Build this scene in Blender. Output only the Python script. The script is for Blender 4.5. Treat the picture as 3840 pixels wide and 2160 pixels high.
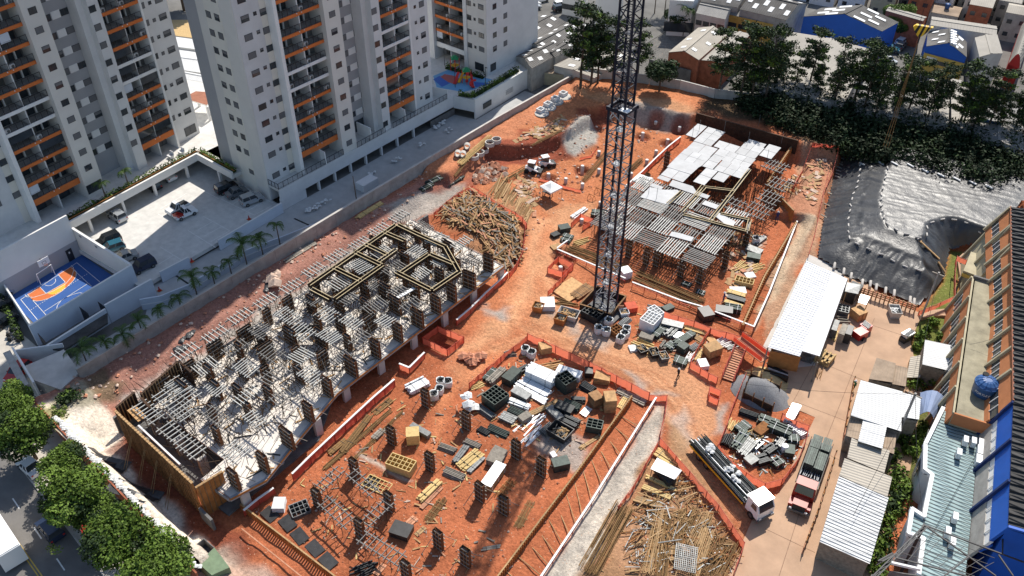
import bpy,math,random
import numpy as np
from mathutils import Vector,Matrix
random.seed(7);RNG=np.random.default_rng(7)
sc=bpy.context.scene
for o in list(bpy.data.objects):bpy.data.objects.remove(o)
COL=sc.collection
R=math.radians
# camera
CAM_H,PITCH,YAW,FPX=82.0,R(39.5),R(-39.1),3310.0
cd=bpy.data.cameras.new('camera');cam=bpy.data.objects.new('camera',cd);COL.objects.link(cam)
cd.sensor_width=36.0;cd.lens=36.0*FPX/3840.0;cd.clip_start=0.5;cd.clip_end=4000
cam.location=(0,0,CAM_H);cam.rotation_euler=(R(90)-PITCH,0,-YAW)
sc.camera=cam
# light
SUN_EL,SUN_AZ=R(48.5),R(343)
w=bpy.data.worlds.new('World');sc.world=w;w.use_nodes=True
nt=w.node_tree;bg=nt.nodes['Background']
sky=nt.nodes.new('ShaderNodeTexSky');sky.sky_type='NISHITA';sky.sun_disc=False
sky.sun_elevation=SUN_EL;sky.sun_rotation=SUN_AZ;sky.altitude=760;sky.air_density=1.2;sky.dust_density=1.5
nt.links.new(sky.outputs[0],bg.inputs[0]);bg.inputs[1].default_value=0.105
sd=bpy.data.lights.new('sun','SUN');sun=bpy.data.objects.new('sun',sd);COL.objects.link(sun)
sd.energy=4.3;sd.angle=R(0.53);sd.color=(1.0,0.945,0.86)
sdir=Vector((-math.sin(SUN_AZ)*math.cos(SUN_EL),-math.cos(SUN_AZ)*math.cos(SUN_EL),-math.sin(SUN_EL)))
sun.rotation_euler=sdir.to_track_quat('-Z','Y').to_euler();sun.location=(-60,200,200)
vs=sc.view_settings;vs.view_transform='Standard';vs.look='None';vs.exposure=0.48;vs.gamma=1;vs.use_curve_mapping=False
# survey helper: sight line of the photo met with a level z
_f=Vector((math.sin(YAW)*math.cos(PITCH),math.cos(YAW)*math.cos(PITCH),-math.sin(PITCH)))
_r=Vector((math.cos(YAW),-math.sin(YAW),0));_u=_r.cross(_f)
def src(u,v,z=0.0):
 d=_f+_r*((u-1920)/FPX)-_u*((v-1080)/FPX)
 t=(z-CAM_H)/d.z
 return Vector((d.x*t,d.y*t,z))
def at(x,y,z=0.0):return src(x*1.49068,y*1.49068,z)
def tl(r,c):return lambda x,y,z=0.0:at(644*c+x/3,483*r+y/3,z)
def zm(x0,y0,k):return lambda x,y,z=0.0:src(x0+x*k,y0+y*k,z)
t00,t01,t02,t03=tl(0,0),tl(0,1),tl(0,2),tl(0,3)
t10,t11,t12,t13=tl(1,0),tl(1,1),tl(1,2),tl(1,3)
t20,t21,t22,t23=tl(2,0),tl(2,1),tl(2,2),tl(2,3)
zg=zm(600,700,.33126);zc=zm(0,840,.33126);ze=zm(0,480,.33126)
zmid=zm(1760,1240,.6593);zr=zm(2200,960,.33126);zy=zm(2600,1240,.5861);zb=zm(2100,1640,.6349)
zlt=zm(1640,560,.5861);zrb=zm(2240,440,.6593);zf=zm(420,1320,.33126);zk=zm(1040,840,.33126)
# materials
def mat(name,col,rough=0.8,var=0.25,scale=1.5,bump=0.0,bscale=8.0,metal=0.0,rnd=0.0,spec=0.3,col2=None,detail=6.0,tcoord='Object',trans=0.0,alpha=None):
 m=bpy.data.materials.new(name);m.use_nodes=True
 n=m.node_tree;b=n.nodes['Principled BSDF'];L=n.links.new
 b.inputs['Roughness'].default_value=rough;b.inputs['Metallic'].default_value=metal
 b.inputs['Specular IOR Level'].default_value=spec
 if trans:b.inputs['Transmission Weight'].default_value=trans
 if alpha is not None:b.inputs['Alpha'].default_value=alpha
 geo=n.nodes.new('ShaderNodeNewGeometry')
 vec=geo.outputs['Position']
 if var or col2:
  nz=n.nodes.new('ShaderNodeTexNoise');nz.inputs['Scale'].default_value=scale;nz.inputs['Detail'].default_value=detail;nz.inputs['Roughness'].default_value=0.62
  L(vec,nz.inputs['Vector'])
  mx=n.nodes.new('ShaderNodeMix');mx.data_type='RGBA'
  c2=col2 if col2 else tuple(min(1,c*(1+var))for c in col)
  c1=col if col2 else tuple(c*(1-var)for c in col)
  rp=n.nodes.new('ShaderNodeMapRange');rp.inputs[1].default_value=0.3;rp.inputs[2].default_value=0.7
  L(nz.outputs['Fac'],rp.inputs[0]);L(rp.outputs[0],mx.inputs['Factor'])
  mx.inputs[6].default_value=(*c1,1);mx.inputs[7].default_value=(*c2,1)
  out=mx.outputs[2]
  if rnd:
   oi=n.nodes.new('ShaderNodeObjectInfo');hs=n.nodes.new('ShaderNodeHueSaturation')
   mr=n.nodes.new('ShaderNodeMapRange');mr.inputs[3].default_value=1-rnd;mr.inputs[4].default_value=1+rnd
   L(oi.outputs['Random'],mr.inputs[0]);L(mr.outputs[0],hs.inputs['Value']);L(out,hs.inputs['Color']);out=hs.outputs[0]
  L(out,b.inputs['Base Color'])
 else:
  b.inputs['Base Color'].default_value=(*col,1)
 if bump:
  bn=n.nodes.new('ShaderNodeTexNoise');bn.inputs['Scale'].default_value=bscale;bn.inputs['Detail'].default_value=5
  L(vec,bn.inputs['Vector'])
  bp=n.nodes.new('ShaderNodeBump');bp.inputs['Strength'].default_value=bump;bp.inputs['Distance'].default_value=0.12
  L(bn.outputs['Fac'],bp.inputs['Height']);L(bp.outputs[0],b.inputs['Normal'])
 return m
def corr(name,col,pitch=0.25,along='X',rough=0.5,metal=0.0,var=0.2,depth=0.05,scale=.5,rnd=0):
 """corrugated sheet: ridges follow the object's own x or y axis, colour wears in patches"""
 m=mat(name,col,rough,var,scale,0,metal=metal,rnd=rnd);n=m.node_tree;L=n.links.new
 tc=n.nodes.new('ShaderNodeTexCoord');wv=n.nodes.new('ShaderNodeTexWave');wv.bands_direction=along
 wv.inputs['Scale'].default_value=0.314/pitch
 L(tc.outputs['Object'],wv.inputs['Vector'])
 bp=n.nodes.new('ShaderNodeBump');bp.inputs['Strength'].default_value=1.0;bp.inputs['Distance'].default_value=depth
 L(wv.outputs['Fac'],bp.inputs['Height']);L(bp.outputs[0],n.nodes['Principled BSDF'].inputs['Normal'])
 return m
M={}
def D(k,*a,**kw):M[k]=mat(k,*a,**kw)
D('concrete',(.36,.34,.31),.9,.22,.8,.15,12);D('concrete_pale',(.50,.47,.43),.9,.16,.5,.1,12)
D('concrete_dark',(.15,.145,.14),.9,.3,.9,.2);D('shotcrete',(.42,.39,.34),.95,.28,.7,.6,3)
D('render_white',(.72,.70,.67),.85,.05,.3);D('render_lgrey',(.66,.655,.645),.85,.07,.4)
D('render_cream',(.74,.70,.62),.85,.05,.3);D('render_beige',(.68,.65,.60),.85,.05,.3);D('render_dgrey',(.37,.37,.38),.85,.05,.3)
D('render_bluegrey',(.63,.62,.615),.88,.08,.4);D('orange_band',(.62,.17,.045),.8,.08,.6)
D('white_paint',(.78,.77,.75),.6,.05,.6);D('white_metal',(.74,.75,.76),.42,.08,2,metal=.0,rnd=.06)
D('glass',(.035,.042,.05),.08,.3,.4,spec=.7);D('shutter',(.16,.16,.165),.6,.08,2);D('dark_metal',(.03,.03,.034),.5,.2,3)
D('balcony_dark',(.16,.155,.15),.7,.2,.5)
D('ply',(.46,.27,.12),.75,.3,2.0,rnd=.18);D('ply_old',(.27,.15,.07),.85,.35,2.0,rnd=.25);D('ply_black',(.035,.034,.034),.45,.4,1.6,rnd=.2,spec=.4)
D('timber',(.38,.24,.115),.8,.25,3,rnd=.2);D('timber_yellow',(.58,.41,.17),.7,.2,3,rnd=.15);D('timber_grey',(.26,.23,.19),.9,.3,3,rnd=.25)
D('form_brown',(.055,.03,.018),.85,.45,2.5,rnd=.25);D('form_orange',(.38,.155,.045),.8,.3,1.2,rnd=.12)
D('rib_steel',(.30,.27,.23),.6,.3,3,metal=.2,rnd=.2);D('joist',(.20,.19,.175),.6,.2,3,rnd=.15);D('joist_pale',(.52,.51,.47),.6,.15,3,rnd=.12)
D('alu',(.62,.63,.64),.38,.12,2,metal=.35,rnd=.12);D('steel_green',(.045,.06,.052),.55,.4,3,metal=.2,rnd=.3)
D('steel_grey',(.16,.165,.165),.5,.35,3,metal=.3,rnd=.25);D('steel_dark',(.03,.033,.035),.5,.4,3,metal=.3,rnd=.3)
D('crane_blue',(.007,.010,.026),.45,.35,2,metal=.1);D('crane_white',(.30,.31,.33),.5,.3,2)
D('rust',(.25,.105,.035),.9,.4,3,rnd=.2);D('rust_gold',(.20,.115,.045),.85,.35,4,rnd=.25)
D('mast_red',(.4,.05,.03),.6,.2,2)
D('rock',(.45,.20,.12),.95,.35,2,.4,6,rnd=.2);D('rock_pale',(.56,.42,.33),.95,.3,2,.3,6,rnd=.2)
D('gravel_grey',(.20,.20,.205),.95,.25,6,.5,14);D('sand',(.52,.36,.17),.95,.15,3,.4,10)
D('bark',(.10,.075,.055),.95,.4,4,.5,8)
D('leaf_pine',(.034,.052,.024),.6,.55,1.1,spec=.12);D('leaf_dark',(.030,.050,.018),.6,.6,.9,spec=.12);D('leaf_green',(.085,.135,.022),.55,.55,1.2,spec=.12)
D('leaf_bright',(.13,.20,.035),.55,.5,1.2,spec=.12);D('leaf_palm',(.05,.085,.022),.5,.45,2,spec=.12);D('grass',(.16,.20,.045),.9,.5,2)
D('asphalt',(.165,.155,.145),.9,.16,.5,.1,20);D('line_white',(.72,.71,.68),.8,.15,3);D('line_yellow',(.62,.42,.08),.8,.2,3)
D('pavement',(.50,.46,.40),.9,.18,.8,.1);D('park_floor',(.58,.565,.53),.8,.13,.9);D('drive_floor',(.40,.40,.39),.85,.12,.6)
D('court_blue',(.035,.10,.30),.6,.06,.5);D('court_orange',(.56,.15,.045),.6,.06,.5);D('court_yellow',(.80,.42,.05),.6,.06,.5);D('court_light',(.14,.34,.56),.6,.05,.5)
D('peach_yard',(.44,.285,.185),.85,.16,.35,.08,9,col2=None);D('brick_wall',(.33,.11,.06),.9,.3,1.3,.2)
D('tar_roof',(.06,.058,.055),.9,.45,.8,.3,9);D('tank_blue',(.035,.10,.26),.4,.1,1)
D('plastic_white',(.75,.75,.74),.5,.1,3);D('paper_white',(.78,.78,.76),.7,.08,3);D('skin',(.30,.16,.10),.6,0);D('hat_white',(.8,.8,.78),.4,0)
D('cloth_blue',(.03,.05,.16),.8,.2,5);D('cloth_dark',(.03,.03,.03),.8,.2,5);D('rubber',(.02,.02,.02),.8,.2,4)
D('paint_black',(.015,.017,.02),.18,0,spec=.6);D('paint_navy',(.02,.03,.06),.18,0,spec=.6);D('paint_silver',(.46,.48,.50),.25,0,metal=.5,spec=.6)
D('paint_white',(.80,.80,.79),.22,0,spec=.6);D('paint_red',(.48,.03,.025),.25,0,spec=.6);D('paint_rust',(.34,.035,.022),.4,.15,2);D('paint_teal',(.02,.10,.15),.2,0,spec=.6);D('paint_grey',(.14,.145,.15),.2,0,spec=.6)
D('roof_red',(.60,.10,.07),.6,.15,.8);D('blue_wall',(.012,.10,.46),.55,.08,.6);D('yellow_wall',(.52,.36,.09),.8,.15,.8);D('red_wall',(.55,.04,.035),.6,.1,.6)
D('lamp_yellow',(.75,.45,.03),.5,.1,3);D('stripe_black',(.02,.02,.02),.5,0);D('toy_red',(.60,.03,.03),.4,0);D('toy_yellow',(.75,.42,.02),.4,0);D('toy_green',(.02,.22,.08),.4,0);D('toy_blue',(.03,.12,.45),.4,0)
D('dumpster',(.16,.22,.13),.6,.2,1.5);D('bag_white',(.68,.68,.66),.8,.12,4,.4,9);D('cable',(.02,.02,.02),.6,0)
D('plank_red',(.50,.24,.14),.85,.25,3,rnd=.2);D('wall_paleblue',(.56,.60,.66),.85,.06,.4);D('red_floor',(.42,.12,.11),.7,.05,.5)
D('roof_brown',(.28,.12,.075),.9,.2,1);D('wall_orange',(.46,.18,.075),.85,.12,.8);D('wall_ochre',(.42,.37,.25),.85,.14,.8);D('moss_roof',(.30,.27,.19),.95,.3,.6,.2)
M['r_white']=corr('sheet_white',(.72,.72,.73),.34,'Y',.45,0,.05,.05);M['r_white_x']=corr('sheet_white_cross',(.60,.60,.59),.34,'X',.5,0,.08,.05)
M['r_teal']=corr('sheet_teal',(.25,.345,.35),.5,'Y',.5,0,.18,.09,.3);M['r_dark']=corr('sheet_dark',(.045,.043,.042),.6,'Y',.8,0,.35,.22,.4)
M['r_asb']=corr('sheet_asbestos',(.125,.118,.11),.5,'X',.9,0,.4,.06,.25,rnd=.15);M['r_tan']=corr('sheet_tan',(.40,.36,.30),.4,'X',.8,0,.14,.05,.25,rnd=.08)
M['r_cream']=corr('sheet_cream',(.31,.285,.245),.6,'X',.7,0,.1,.06,.2,rnd=.05);M['r_old']=corr('sheet_old',(.33,.25,.18),.3,'Y',.9,0,.3,.05,.5);M['r_grey']=corr('sheet_grey',(.23,.22,.205),.4,'X',.7,0,.2,.05,.3,rnd=.2)
def film():
 m=mat('film_black',(.036,.038,.043),.42,.3,.5,spec=.5,col2=(.06,.059,.057));n=m.node_tree;L=n.links.new
 tc=n.nodes.new('ShaderNodeNewGeometry');mp=n.nodes.new('ShaderNodeMapping');mp.inputs['Scale'].default_value=(.8,.8,.5)
 a=n.nodes.new('ShaderNodeTexNoise');a.inputs['Scale'].default_value=2.2;a.inputs['Detail'].default_value=5;a.inputs['Distortion'].default_value=1.8
 L(tc.outputs['Position'],mp.inputs[0]);L(mp.outputs[0],a.inputs['Vector'])
 b=n.nodes.new('ShaderNodeBump');b.inputs['Strength'].default_value=.45;b.inputs['Distance'].default_value=.10
 L(a.outputs['Fac'],b.inputs['Height']);L(b.outputs[0],n.nodes['Principled BSDF'].inputs['Normal']);return m
M['film']=film()
def soil():
 m=bpy.data.materials.new('soil');m.use_nodes=True;n=m.node_tree;L=n.links.new;b=n.nodes['Principled BSDF']
 b.inputs['Roughness'].default_value=.95;b.inputs['Specular IOR Level'].default_value=.1
 at_=n.nodes.new('ShaderNodeAttribute');at_.attribute_name='soil'
 g=n.nodes.new('ShaderNodeNewGeometry');a=n.nodes.new('ShaderNodeTexNoise');a.inputs['Scale'].default_value=2.4;a.inputs['Detail'].default_value=9;a.inputs['Roughness'].default_value=.7
 L(g.outputs['Position'],a.inputs['Vector'])
 mr=n.nodes.new('ShaderNodeMapRange');mr.inputs[1].default_value=.3;mr.inputs[2].default_value=.72;mr.inputs[3].default_value=.68;mr.inputs[4].default_value=1.5
 L(a.outputs['Fac'],mr.inputs[0])
 v=n.nodes.new('ShaderNodeVectorMath');v.operation='SCALE';L(at_.outputs['Color'],v.inputs[0]);L(mr.outputs[0],v.inputs['Scale'])
 vo=n.nodes.new('ShaderNodeTexVoronoi');vo.inputs['Scale'].default_value=2.6;L(g.outputs['Position'],vo.inputs['Vector'])
 lt=n.nodes.new('ShaderNodeMath');lt.operation='LESS_THAN';lt.inputs[1].default_value=.16;L(vo.outputs['Distance'],lt.inputs[0])
 wn=n.nodes.new('ShaderNodeMath');wn.operation='GREATER_THAN';wn.inputs[1].default_value=.72
 sp=n.nodes.new('ShaderNodeSeparateColor');L(vo.outputs['Color'],sp.inputs[0]);L(sp.outputs[0],wn.inputs[0])
 mu=n.nodes.new('ShaderNodeMath');mu.operation='MULTIPLY';L(lt.outputs[0],mu.inputs[0]);L(wn.outputs[0],mu.inputs[1])
 mx=n.nodes.new('ShaderNodeMix');mx.data_type='RGBA';L(mu.outputs[0],mx.inputs['Factor']);L(v.outputs[0],mx.inputs[6]);mx.inputs[7].default_value=(.58,.36,.25,1)
 L(mx.outputs[2],b.inputs['Base Color'])
 c=n.nodes.new('ShaderNodeTexNoise');c.inputs['Scale'].default_value=3.2;c.inputs['Detail'].default_value=8;c.inputs['Roughness'].default_value=.7;L(g.outputs['Position'],c.inputs['Vector'])
 bp=n.nodes.new('ShaderNodeBump');bp.inputs['Strength'].default_value=.75;bp.inputs['Distance'].default_value=.32;L(c.outputs['Fac'],bp.inputs['Height']);L(bp.outputs[0],b.inputs['Normal'])
 return m
M['soil']=soil()
D('leaf_shade',(.014,.024,.010),.7,.6,.9,spec=.12)  # undergrowth leaves darkened in colour, standing in for the shade of the pines
for k_,c_ in(('net',(.85,.24,.14)),('net_red',(.72,.15,.10))):
 m=M[k_]=mat(k_,c_,.85,.15,1.4);n=m.node_tree;b=n.nodes['Principled BSDF'];t_=n.nodes.new('ShaderNodeBsdfTranslucent');t_.inputs[0].default_value=(*c_,1)
 a=n.nodes.new('ShaderNodeMixShader');a.inputs[0].default_value=.5;n.links.new(b.outputs[0],a.inputs[1]);n.links.new(t_.outputs[0],a.inputs[2]);n.links.new(a.outputs[0],n.nodes['Material Output'].inputs[0])
D('town_ground',(.15,.145,.135),.95,.3,.15,.1)
# object helpers
WM={}
def place(o,parent,mtx):
 if parent is not None:
  o.parent=parent;o.matrix_parent_inverse=WM[parent].inverted()
 o.matrix_basis=mtx;WM[o]=mtx;COL.objects.link(o);return o
def tag(o,label=None,cat=None,group=None,kind=None):
 if label:o['label']=label
 if cat:o['category']=cat
 if group:o['group']=group
 if kind:o['kind']=kind
 return o
def th(name,label,cat,loc=(0,0,0),rz=0.0,group=None):
 o=bpy.data.objects.new(name,None);o.empty_display_size=.3
 place(o,None,Matrix.Translation(Vector(loc))@Matrix.Rotation(rz,4,'Z'));return tag(o,label,cat,group)
_unit={}
def unit(kind,m):
 k=(kind,m)
 if k in _unit:return _unit[k]
 me=bpy.data.meshes.new(kind)
 if kind=='box':
  v=[(x,y,z)for x in(-.5,.5)for y in(-.5,.5)for z in(-.5,.5)]
  f=[(0,1,3,2),(4,6,7,5),(0,4,5,1),(2,3,7,6),(0,2,6,4),(1,5,7,3)]
 else:
  n=6 if kind=='rod' else 14
  v=[(math.cos(2*math.pi*i/n)*.5,math.sin(2*math.pi*i/n)*.5,z)for z in(-.5,.5)for i in range(n)]
  f=[(i,(i+1)%n,n+(i+1)%n,n+i)for i in range(n)]+[tuple(range(n))[::-1],tuple(range(n,2*n))]
 me.from_pydata(v,[],f);me.materials.append(M[m])
 if kind!='box':
  for p in me.polygons:p.use_smooth=len(p.vertices)==4
 me.update();_unit[k]=me;return me
def bx(parent,name,c,s,m,rz=0.0,rx=0.0,ry=0.0,kind='box'):
 o=bpy.data.objects.new(name,unit(kind,m))
 return place(o,parent,Matrix.LocRotScale(Vector(c),Matrix.Rotation(rz,3,'Z')@Matrix.Rotation(ry,3,'Y')@Matrix.Rotation(rx,3,'X'),Vector(s)))
def frame(p,q):
 d=Vector(q)-Vector(p);L=d.length;x=d/L if L>1e-6 else Vector((1,0,0))
 y=Vector((0,0,1)).cross(x);y=y.normalized()if y.length>1e-4 else Vector((0,1,0))
 return x,y,x.cross(y),L
def sg(parent,name,p,q,wd,ht,m,kind='box',ext=0.0):
 x,y,z,L=frame(p,q);c=(Vector(p)+Vector(q))/2
 rot=Matrix((x,y,z)).transposed()if kind=='box' else Matrix((y,z,x)).transposed()
 s=Vector((L+ext,wd,ht))if kind=='box' else Vector((wd,ht,L+ext))
 o=bpy.data.objects.new(name,unit(kind,m));return place(o,parent,Matrix.LocRotScale(c,rot,s))
class MB:
 def __init__(s):s.v,s.f,s.mi=[],[],[]
 def add(s,vs,fs,mi=0):
  b=len(s.v);s.v+=[tuple(p)for p in vs];s.f+=[tuple(i+b for i in f)for f in fs];s.mi+=[mi]*len(fs);return s
 def quad(s,a,b,c,d,mi=0):return s.add([a,b,c,d],[(0,1,2,3)],mi)
 def prism(s,poly,z0,z1,mi=0,top=None):
  n=len(poly);v=[(p[0],p[1],z0)for p in poly]+[(p[0],p[1],z1)for p in poly]
  s.add(v,[(i,(i+1)%n,n+(i+1)%n,n+i)for i in range(n)]+[tuple(range(n))[::-1]],mi);
  return s.add(v,[tuple(range(n,2*n))],mi if top is None else top)
 def box(s,c,d,rz=0.0,mi=0):
  cx,sx=math.cos(rz),math.sin(rz);v=[]
  for x in(-.5,.5):
   for y in(-.5,.5):
    for z in(-.5,.5):
     X,Y=x*d[0],y*d[1];v.append((c[0]+X*cx-Y*sx,c[1]+X*sx+Y*cx,c[2]+z*d[2]))
  return s.add(v,[(0,1,3,2),(4,6,7,5),(0,4,5,1),(2,3,7,6),(0,2,6,4),(1,5,7,3)],mi)
 def seg(s,p,q,wd,ht,mi=0):
  x,y,z,L=frame(p,q);p,q=Vector(p),Vector(q);v=[]
  for e in(p,q):
   for a in(-.5,.5):
    for b in(-.5,.5):v.append(e+y*(a*wd)+z*(b*ht))
  return s.add(v,[(0,1,3,2),(4,6,7,5),(0,4,5,1),(2,3,7,6),(0,2,6,4),(1,5,7,3)],mi)
 def rod(s,p,q,r0,r1=None,n=6,mi=0):
  r1=r0 if r1 is None else r1;x,y,z,L=frame(p,q);p,q=Vector(p),Vector(q);v=[]
  for e,r in((p,r0),(q,r1)):
   for i in range(n):a=2*math.pi*i/n;v.append(e+y*(r*math.cos(a))+z*(r*math.sin(a)))
  return s.add(v,[(i,(i+1)%n,n+(i+1)%n,n+i)for i in range(n)]+[tuple(range(n))[::-1],tuple(range(n,2*n))],mi)
 def lathe(s,c,prof,n=16,mi=0):
  v=[(c[0]+r*math.cos(2*math.pi*i/n),c[1]+r*math.sin(2*math.pi*i/n),c[2]+z)for r,z in prof for i in range(n)]
  f=[(k*n+i,k*n+(i+1)%n,(k+1)*n+(i+1)%n,(k+1)*n+i)for k in range(len(prof)-1)for i in range(n)]
  f.append(tuple(range((len(prof)-1)*n,len(prof)*n)));return s.add(v,f,mi)
 def rock(s,c,r,mi=0,flat=.7):
  v=[]
  for(x,y,z)in((1,0,0),(-1,0,0),(0,1,0),(0,-1,0),(0,0,1),(0,0,-1),(.6,.6,.55),(-.6,.6,.5),(.6,-.6,.5),(-.6,-.6,.55)):
   k=r*random.uniform(.7,1.25);v.append((c[0]+x*k,c[1]+y*k,c[2]+z*k*flat))
  return s.add(v,[(0,6,4),(6,2,4),(2,7,4),(7,1,4),(1,9,4),(9,3,4),(3,8,4),(8,0,4),(0,2,6),(2,1,7),(1,3,9),(3,0,8),(2,0,5),(1,2,5),(3,1,5),(0,3,5)],mi)
 def mesh(s,name,mats,smooth=False):
  me=bpy.data.meshes.new(name);me.from_pydata(s.v,[],s.f)
  for m in(mats if isinstance(mats,(list,tuple))else[mats]):me.materials.append(M[m])
  me.polygons.foreach_set('material_index',s.mi)
  if smooth:me.polygons.foreach_set('use_smooth',[True]*len(me.polygons))
  me.update();return me
 def build(s,name,mats,parent=None,smooth=False,mtx=None,**kw):
  o=bpy.data.objects.new(name,s.mesh(name,mats,smooth));place(o,parent,mtx or Matrix.Identity(4));return tag(o,**kw)
def children(o):return KIDS.get(o,[])
KIDS={}
def kids_index():
 KIDS.clear()
 for o in COL.objects:
  if o.parent:KIDS.setdefault(o.parent,[]).append(o)
def copy_tree(o,mtx,label=None,parent=None):
 c=o.copy();COL.objects.link(c)
 if parent is None:c.matrix_basis=mtx;WM[c]=mtx
 else:c.parent=parent
 if label:c['label']=label
 for k in children(o):copy_tree(k,None,None,c)
 return c
def TM(x,y,z,rz=0.0,s=1.0):return Matrix.Translation((x,y,z))@Matrix.Rotation(rz,4,'Z')@Matrix.Scale(s,4)
ORD=['first','second','third','fourth','fifth','sixth','seventh','eighth','ninth','tenth','eleventh','twelfth','thirteenth','fourteenth','fifteenth','sixteenth','seventeenth','eighteenth','nineteenth','twentieth']
# terrain
def inpoly(X,Y,poly):
 c=np.zeros(X.shape,bool);n=len(poly)
 for i in range(n):
  x1,y1=poly[i][:2];x2,y2=poly[(i+1)%n][:2]
  if y1==y2:continue
  c^=((y1>Y)!=(y2>Y))&(X<(x2-x1)*(Y-y1)/(y2-y1)+x1)
 return c
def pdist(X,Y,poly):
 d=np.full(X.shape,1e9);n=len(poly)
 for i in range(n):
  x1,y1=poly[i][:2];x2,y2=poly[(i+1)%n][:2];dx,dy=x2-x1,y2-y1
  t=np.clip(((X-x1)*dx+(Y-y1)*dy)/(dx*dx+dy*dy+1e-9),0,1);d=np.minimum(d,np.hypot(X-x1-t*dx,Y-y1-t*dy))
 return d
def mask(X,Y,poly,soft=1.0):
 poly=[tuple(p[:2])for p in poly]
 d=pdist(X,Y,poly);s=np.where(inpoly(X,Y,poly),d,-d);t=np.clip(s/soft+.5,0,1);return t*t*(3-2*t)
def ldist(X,Y,line):
 d=np.full(X.shape,1e9)
 for a,b in zip(line[:-1],line[1:]):
  dx,dy=b[0]-a[0],b[1]-a[1];t=np.clip(((X-a[0])*dx+(Y-a[1])*dy)/(dx*dx+dy*dy+1e-9),0,1)
  d=np.minimum(d,np.hypot(X-a[0]-t*dx,Y-a[1]-t*dy))
 return d
def vnoise(X,Y,s,seed):
 g=np.random.default_rng(seed).random((256,256));x,y=X/s,Y/s;i,j=np.floor(x).astype(int),np.floor(y).astype(int)
 u,v=x-i,y-j;u=u*u*(3-2*u);v=v*v*(3-2*v);G=lambda a,b:g[a%256,b%256]
 return(G(i,j)*(1-u)*(1-v)+G(i+1,j)*u*(1-v)+G(i,j+1)*(1-u)*v+G(i+1,j+1)*u*v)*2-1
def fbm(X,Y,s,n,seed):return sum(vnoise(X,Y,s/2**k,seed+k)*.5**k for k in range(n))
STEP=.34
gx=np.arange(-93.2,12.01,STEP);gy=np.arange(20.3,172,STEP);X,Y=np.meshgrid(gx,gy)
sstep=lambda v,a,b:(lambda t:t*t*(3-2*t))(np.clip((v-a)/(b-a),0,1))
Z=np.zeros_like(X)
RED,ORG,TAN,PINK,GREY,PALE,DRED,DARK,BROWN=map(np.array,((.385,.124,.057),(.465,.180,.084),(.55,.290,.155),(.34,.17,.13),(.33,.305,.27),(.50,.44,.365),(.20,.055,.032),(.03,.026,.02),(.22,.13,.07)))
C=np.ones(X.shape+(3,))*RED
def paint(poly,col,soft=2.0,k=1.0,wob=1.5,seed=3):
 global C
 m=mask(X+fbm(X,Y,4,3,seed)*wob,Y+fbm(X,Y,4,3,seed+9)*wob,poly,soft)*k;C=C*(1-m[...,None])+col*m[...,None]
def paintline(line,col,wd,soft=1.0,k=1.0,wob=.8,seed=5):
 global C
 d=ldist(X+fbm(X,Y,3,3,seed)*wob,Y+fbm(X,Y,3,3,seed+9)*wob,[p[:2]for p in line]);m=np.clip((wd-d)/soft+.5,0,1)*k;C=C*(1-m[...,None])+col*m[...,None]
def P(fn,*pts,z=0.0):return[fn(x,y,z)for x,y in pts]
big=fbm(X,Y,9,4,21)
upper=P(at,(1090,480),(1300,330),(1440,205),(1560,235),(1760,285),(1700,320),(1610,500),(1500,560),(1470,700),(1400,840),(1180,870),(1210,760),(1240,560))
C=C*(1+.18*big[...,None])
paint(upper,ORG,6,.8)
road=P(at,(1240,880),(1330,835),(1340,720),(1375,600),(1380,520),(1500,520),(1440,610),(1400,640),(1390,750),(1470,820),(1600,860),(1800,960),(1810,1010),(1790,1100),(1860,1230),(1890,1300),(1840,1300),(1700,1130),(1650,985),(1580,960),(1330,838),(1260,900),(1160,965),(1130,940))
paint(road,TAN,3,.8)
paintline(P(at,(1360,560),(1340,680),(1290,800),(1200,860),(1130,890)),TAN*1.08,1.2,2,.8);paintline(P(at,(1100,1010),(1170,950),(1280,870)),ORG*1.2,1.0,1.2,.7)
paintline(P(at,(1120,1000),(1100,1060),(1080,1130)),ORG*1.15,.8,1.2,.6)
for ln in(P(at,(1290,800),(1420,860),(1620,935),(1700,1010),(1730,1100)),P(at,(1250,880),(1330,855),(1450,900),(1600,960),(1690,1060))):paintline(ln,TAN*1.12,.7,1,.6);[paintline([(p.x+o,p.y+o*.6)for p in ln],ORG*.72,.22,.3,.6,.3,8)for o in(-1.1,.1,1.2)]
paint(P(at,(1110,575),(1185,478),(1330,530),(1310,650),(1240,690)),BROWN*1.3,3,.7)
for pg,k in((P(at,(1560,935),(1640,960),(1700,1000),(1660,990),(1600,975)),.75),(P(at,(1480,830),(1560,870),(1530,900),(1440,850)),.6),(P(at,(1235,775),(1265,770),(1270,800),(1240,800)),.9),(P(at,(1370,790),(1420,795),(1460,840),(1400,830)),.6),(P(at,(1790,1010),(1830,1000),(1820,1090),(1790,1080)),.85),(P(at,(1660,1080),(1710,1030),(1740,1120),(1700,1150)),.6)):
 paint(pg,GREY*1.1,1.5,k)
paint(P(zmid,(380,600),(440,560),(620,600),(650,680),(600,760),(450,700)),GREY,1.5,.85);paint(P(t21,(770,520),(1180,740),(1130,740),(760,550)),PALE*.95,.5,.9,.3)
bank=[(-94,20),(-94,137),(-90,137),(-88.5,120),(-86.5,100),(-84.5,80),(-84.5,20)]
wb=1.2*mask(X,Y,[(-99,20),(-99,139),(-90.5,139),(-89.5,100),(-88,80),(-88,20)],2.6);Z=np.maximum(Z,wb)
paint(bank,PINK,3,.95);paint([(-90,80),(-90,100),(-84,100),(-84,80)],DRED*1.3,2.5,.7)
paintline([(-86,30),(-86.2,60),(-86.3,74)],GREY*1.25,1.0,1,.9)
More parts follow.
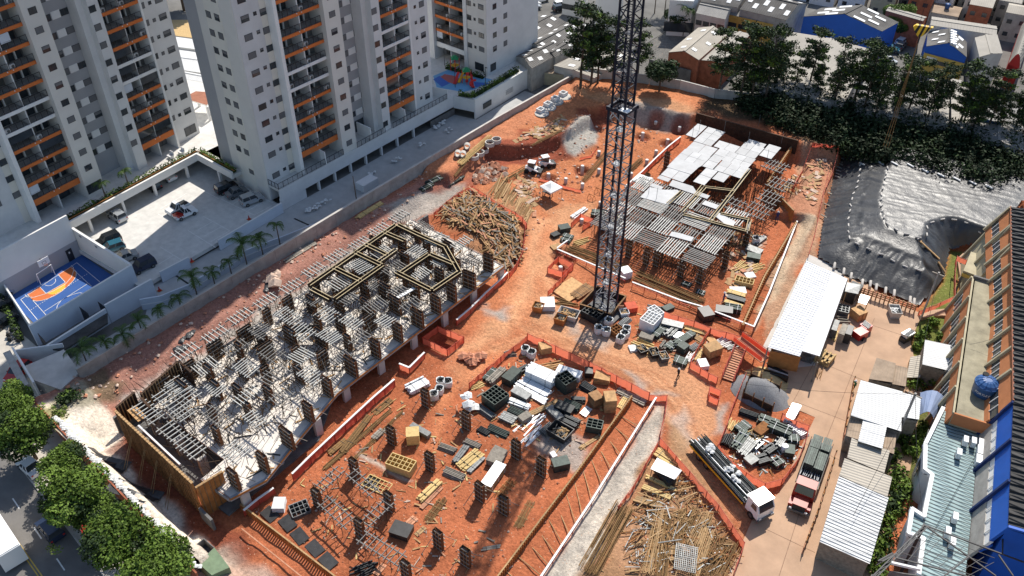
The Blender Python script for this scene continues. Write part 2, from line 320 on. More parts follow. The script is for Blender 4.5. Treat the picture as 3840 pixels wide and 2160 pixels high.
paint(P(t11,(880,160),(1300,60),(1420,90),(1300,190),(1180,250),(1010,170)),GREY*1.1,2,.9);paint(P(t11,(1180,60),(1330,20),(1460,-40),(1560,-80),(1400,100)),GREY,2,.9)
yb=22.9+.4*fbm(X,Y,5,2,40)+np.where(X<-80,(-80-X)*.5,0)
fb=sstep(Y,20.9,20.3)*0+2.3*(1-sstep(Y,21.0,yb+.001));Z=np.where((X<-56)&(Y<26.5),np.maximum(-1.2,fb-1.2*sstep(Y,21,yb)),Z)
Z=np.where((X<-82)&(Y<31),np.maximum(Z,1.9*mask(X,Y,[(-99,15),(-99,28),(-89,27.5),(-84.5,24),(-82.5,15)],3)),Z)
paint([(-92,20),(-92,27),(-83,26),(-76,23.3),(-57,23),(-56,20)],PALE*1.4,1,.95,.4);paint([(-80,23.2),(-80,26),(-56,26),(-56,23.2)],DRED*.9,1,.8)
paint([(-92,20),(-92,23),(-88,23),(-86,20)],np.array((.22,.21,.06)),1.5,.8);paint([(-92,23),(-92,30),(-88,30),(-86,25)],np.array((.12,.11,.06)),2,.7)
Z=np.where((X>-58)&(Y<28.2)&(X<-25),-1.3*sstep(Y,22,24.5)+1.0*(1-sstep(Y,20.5,24)),Z);paint([(-60,20),(-60,24.5),(-30,24.5),(-30,20)],PALE*.9,2,.6)
WALL_B=P(t22,(0,1310),(500,650),(905,90),z=1.0);WALL_B=[WALL_B[0]+(WALL_B[0]-WALL_B[1])*1.2]+WALL_B
RAIL_B=P(t22,(230,1449),(600,900),(1085,120),z=.6);RAIL_B=[RAIL_B[0]+(RAIL_B[0]-RAIL_B[1])*1.4]+RAIL_B
STRIP=P(t22,(560,1400),(830,930),(1000,640),(1150,170),z=1.0);STRIP=[STRIP[0]+(STRIP[0]-STRIP[1])*1.8]+STRIP
tr=WALL_B+RAIL_B[::-1];mt=mask(X,Y,tr,.9);Z=Z*(1-mt)-1.6*mt
st=RAIL_B+STRIP[::-1];ms=mask(X,Y,st,.5);ds=ldist(X,Y,[p[:2]for p in RAIL_B]);Z=Z*(1-ms)+ms*(np.clip(-.6+ds*.5,-.6,.95)+.12*vnoise(X*.5+Y*1.6,Y*.2+X*.4,.8,44))
paint(tr,RED*1.1,1,.9);paint(st,PALE*1.05,.7,1,.5);paintline([(p.x+1.1,p.y)for p in RAIL_B],GREY*.8,.7,1,.5)
ry=STRIP+P(at,(1715,1115),(1860,1370),(1830,1449),(1790,1560));mr_=mask(X,Y,ry,1.6);Z=Z*(1-mr_)+.5*mr_
paint(ry,BROWN*1.5,1.5,.9);paint(P(zb,(340,520),(520,470),(540,560),(420,800),(250,819)),np.array((.42,.23,.13)),2,.8)
WALL_R=P(t12,(1740,1010),(1905,640),z=1.0)+P(t13,(215,230),z=1.0)+P(t03,(10,1440),(190,1120),z=1.0)
RAIL_R=P(t12,(1815,1060))+P(t13,(0,800),(210,260))
TOP_R=P(t13,(-60,960),(170,560),(380,170),z=1.3)+P(t03,(500,1150),z=1.3)
tr2=WALL_R[:3]+RAIL_R[::-1];m2=mask(X,Y,tr2,.9);Z=Z*(1-m2)-1.2*m2;paint(tr2,RED*.9,1,.9)
sl=RAIL_R+[RAIL_R[-1]+Vector((0,3,0))]+TOP_R[::-1];m3=mask(X,Y,sl,.5);d3=ldist(X,Y,[p[:2]for p in RAIL_R]);Z=Z*(1-m3)+m3*np.clip(-.8+d3*.75,-.8,1.3);paint(P(t13,(0,690),(210,230),(200,60),(260,-340),(520,-250),(430,200),(372,520),(290,540),(0,1190)),np.array((.40,.25,.16)),1.2,.9);paint(sl,PALE*np.array((.95,.82,.68)),1,.95,.6)
terr=[(p.x,p.y)for p in TOP_R]+[(-38,145),(-46,140)];
plat=P(t13,(20,140),(240,-10),(340,-340),(520,-250),(430,60),(360,180),z=1.3);m4=mask(X,Y,plat,.8);Z=Z*(1-m4)+1.3*m4;paint(plat,np.array((.42,.19,.11)),1.5,.9)
ter=P(at,(1130,440),(1180,395),(1222,367),(1290,371),(1340,364),(1405,345),(1440,330),(1490,300),(1483,270),(1540,268),(1600,262),(1750,296),(1790,240),(1440,150),(1100,330),(1060,430),z=2.2)
mter=mask(X,Y,ter,1.3);Z=np.maximum(Z,2.2*mter);paint(ter,ORG*1.05,3,.8)
paint(P(at,(1200,365),(1405,345),(1440,395),(1220,412),z=.8),DRED*1.25,1.5,.95);paint(P(at,(1470,290),(1545,272),(1545,310),(1480,330),z=1.),DRED*1.2,1.5,.9)
mnd=P(at,(1408,352),(1455,305),(1490,300),(1505,330),(1498,352),(1470,366),(1445,380),(1425,375),z=1.5)
Z=Z+.8*mask(X,Y,mnd,3.0);paint(mnd,GREY*1.05,1,1,.6)
back=P(at,(1430,222),(1555,263),(1650,283),(1760,303),(1900,335),(2010,368),(2120,388),(2200,395),(2420,440),(2576,470),(2700,330),(2100,160),(1440,120),z=2.8)
mb=mask(X,Y,back,3.2);Z=np.maximum(Z,3.0*mb);paint(P(at,(1545,268),(1650,285),(1760,305),(1740,330),(1640,310),(1560,290),z=1.5),GREY*.85,2,.9)
paint(P(at,(1430,215),(1560,240),(1740,262),(1760,285),(1560,258),(1450,238),z=3.0),TAN*.95,2,.85)
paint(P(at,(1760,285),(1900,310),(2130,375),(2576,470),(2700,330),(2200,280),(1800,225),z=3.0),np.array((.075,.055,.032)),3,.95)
PILES=[t02(*p)for p in((1082,950),(1262,990),(985,1035),(1172,1085),(1085,1170),(1015,1240),(655,1175),(530,1285),(655,1310),(275,1345),(405,1380),(530,1420),(897,1340))]+[t12(*p)for p in((665,110),(525,240),(365,600))]
for i,p in enumerate(PILES):
 d=np.hypot(X-p.x,Y-p.y)
 if i in(0,1,2,3,7,9):Z-=.9*(1-sstep(d,.9,1.7));m=(1-sstep(d,.9,1.9))*.8;C=C*(1-m[...,None])+DRED*1.1*m[...,None]
for bed in(P(at,(1385,640),(1425,620),(1450,655),(1415,690)),P(t11,(1290,1150),(1400,1060),(1540,1110),(1420,1220))):
 m=mask(X,Y,bed,.8);Z-=.7*m;C=C*(1-.8*m[...,None])+DRED*.8*m[...,None]
for(cx,cy,rr,hh)in((1205,890,3.0,0),(1225,500,5,.9),(1190,560,6,1.2),(1155,620,5,.9),(1260,470,3,.6)):
 p=at(cx,cy);d=np.hypot(X-p.x,Y-p.y);Z+=hh*np.exp(-(d/rr)**2*1.6)
YARD=P(at,(2130,665),(2210,740),(2285,775),(2320,790),(2290,860),(2320,985),(2290,1180),(2190,1440),(2150,1600),(1700,1700),(1830,1449),(1900,1290),(1960,1240),(2050,1050),(1960,1010),(1960,930),(2050,920))
SHED_G=P(at,(1915,880),(2035,640),(2150,690),(2060,950))
my=np.maximum(mask(X,Y,YARD,2.0),mask(X,Y,SHED_G,2.0));Z=Z*(1-my)-.12*my
rough=np.clip(1-my,0.05,1)*np.clip(1-.75*mask(X,Y,road,3),.2,1)
Z+=rough*(fbm(X,Y,6,4,60)*.16+fbm(X,Y,1.6,4,70)*.085)
tp=P(t13,(360,500),(470,20),z=0)+P(t03,(540,1190))+[(-38,147),(0,147),(0,118)]+P(t13,(1350,430),(1330,640),(1130,870),(700,720))
mtp=mask(X,Y,tp,1.5);Z=Z*(1-mtp)-.3*mtp
bk=[(p.x,p.y+1.6)for p in P(t02,(400,600),(600,610),(830,640),(1010,665),(1240,700),(1500,770),(1820,800),z=2.6)+P(t03,(200,690),(600,860),(1000,950),(1500,1060),(1932,1130),z=2.6)]+[(40,140),(40,200),(-120,200),(-100,140)];paint(bk,np.array((.15,.145,.135)),1,1,.2);Z=np.where(inpoly(X,Y,bk)&(pdist(X,Y,bk)>.8),-.1,Z)
grs=P(t13,(1110,940),(1340,640),(1400,440),(1500,460),(1440,760),(1400,1100),(1250,1230),(1080,1230));paint(grs,np.array((.13,.16,.04)),1,.95,.4)
gul=P(t23,(1150,0),(1330,180),(1180,500),(1050,800),(920,1180),(820,1449),(780,1700),(760,1449),(860,900),(950,560),(1000,300));paint(gul,np.array((.10,.12,.035)),2,.95)
C*=(1+.10*fbm(X,Y,2.2,3,80))[...,None]
ny,nx=X.shape
me=bpy.data.meshes.new('site_ground');vv=np.stack([X,Y,Z],-1).reshape(-1,3)
i0=(np.arange(ny-1)[:,None]*nx+np.arange(nx-1)).ravel();faces=np.stack([i0,i0+1,i0+nx+1,i0+nx],1)
me.vertices.add(len(vv));me.vertices.foreach_set('co',vv.ravel());me.loops.add(faces.size);me.loops.foreach_set('vertex_index',faces.ravel())
me.polygons.add(len(faces));me.polygons.foreach_set('loop_start',np.arange(0,faces.size,4));me.polygons.foreach_set('use_smooth',np.ones(len(faces),bool));me.update(calc_edges=True);me.validate()
ca=me.color_attributes.new('soil','FLOAT_COLOR','POINT');ca.data.foreach_set('color',np.concatenate([np.clip(C,0.005,1).reshape(-1,3),np.ones((len(vv),1))],1).ravel())
me.materials.append(M['soil']);g_o=bpy.data.objects.new('site_ground',me);place(g_o,None,Matrix.Identity(4));tag(g_o,kind='structure')
def gz(x,y):
 i=min(max((x-gx[0])/STEP,0),nx-1.001);j=min(max((y-gy[0])/STEP,0),ny-1.001);a,b=int(i),int(j);u,v=i-a,j-b
 return float(Z[b,a]*(1-u)*(1-v)+Z[b,a+1]*u*(1-v)+Z[b+1,a]*(1-u)*v+Z[b+1,a+1]*u*v)
def on(fn,x,y):
 """point of the terrain along that sight line"""
 z=0.0
 for _ in range(6):p=fn(x,y,z);z=.5*z+.5*gz(p.x,p.y)
 p=fn(x,y,z);return Vector((p.x,p.y,gz(p.x,p.y)))
mb_=MB();B=1500;x0,x1,y0,y1=gx[0],gx[-1],gy[0],gy[-1]
for q in(((-B,-B),(B,-B),(B,y0),(-B,y0)),((-B,y1),(B,y1),(B,B),(-B,B)),((-B,y0),(x0,y0),(x0,y1),(-B,y1)),((x1,y0),(B,y0),(B,y1),(x1,y1))):mb_.quad(*[(a,b,-.03)for a,b in q])
mb_.build('ground','town_ground',kind='structure')
yb_=MB();yb_.prism([tuple(p[:2])for p in YARD][::-1],-.2,.03);yb_.build('concrete_yard','peach_yard',kind='structure');D('joint',(.25,.155,.10),.9,.3,2);yb_=MB();[yb_.seg(Vector((*at(*a,.034)[:2],.034)),Vector((*at(*b,.034)[:2],.034)),.07,.006)for a,b in(((2060,910),(2240,985)),((2000,1010),(2170,1075)),((2110,790),(2290,850)),((1925,1330),(2050,1390)),((2200,800),(2040,1200)),((2040,1200),(1960,1449)),((2130,760),(1990,1020)))];yb_.build('yard_joints','joint',kind='structure')
mb_=MB();mb_.prism([tuple(p[:2])for p in SHED_G][::-1],-.2,.02);mb_.build('shed_floor','concrete_pale',kind='structure')
# apartment towers
def winmesh(w_,h_,kind):
 mb=MB();t=.05
 for a in((0,0,h_/2),(0,0,-h_/2)):mb.box(a,(.07,w_+t*2,t),mi=0)
 for a in((0,w_/2,0),(0,-w_/2,0)):mb.box(a,(.07,t,h_),mi=0)
 return mb.mesh('window',['dark_metal'])
def panemesh(w_,h_,kind):
 mb=MB()
 if kind=='shutter':
  mb.box((0.005,0,0),(.03,w_,h_),mi=0)
  for k in range(6):mb.box((.028,0,-h_/2+h_*(k+.5)/6),(.012,w_*.97,h_/6*.7),mi=0)
  return mb.mesh('shutter',['shutter'])
 if kind=='half':
  mb.box((-.005,0,-h_*.25),(.02,w_,h_*.5),mi=0);mb.box((.012,0,h_*.25),(.03,w_,h_*.5),mi=1)
  return mb.mesh('pane',['glass','shutter'])
 mb.box((-.005,0,0),(.02,w_,h_),mi=0);mb.box((.012,0,0),(.03,.05,h_),mi=1)
 mb.box((.008,-w_*.3,0),(.02,w_*.35,h_*.96),mi=0)
 return mb.mesh('pane',['glass','dark_metal'])
WINM={}
def window(parent,p,w_,h_,rz,kind=None):
 kind=kind or random.choice(('shutter','shutter','glass','glass','half'))
 key=(w_,h_,kind)
 if key not in WINM:WINM[key]=(winmesh(w_,h_,kind),panemesh(w_,h_,kind))
 m=Matrix.Translation(Vector(p))@Matrix.Rotation(rz,4,'Z')
 o=bpy.data.objects.new('window',WINM[key][0]);place(o,parent,m)
 q=bpy.data.objects.new('shutter' if kind=='shutter' else 'pane',WINM[key][1]);place(q,o,m);return o
def railmesh(L,h=1.0,n=None):
 mb=MB();mb.box((0,0,h),(.06,L,.06));mb.box((0,0,.12),(.04,L,.04));n=n or max(2,round(L/.95))
 for k in range(n+1):mb.box((0,-L/2+L*k/n,h/2),(.05,.05,h))
 for k in range(int(L/.16)):mb.box((0,-L/2+.08+k*.16,h*.56),(.016,.016,h*.86))
 return mb.mesh('railing','dark_metal')
RAILM={}
def railing(parent,p,q,h=1.0):
 p,q=Vector(p),Vector(q);L=round((q-p).length,2);key=(L,h)
 if key not in RAILM:RAILM[key]=railmesh(L,h)
 a=math.atan2(-(q-p).x,(q-p).y);o=bpy.data.objects.new('railing',RAILM[key]);return place(o,parent,Matrix.Translation((p+q)/2)@Matrix.Rotation(a,4,'Z'))
def local(o):
 Wm=WM[o];return lambda x,y,z:Wm@Vector((x,y,z))
def lbox(parent,name,F,rz,x0,x1,y0,y1,z0,z1,m):return bx(parent,name,F((x0+x1)/2,(y0+y1)/2,(z0+z1)/2),(x1-x0,y1-y0,z1-z0),m,rz=rz)
ZT=61.5;NF=19
ac_me=MB();ac_me.box((0,0,.3),(.32,.85,.6));ac_me.rod((.165,.12,.3),(.18,.12,.3),.23,n=12,mi=1);AC=ac_me.mesh('air_conditioner',['plastic_white','steel_grey'])
door_me=MB();door_me.box((0,0,1.05),(.05,1.9,2.1),mi=1);door_me.box((.03,-.96,1.05),(.06,.08,2.1));door_me.box((.03,.96,1.05),(.06,.08,2.1));door_me.box((.03,0,1.05),(.06,.07,2.1));door_me.box((.03,0,2.1),(.06,2,.08));DOOR=door_me.mesh('glass_door',['dark_metal','glass'])
def put(me_,name,parent,p,rz):
 return place(bpy.data.objects.new(name,me_),parent,Matrix.Translation(Vector(p))@Matrix.Rotation(rz,4,'Z'))
def bay(t,F,rz,y0,y1,xf,xb,white=(4,5),floors=NF,base=4.0,zfull=ZT):
 """one stack of twin balconies: slab bands, railings, party fin, glass doors"""
 ym=(y0+y1)/2
 lbox(t,'party_wall',F,rz,xb,xf-.15,ym-.09,ym+.09,base,zfull,'render_lgrey')
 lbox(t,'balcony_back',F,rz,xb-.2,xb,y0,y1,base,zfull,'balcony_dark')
 for i in range(floors):
  zb=6.62 if i==0 else 7.08+2.8*i
  zt=7.62 if i==0 else zb+.52
  m='white_paint' if i in white else 'orange_band'
  lbox(t,'balcony_slab',F,rz,xb,xf-.02,y0,y1,zt-.18,zt-.03,'concrete')
  lbox(t,'balcony_band',F,rz,xf-.12,xf,y0,y1,zb,zt,m)
  for s in(-.45,.45):lbox(t,'drain_spout',F,rz,xf,xf+.14,ym+s-.05,ym+s+.05,zt-.16,zt-.02,'white_paint')
  if zb<45:
   for(a,b)in((y0+.06,ym-.1),(ym+.1,y1-.06)):
    railing(t,F(xf-.1,a,zt),F(xf-.1,b,zt),1.02)
    put(DOOR,'glass_door',t,F(xb+.04,a+1.35 if random.random()<.9 else b-1.2,zt-.03),rz)
    lbox(t,'pier',F,rz,xb,xb+.35,(a+b)/2+.5,(a+b)/2+.72,zt,zt+2.28,'white_paint')
    r=random.random()
    if r<.28:put(AC,'air_conditioner',t,F(xf-.4,random.choice((a+.5,b-.5)),zt),rz)
    if r>.84:lbox(t,'glazing',F,rz,xf-.1,xf-.07,a,b,zt+1.0,zt+2.2,'glass')
    elif r>.74:lbox(t,'roller_blind',F,rz,xf-.1,xf-.07,a+.1,a+1.6,zt+.9,zt+2.2,'wall_paleblue')
def winrow(t,F,rz,x,y,zs,w_=1.35,h_=.95,rot=0.0):
 for z in zs:window(t,F(x,y,z),w_,h_,rz+rot)
ZW=[6.1+2.8*i for i in range(1,17)]
def tower(name,label,origin,rz,left_side=True,white=(4,5),base=4.0,lowbase=1.0):
 t=th(name,label,'apartment tower',(*origin,0),rz);F=local(t);B_=lambda*a:lbox(t,*[a[0]],F,rz,*a[1:])
 B_('wall',-14,-3.3,.02,37.9,base,ZT,'render_dgrey')
 B_('wall',-10.6,-1.5,0,4.7,lowbase if left_side else base,ZT,'render_bluegrey')
 B_('wall',-1.62,-1.49,4.45,6.05,base,ZT,'render_cream');B_('wall',-3.3,-1.5,4.5,5.9,base,ZT,'render_lgrey')
 B_('pilaster',-1.45,.25,5.5,6.12,base,ZT,'white_paint')
 bay(t,F,rz,6.15,14.05,0,-2.7,white)
 B_('wall',-3.3,.85,14.1,17.2,base,ZT,'render_beige')
 B_('wall',-3.3,-3.1,17.2,23.9,base,ZT,'render_dgrey')
 B_('wall',-3.3,.55,23.9,25.7,base,ZT,'render_lgrey');B_('wall',-3.2,-.7,22.9,23.9,base,ZT,'render_lgrey')
 bay(t,F,rz,25.75,32.4,.15,-2.6,white)
 B_('pilaster',-2.6,.3,32.4,32.75,base,ZT,'white_paint')
 B_('wall',-14,-.7,32.8,38.0,base,ZT,'render_lgrey')
 return t,F
tA=tower('apartment_tower','grey and cream tower with orange balcony bands above the long podium wall',(-105.3,69.0),0.0)
t,F=tA
lbox(t,'wall',F,0,-10.55,-1.6,-.12,0,1.0,ZT,'render_beige');lbox(t,'wall',F,0,-8.4,-4.7,-.17,-.12,1.0,ZT,'render_cream')
for z in ZW:window(t,F(-7.65,-.18,z-.35),1.1,.98,R(-90));window(t,F(-5.6,-.18,z-.3),1.1,.98,R(-90))
window(t,F(-5.4,-.18,5.0),1.1,.8,R(-90))
winrow(t,F,0,-1.48,1.7,[5.05]+ZW);winrow(t,F,0,-1.48,3.5,[5.3]+[z+.2 for z in ZW],.52,.5);winrow(t,F,0,-1.47,5.0,[5.1]+ZW,1.2,.95)
winrow(t,F,0,.86,15.65,[5.6]+[z-.35 for z in ZW],1.15,.92);winrow(t,F,0,.56,24.5,[5.3]+[z+.05 for z in ZW],1.05,.95)
for z in ZW:
 lbox(t,'panel',F,0,-3.1,-3.04,21.2,22.75,z-1.45-.42,z-1.45+.7,'white_paint');window(t,F(-3.09,20.5,z-1.35),1.05,.95,0);window(t,F(-3.09,23.35,z-1.3),1.15,.95,0)
winrow(t,F,0,-.68,36.6,[5.45]+[z for z in ZW],1.1,1.0);winrow(t,F,0,-.68,34.95,[5.7]+ZW,.45,.5)
for(y0,y1)in((6.2,10.1),(10.2,14.1),(17.3,20.5),(20.6,23.8),(25.8,29.0),(29.1,33.5)):put(DOOR,'glass_door',t,F(-2.95 if y0<15 or y0>24 else-3.05,(y0+y1)/2-.6,4.0),0)
for y in(10.15,20.55,29.05):lbox(t,'party_wall',F,0,-2.5,.95,y-.08,y+.08,4.0,6.3,'white_paint')
tB,F2=tower('apartment_tower','tower with orange balcony bands at the left edge, above the basketball court',(-125.2,34.4),R(5.6),left_side=False)
rz2=R(5.6);t=tB;F=F2
K=.82
winrow(t,F,rz2,.86,15.65,[8.4-2.8]+ZW,1.15,.92);winrow(t,F,rz2,.56,24.5,ZW,1.05,.95)
for z in ZW:
 lbox(t,'panel',F,rz2,-3.1,-3.04,20.1,21.5,z-1.0,z+.15,'white_paint');window(t,F(-3.09,19.3,z-.5),1.25,.95,rz2);window(t,F(-3.09,22.2,z-.45),1.25,.95,rz2)
winrow(t,F,rz2,-.68,36.6,[z for z in ZW],1.35,.95);winrow(t,F,rz2,-.68,34.9,ZW,.5,.5);winrow(t,F,rz2,-.68,33.4,ZW,.9,.9);winrow(t,F,rz2,-1.48,1.7,ZW);winrow(t,F,rz2,-1.47,5.0,ZW,1.2,.95)
for y in(8.0,12.2,27.5,30.5):put(DOOR,'glass_door',t,F(-2.65,y,4.0),rz2)
for y in(15.4,36.2):window(t,F(.87 if y<20 else-.67,y,5.4),2.3,1.5,rz2,'glass')
tC=th('apartment_tower','grey tower behind the playground, its balcony stack facing the middle tower','apartment tower',(-104.6,121.0,0));F=local(tC);t=tC
rr=R(-90)
lbox(t,'wall',F,0,-14,-.02,3.1,16,4,ZT,'render_lgrey');lbox(t,'wall',F,0,-4.9,0,.05,3.1,4,ZT,'render_beige');lbox(t,'wall',F,0,-5.75,-4.9,-.15,3.1,4,ZT,'render_lgrey');lbox(t,'wall',F,0,-15.2,-13.2,-.8,16,4,ZT,'render_lgrey');lbox(t,'wall',F,0,-.06,.04,.05,16,4,ZT,'render_lgrey')
Fc=lambda x,y,z:F(-13.2+y,-x,z)
bay(t,Fc,rr,0.05,7.4,.1,-2.6,white=(0,))
for z in ZW:window(t,F(-4.3,.04,z+.3),1.0,.95,rr);window(t,F(-2.9,.04,z+.3),.45,.5,rr);window(t,F(-1.3,.04,z+.3),1.25,.95,rr);window(t,F(.06,2.4,z),1.0,1.0,0);window(t,F(.06,5.6,z),1.0,1.0,0)
for x in(-11.3,-7.0):put(DOOR,'glass_door',t,F(x,2.55,4.0),rr)
window(t,F(-2.0,.03,5.4),2.2,1.5,rr,'glass');window(t,F(.06,1.8,5.3),1.6,1.5,0,'glass')
# podium
pod=th('podium','long blank pale podium wall under the middle tower with dark garage bays along its foot','podium',(-104,88,0))
mb=MB();mb.prism([(-116,69.02),(-104.25,69.02),(-104.25,110.9),(-100.0,112.0),(-100.6,127.5),(-98.5,137),(-122,140),(-123.5,69.02)],3.55,4.0,mi=1,top=1)
mb.build('terrace_floor',['render_lgrey','park_floor'],pod)
bx(pod,'parapet_wall',(-104.35,76.5,2.85),(.3,15,2.2),'render_bluegrey');bx(pod,'parapet_wall',(-104.35,97.4,2.85),(.3,26.9,2.2),'render_bluegrey')
bx(pod,'parapet_wall',(-104.37,70.3,1.35),(.28,2.6,.9),'render_bluegrey');bx(pod,'back_wall',(-108.2,90,1.9),(.3,41,3.4),'concrete_dark');bx(pod,'foot_wall',(-104.4,71.5,1.0),(.26,5.2,2.6),'render_bluegrey')
for y in(77,80.6,84.2,87.8,91.6,95.6,99.8):bx(pod,'column',(-104.5,y,1.1),(.5,.32,2.6),'render_lgrey')
sg(pod,'parapet_wall',(-104.3,110.8,2.75),(-100.1,112.0,2.75),.3,2.5,'render_lgrey');sg(pod,'parapet_wall',(-100.1,112.0,2.0),(-100.5,127.4,2.0),.3,4.1,'render_lgrey');sg(pod,'parapet_wall',(-100.5,127.4,2),(-98.5,137,2),.3,4.1,'render_lgrey')
sg(pod,'foot_wall',(-104.3,110.85,.4),(-104.3,104.2,.4),.2,1.8,'concrete_dark')
for(a,b)in(((-104.4,69.1),(-104.4,79)),((-104.4,79),(-104.4,83.1)),((-104.2,86.1),(-104.3,92.9)),((-104.3,94.8),(-104.3,102)),((-104.3,102),(-104.3,109.0))):railing(pod,(*a,4.0),(*b,4.0),1.05)
railing(pod,(-106.8,69.0,4.0),(-104.4,69.05,4.0),1.05);sg(pod,'garden_wall',(-104.3,109.2,4.9),(-108.5,108.2,4.9),.15,1.8,'render_lgrey')
for(x,y)in((-99.95,115.5),(-100.3,122.5)):
 v_=bx(pod,'vent_grille',(x+.02,y,1.7),(.1,2.4,1.1),'steel_dark',rz=R(1.5))
 for k in range(5):bx(v_,'slat',(x+.09,y,1.25+k*.22),(.06,2.3,.05),'steel_grey',rz=R(1.5))
mb=MB();mb.prism([(-104.2,44.5),(-104.2,110.8),(-99.7,112),(-99.9,127),(-93.2,127),(-93.2,27),(-99,27),(-99,40)],-.3,0.0);mb.build('driveway','drive_floor',kind='structure')
mb=MB();mb.prism([(-123.6,41.4),(-103.6,42.6),(-104.55,69),(-128,69),(-130,60),(-127.2,41.4)],.4,1.0);mb.build('car_park','park_floor',kind='structure')
lines=[]
for a,b in(((490,335),(790,500)),((315,495),(630,690)),((0,680),(250,835)),((790,500),(570,625)),((250,835),(30,960)),((690,455),(500,560)),((615,385),(430,490)),((400,-2),(670,140)),((690,140),(1075,325)),((835,190),(1010,90)),((990,275),(1170,170)),((1075,318),(1300,195)),((965,45),(1320,200)),((155,775),(-60,905)),((300,75),(0,255)),((180,180),(330,280)),((-20,310),(120,400))):
 lines.append((zg(*a,1.0),zg(*b,1.0)))
mb=MB()
for a,b in lines:mb.seg(a+Vector((0,0,.006)),b+Vector((0,0,.006)),.11,.006)
mb.build('parking_lines','line_white',kind='structure')
rw=th('ramp_wall','low pale blue curved wall with white coping between the driveway and the palms','wall',(-97.5,55,0))
pts=[zg(*p,2.0)for p in((0,1230),(310,1105),(600,930),(900,740),(1150,640),(1400,550),(1700,430),(1932,320))]
pts=[Vector((-100.3,40.5,2.0))]+pts[:7]+[Vector((-94.6,70.5,1.6))]
for a,b in zip(pts[:-1],pts[1:]):
 sg(rw,'wall_panel',(a+b)/2*0+Vector((a.x,a.y,a.z/2-.2)),Vector((b.x,b.y,b.z/2-.2)),.22,2.2,'wall_paleblue',ext=.1);sg(rw,'coping',Vector((a.x,a.y,.95)),Vector((b.x,b.y,.95)),.3,.1,'white_paint',ext=.12)
pw=th('parking_edge_wall','pale grey parapet along the edge of the white car park','wall',(-103.8,52,0))
for(a,b)in((zg(-5,970,1.9),zg(320,800,1.9)),(zg(655,610,1.9),zg(1375,185,1.9))):sg(pw,'wall_panel',a-Vector((0,0,.9)),b-Vector((0,0,.9)),.22,1.9,'wall_paleblue');sg(pw,'coping',a+Vector((0,0,.07)),b+Vector((0,0,.07)),.26,.05,'render_white')
for k,(x,y)in enumerate(((155,990),(1520,360))):
 a=zg(x,y,.01);b=zg(x+165,y+108 if k==0 else y+75,.01);g_=th('drain_channel',('black slot drain across the driveway below the bay palm','black slot drain across the driveway near the white rubble bags')[k],'drain',a,group='drains across the driveway');sg(g_,'grate',a,b,.28,.04,'steel_dark')
 # garden deck over the covered parking
gd=th('garden_deck','planted deck with white edge beam over the covered parking between two towers','deck',(-122,60,0))
e0,e1,e2,e3=Vector((-121.2,41.7,0)),Vector((-123.2,67.0,0)),Vector((-113.6,67.0,0)),Vector((-113.6,69,0))
mb=MB();mb.prism([(e0.x-.1,e0.y),(e1.x-.1,e1.y+.1),(e2.x,e2.y+.1),(-113.6,69.1),(-113,100),(-160,100),(-150,25),(-125,25),(-121.6,30)],3.4,4.0);mb.build('deck_slab','park_floor',gd)
sg(gd,'edge_beam',e0+Vector((0,0,4.0)),e1+Vector((0,0,4.0)),.35,1.3,'render_white');sg(gd,'edge_beam',e1+Vector((-.1,0,4.0)),e2+Vector((0,0,4.0)),.35,1.3,'render_white')
sg(gd,'planter_lip',e0+Vector((-.5,0,4.72)),e1+Vector((-.5,.4,4.72)),.12,.12,'rust');sg(gd,'planter_lip',e1+Vector((-.4,.5,4.72)),e2+Vector((0,.5,4.72)),.12,.12,'rust')
for f in(.02,.16,.40,.64,.9):p=e0.lerp(e1,f);bx(gd,'column',(p.x-.3,p.y,2.2),(.45,.4,2.4),'render_white')
p=e1.lerp(e2,.55);bx(gd,'column',(p.x,p.y+.2,2.2),(.4,.4,2.4),'render_white')
mb=MB();mb.prism([(-135,40),(-134,69.5),(-134.3,69.5),(-135.3,40)],.9,3.4);mb.prism([(-134,69),(-116,69),(-116,69.3),(-134,69.3)],.9,3.4);mb.build('garage_wall','concrete_dark',gd)
mb=MB();mb.prism([(-135,40),(-120,40),(-122,69.3),(-134,69.3)],.85,.98);mb.build('garage_floor','drive_floor',gd)
# leaves
def leafcloud(mb,c,rad,n,size,mi=0,flat=1.0,shell=.55):
 c=Vector(c)
 for _ in range(n):
  d=Vector((random.gauss(0,1),random.gauss(0,1),random.gauss(0,1))).normalized();r=random.random()**(1/3)if random.random()>shell else random.uniform(.75,1)
  p=c+Vector((d.x*rad[0]*r,d.y*rad[1]*r,d.z*rad[2]*r));s=size*random.uniform(.6,1.4)
  a=Vector((random.gauss(0,1),random.gauss(0,1),random.gauss(0,.6)*flat)).normalized()*s;b=a.cross(d if random.random()<.6 else Vector((random.random(),random.random(),random.random())));
  if b.length<1e-4:continue
  b=b.normalized()*s*.55
  mb.add([p-a*.9,p-b,p+a,p+b],[(0,1,2,3)],mi)
def hedge(name,label,path,wd,ht,z0,mats,group=None,dens=55):
 h=th(name,label,'hedge',(path[0][0],path[0][1],z0),group=group);mb=MB()
 for a,b in zip(path[:-1],path[1:]):
  a,b=Vector((a[0],a[1],z0)),Vector((b[0],b[1],z0));L=(b-a).length;n=max(1,int(L/.7))
  for k in range(n):
   p=a.lerp(b,(k+.5)/n);s=random.uniform(.7,1.15);leafcloud(mb,(p.x+random.uniform(-.15,.15),p.y,p.z+ht*.5*s),(wd*.6,.6,ht*.6*s),dens,.17,mi=random.choice(range(len(mats))))
 mb.build('foliage',mats,h)
 mb2=MB();[mb2.seg((a[0],a[1],z0+.15),(b[0],b[1],z0+.15),wd*.7,.3)for a,b in zip(path[:-1],path[1:])];mb2.build('soil_bed','leaf_dark',h);return h
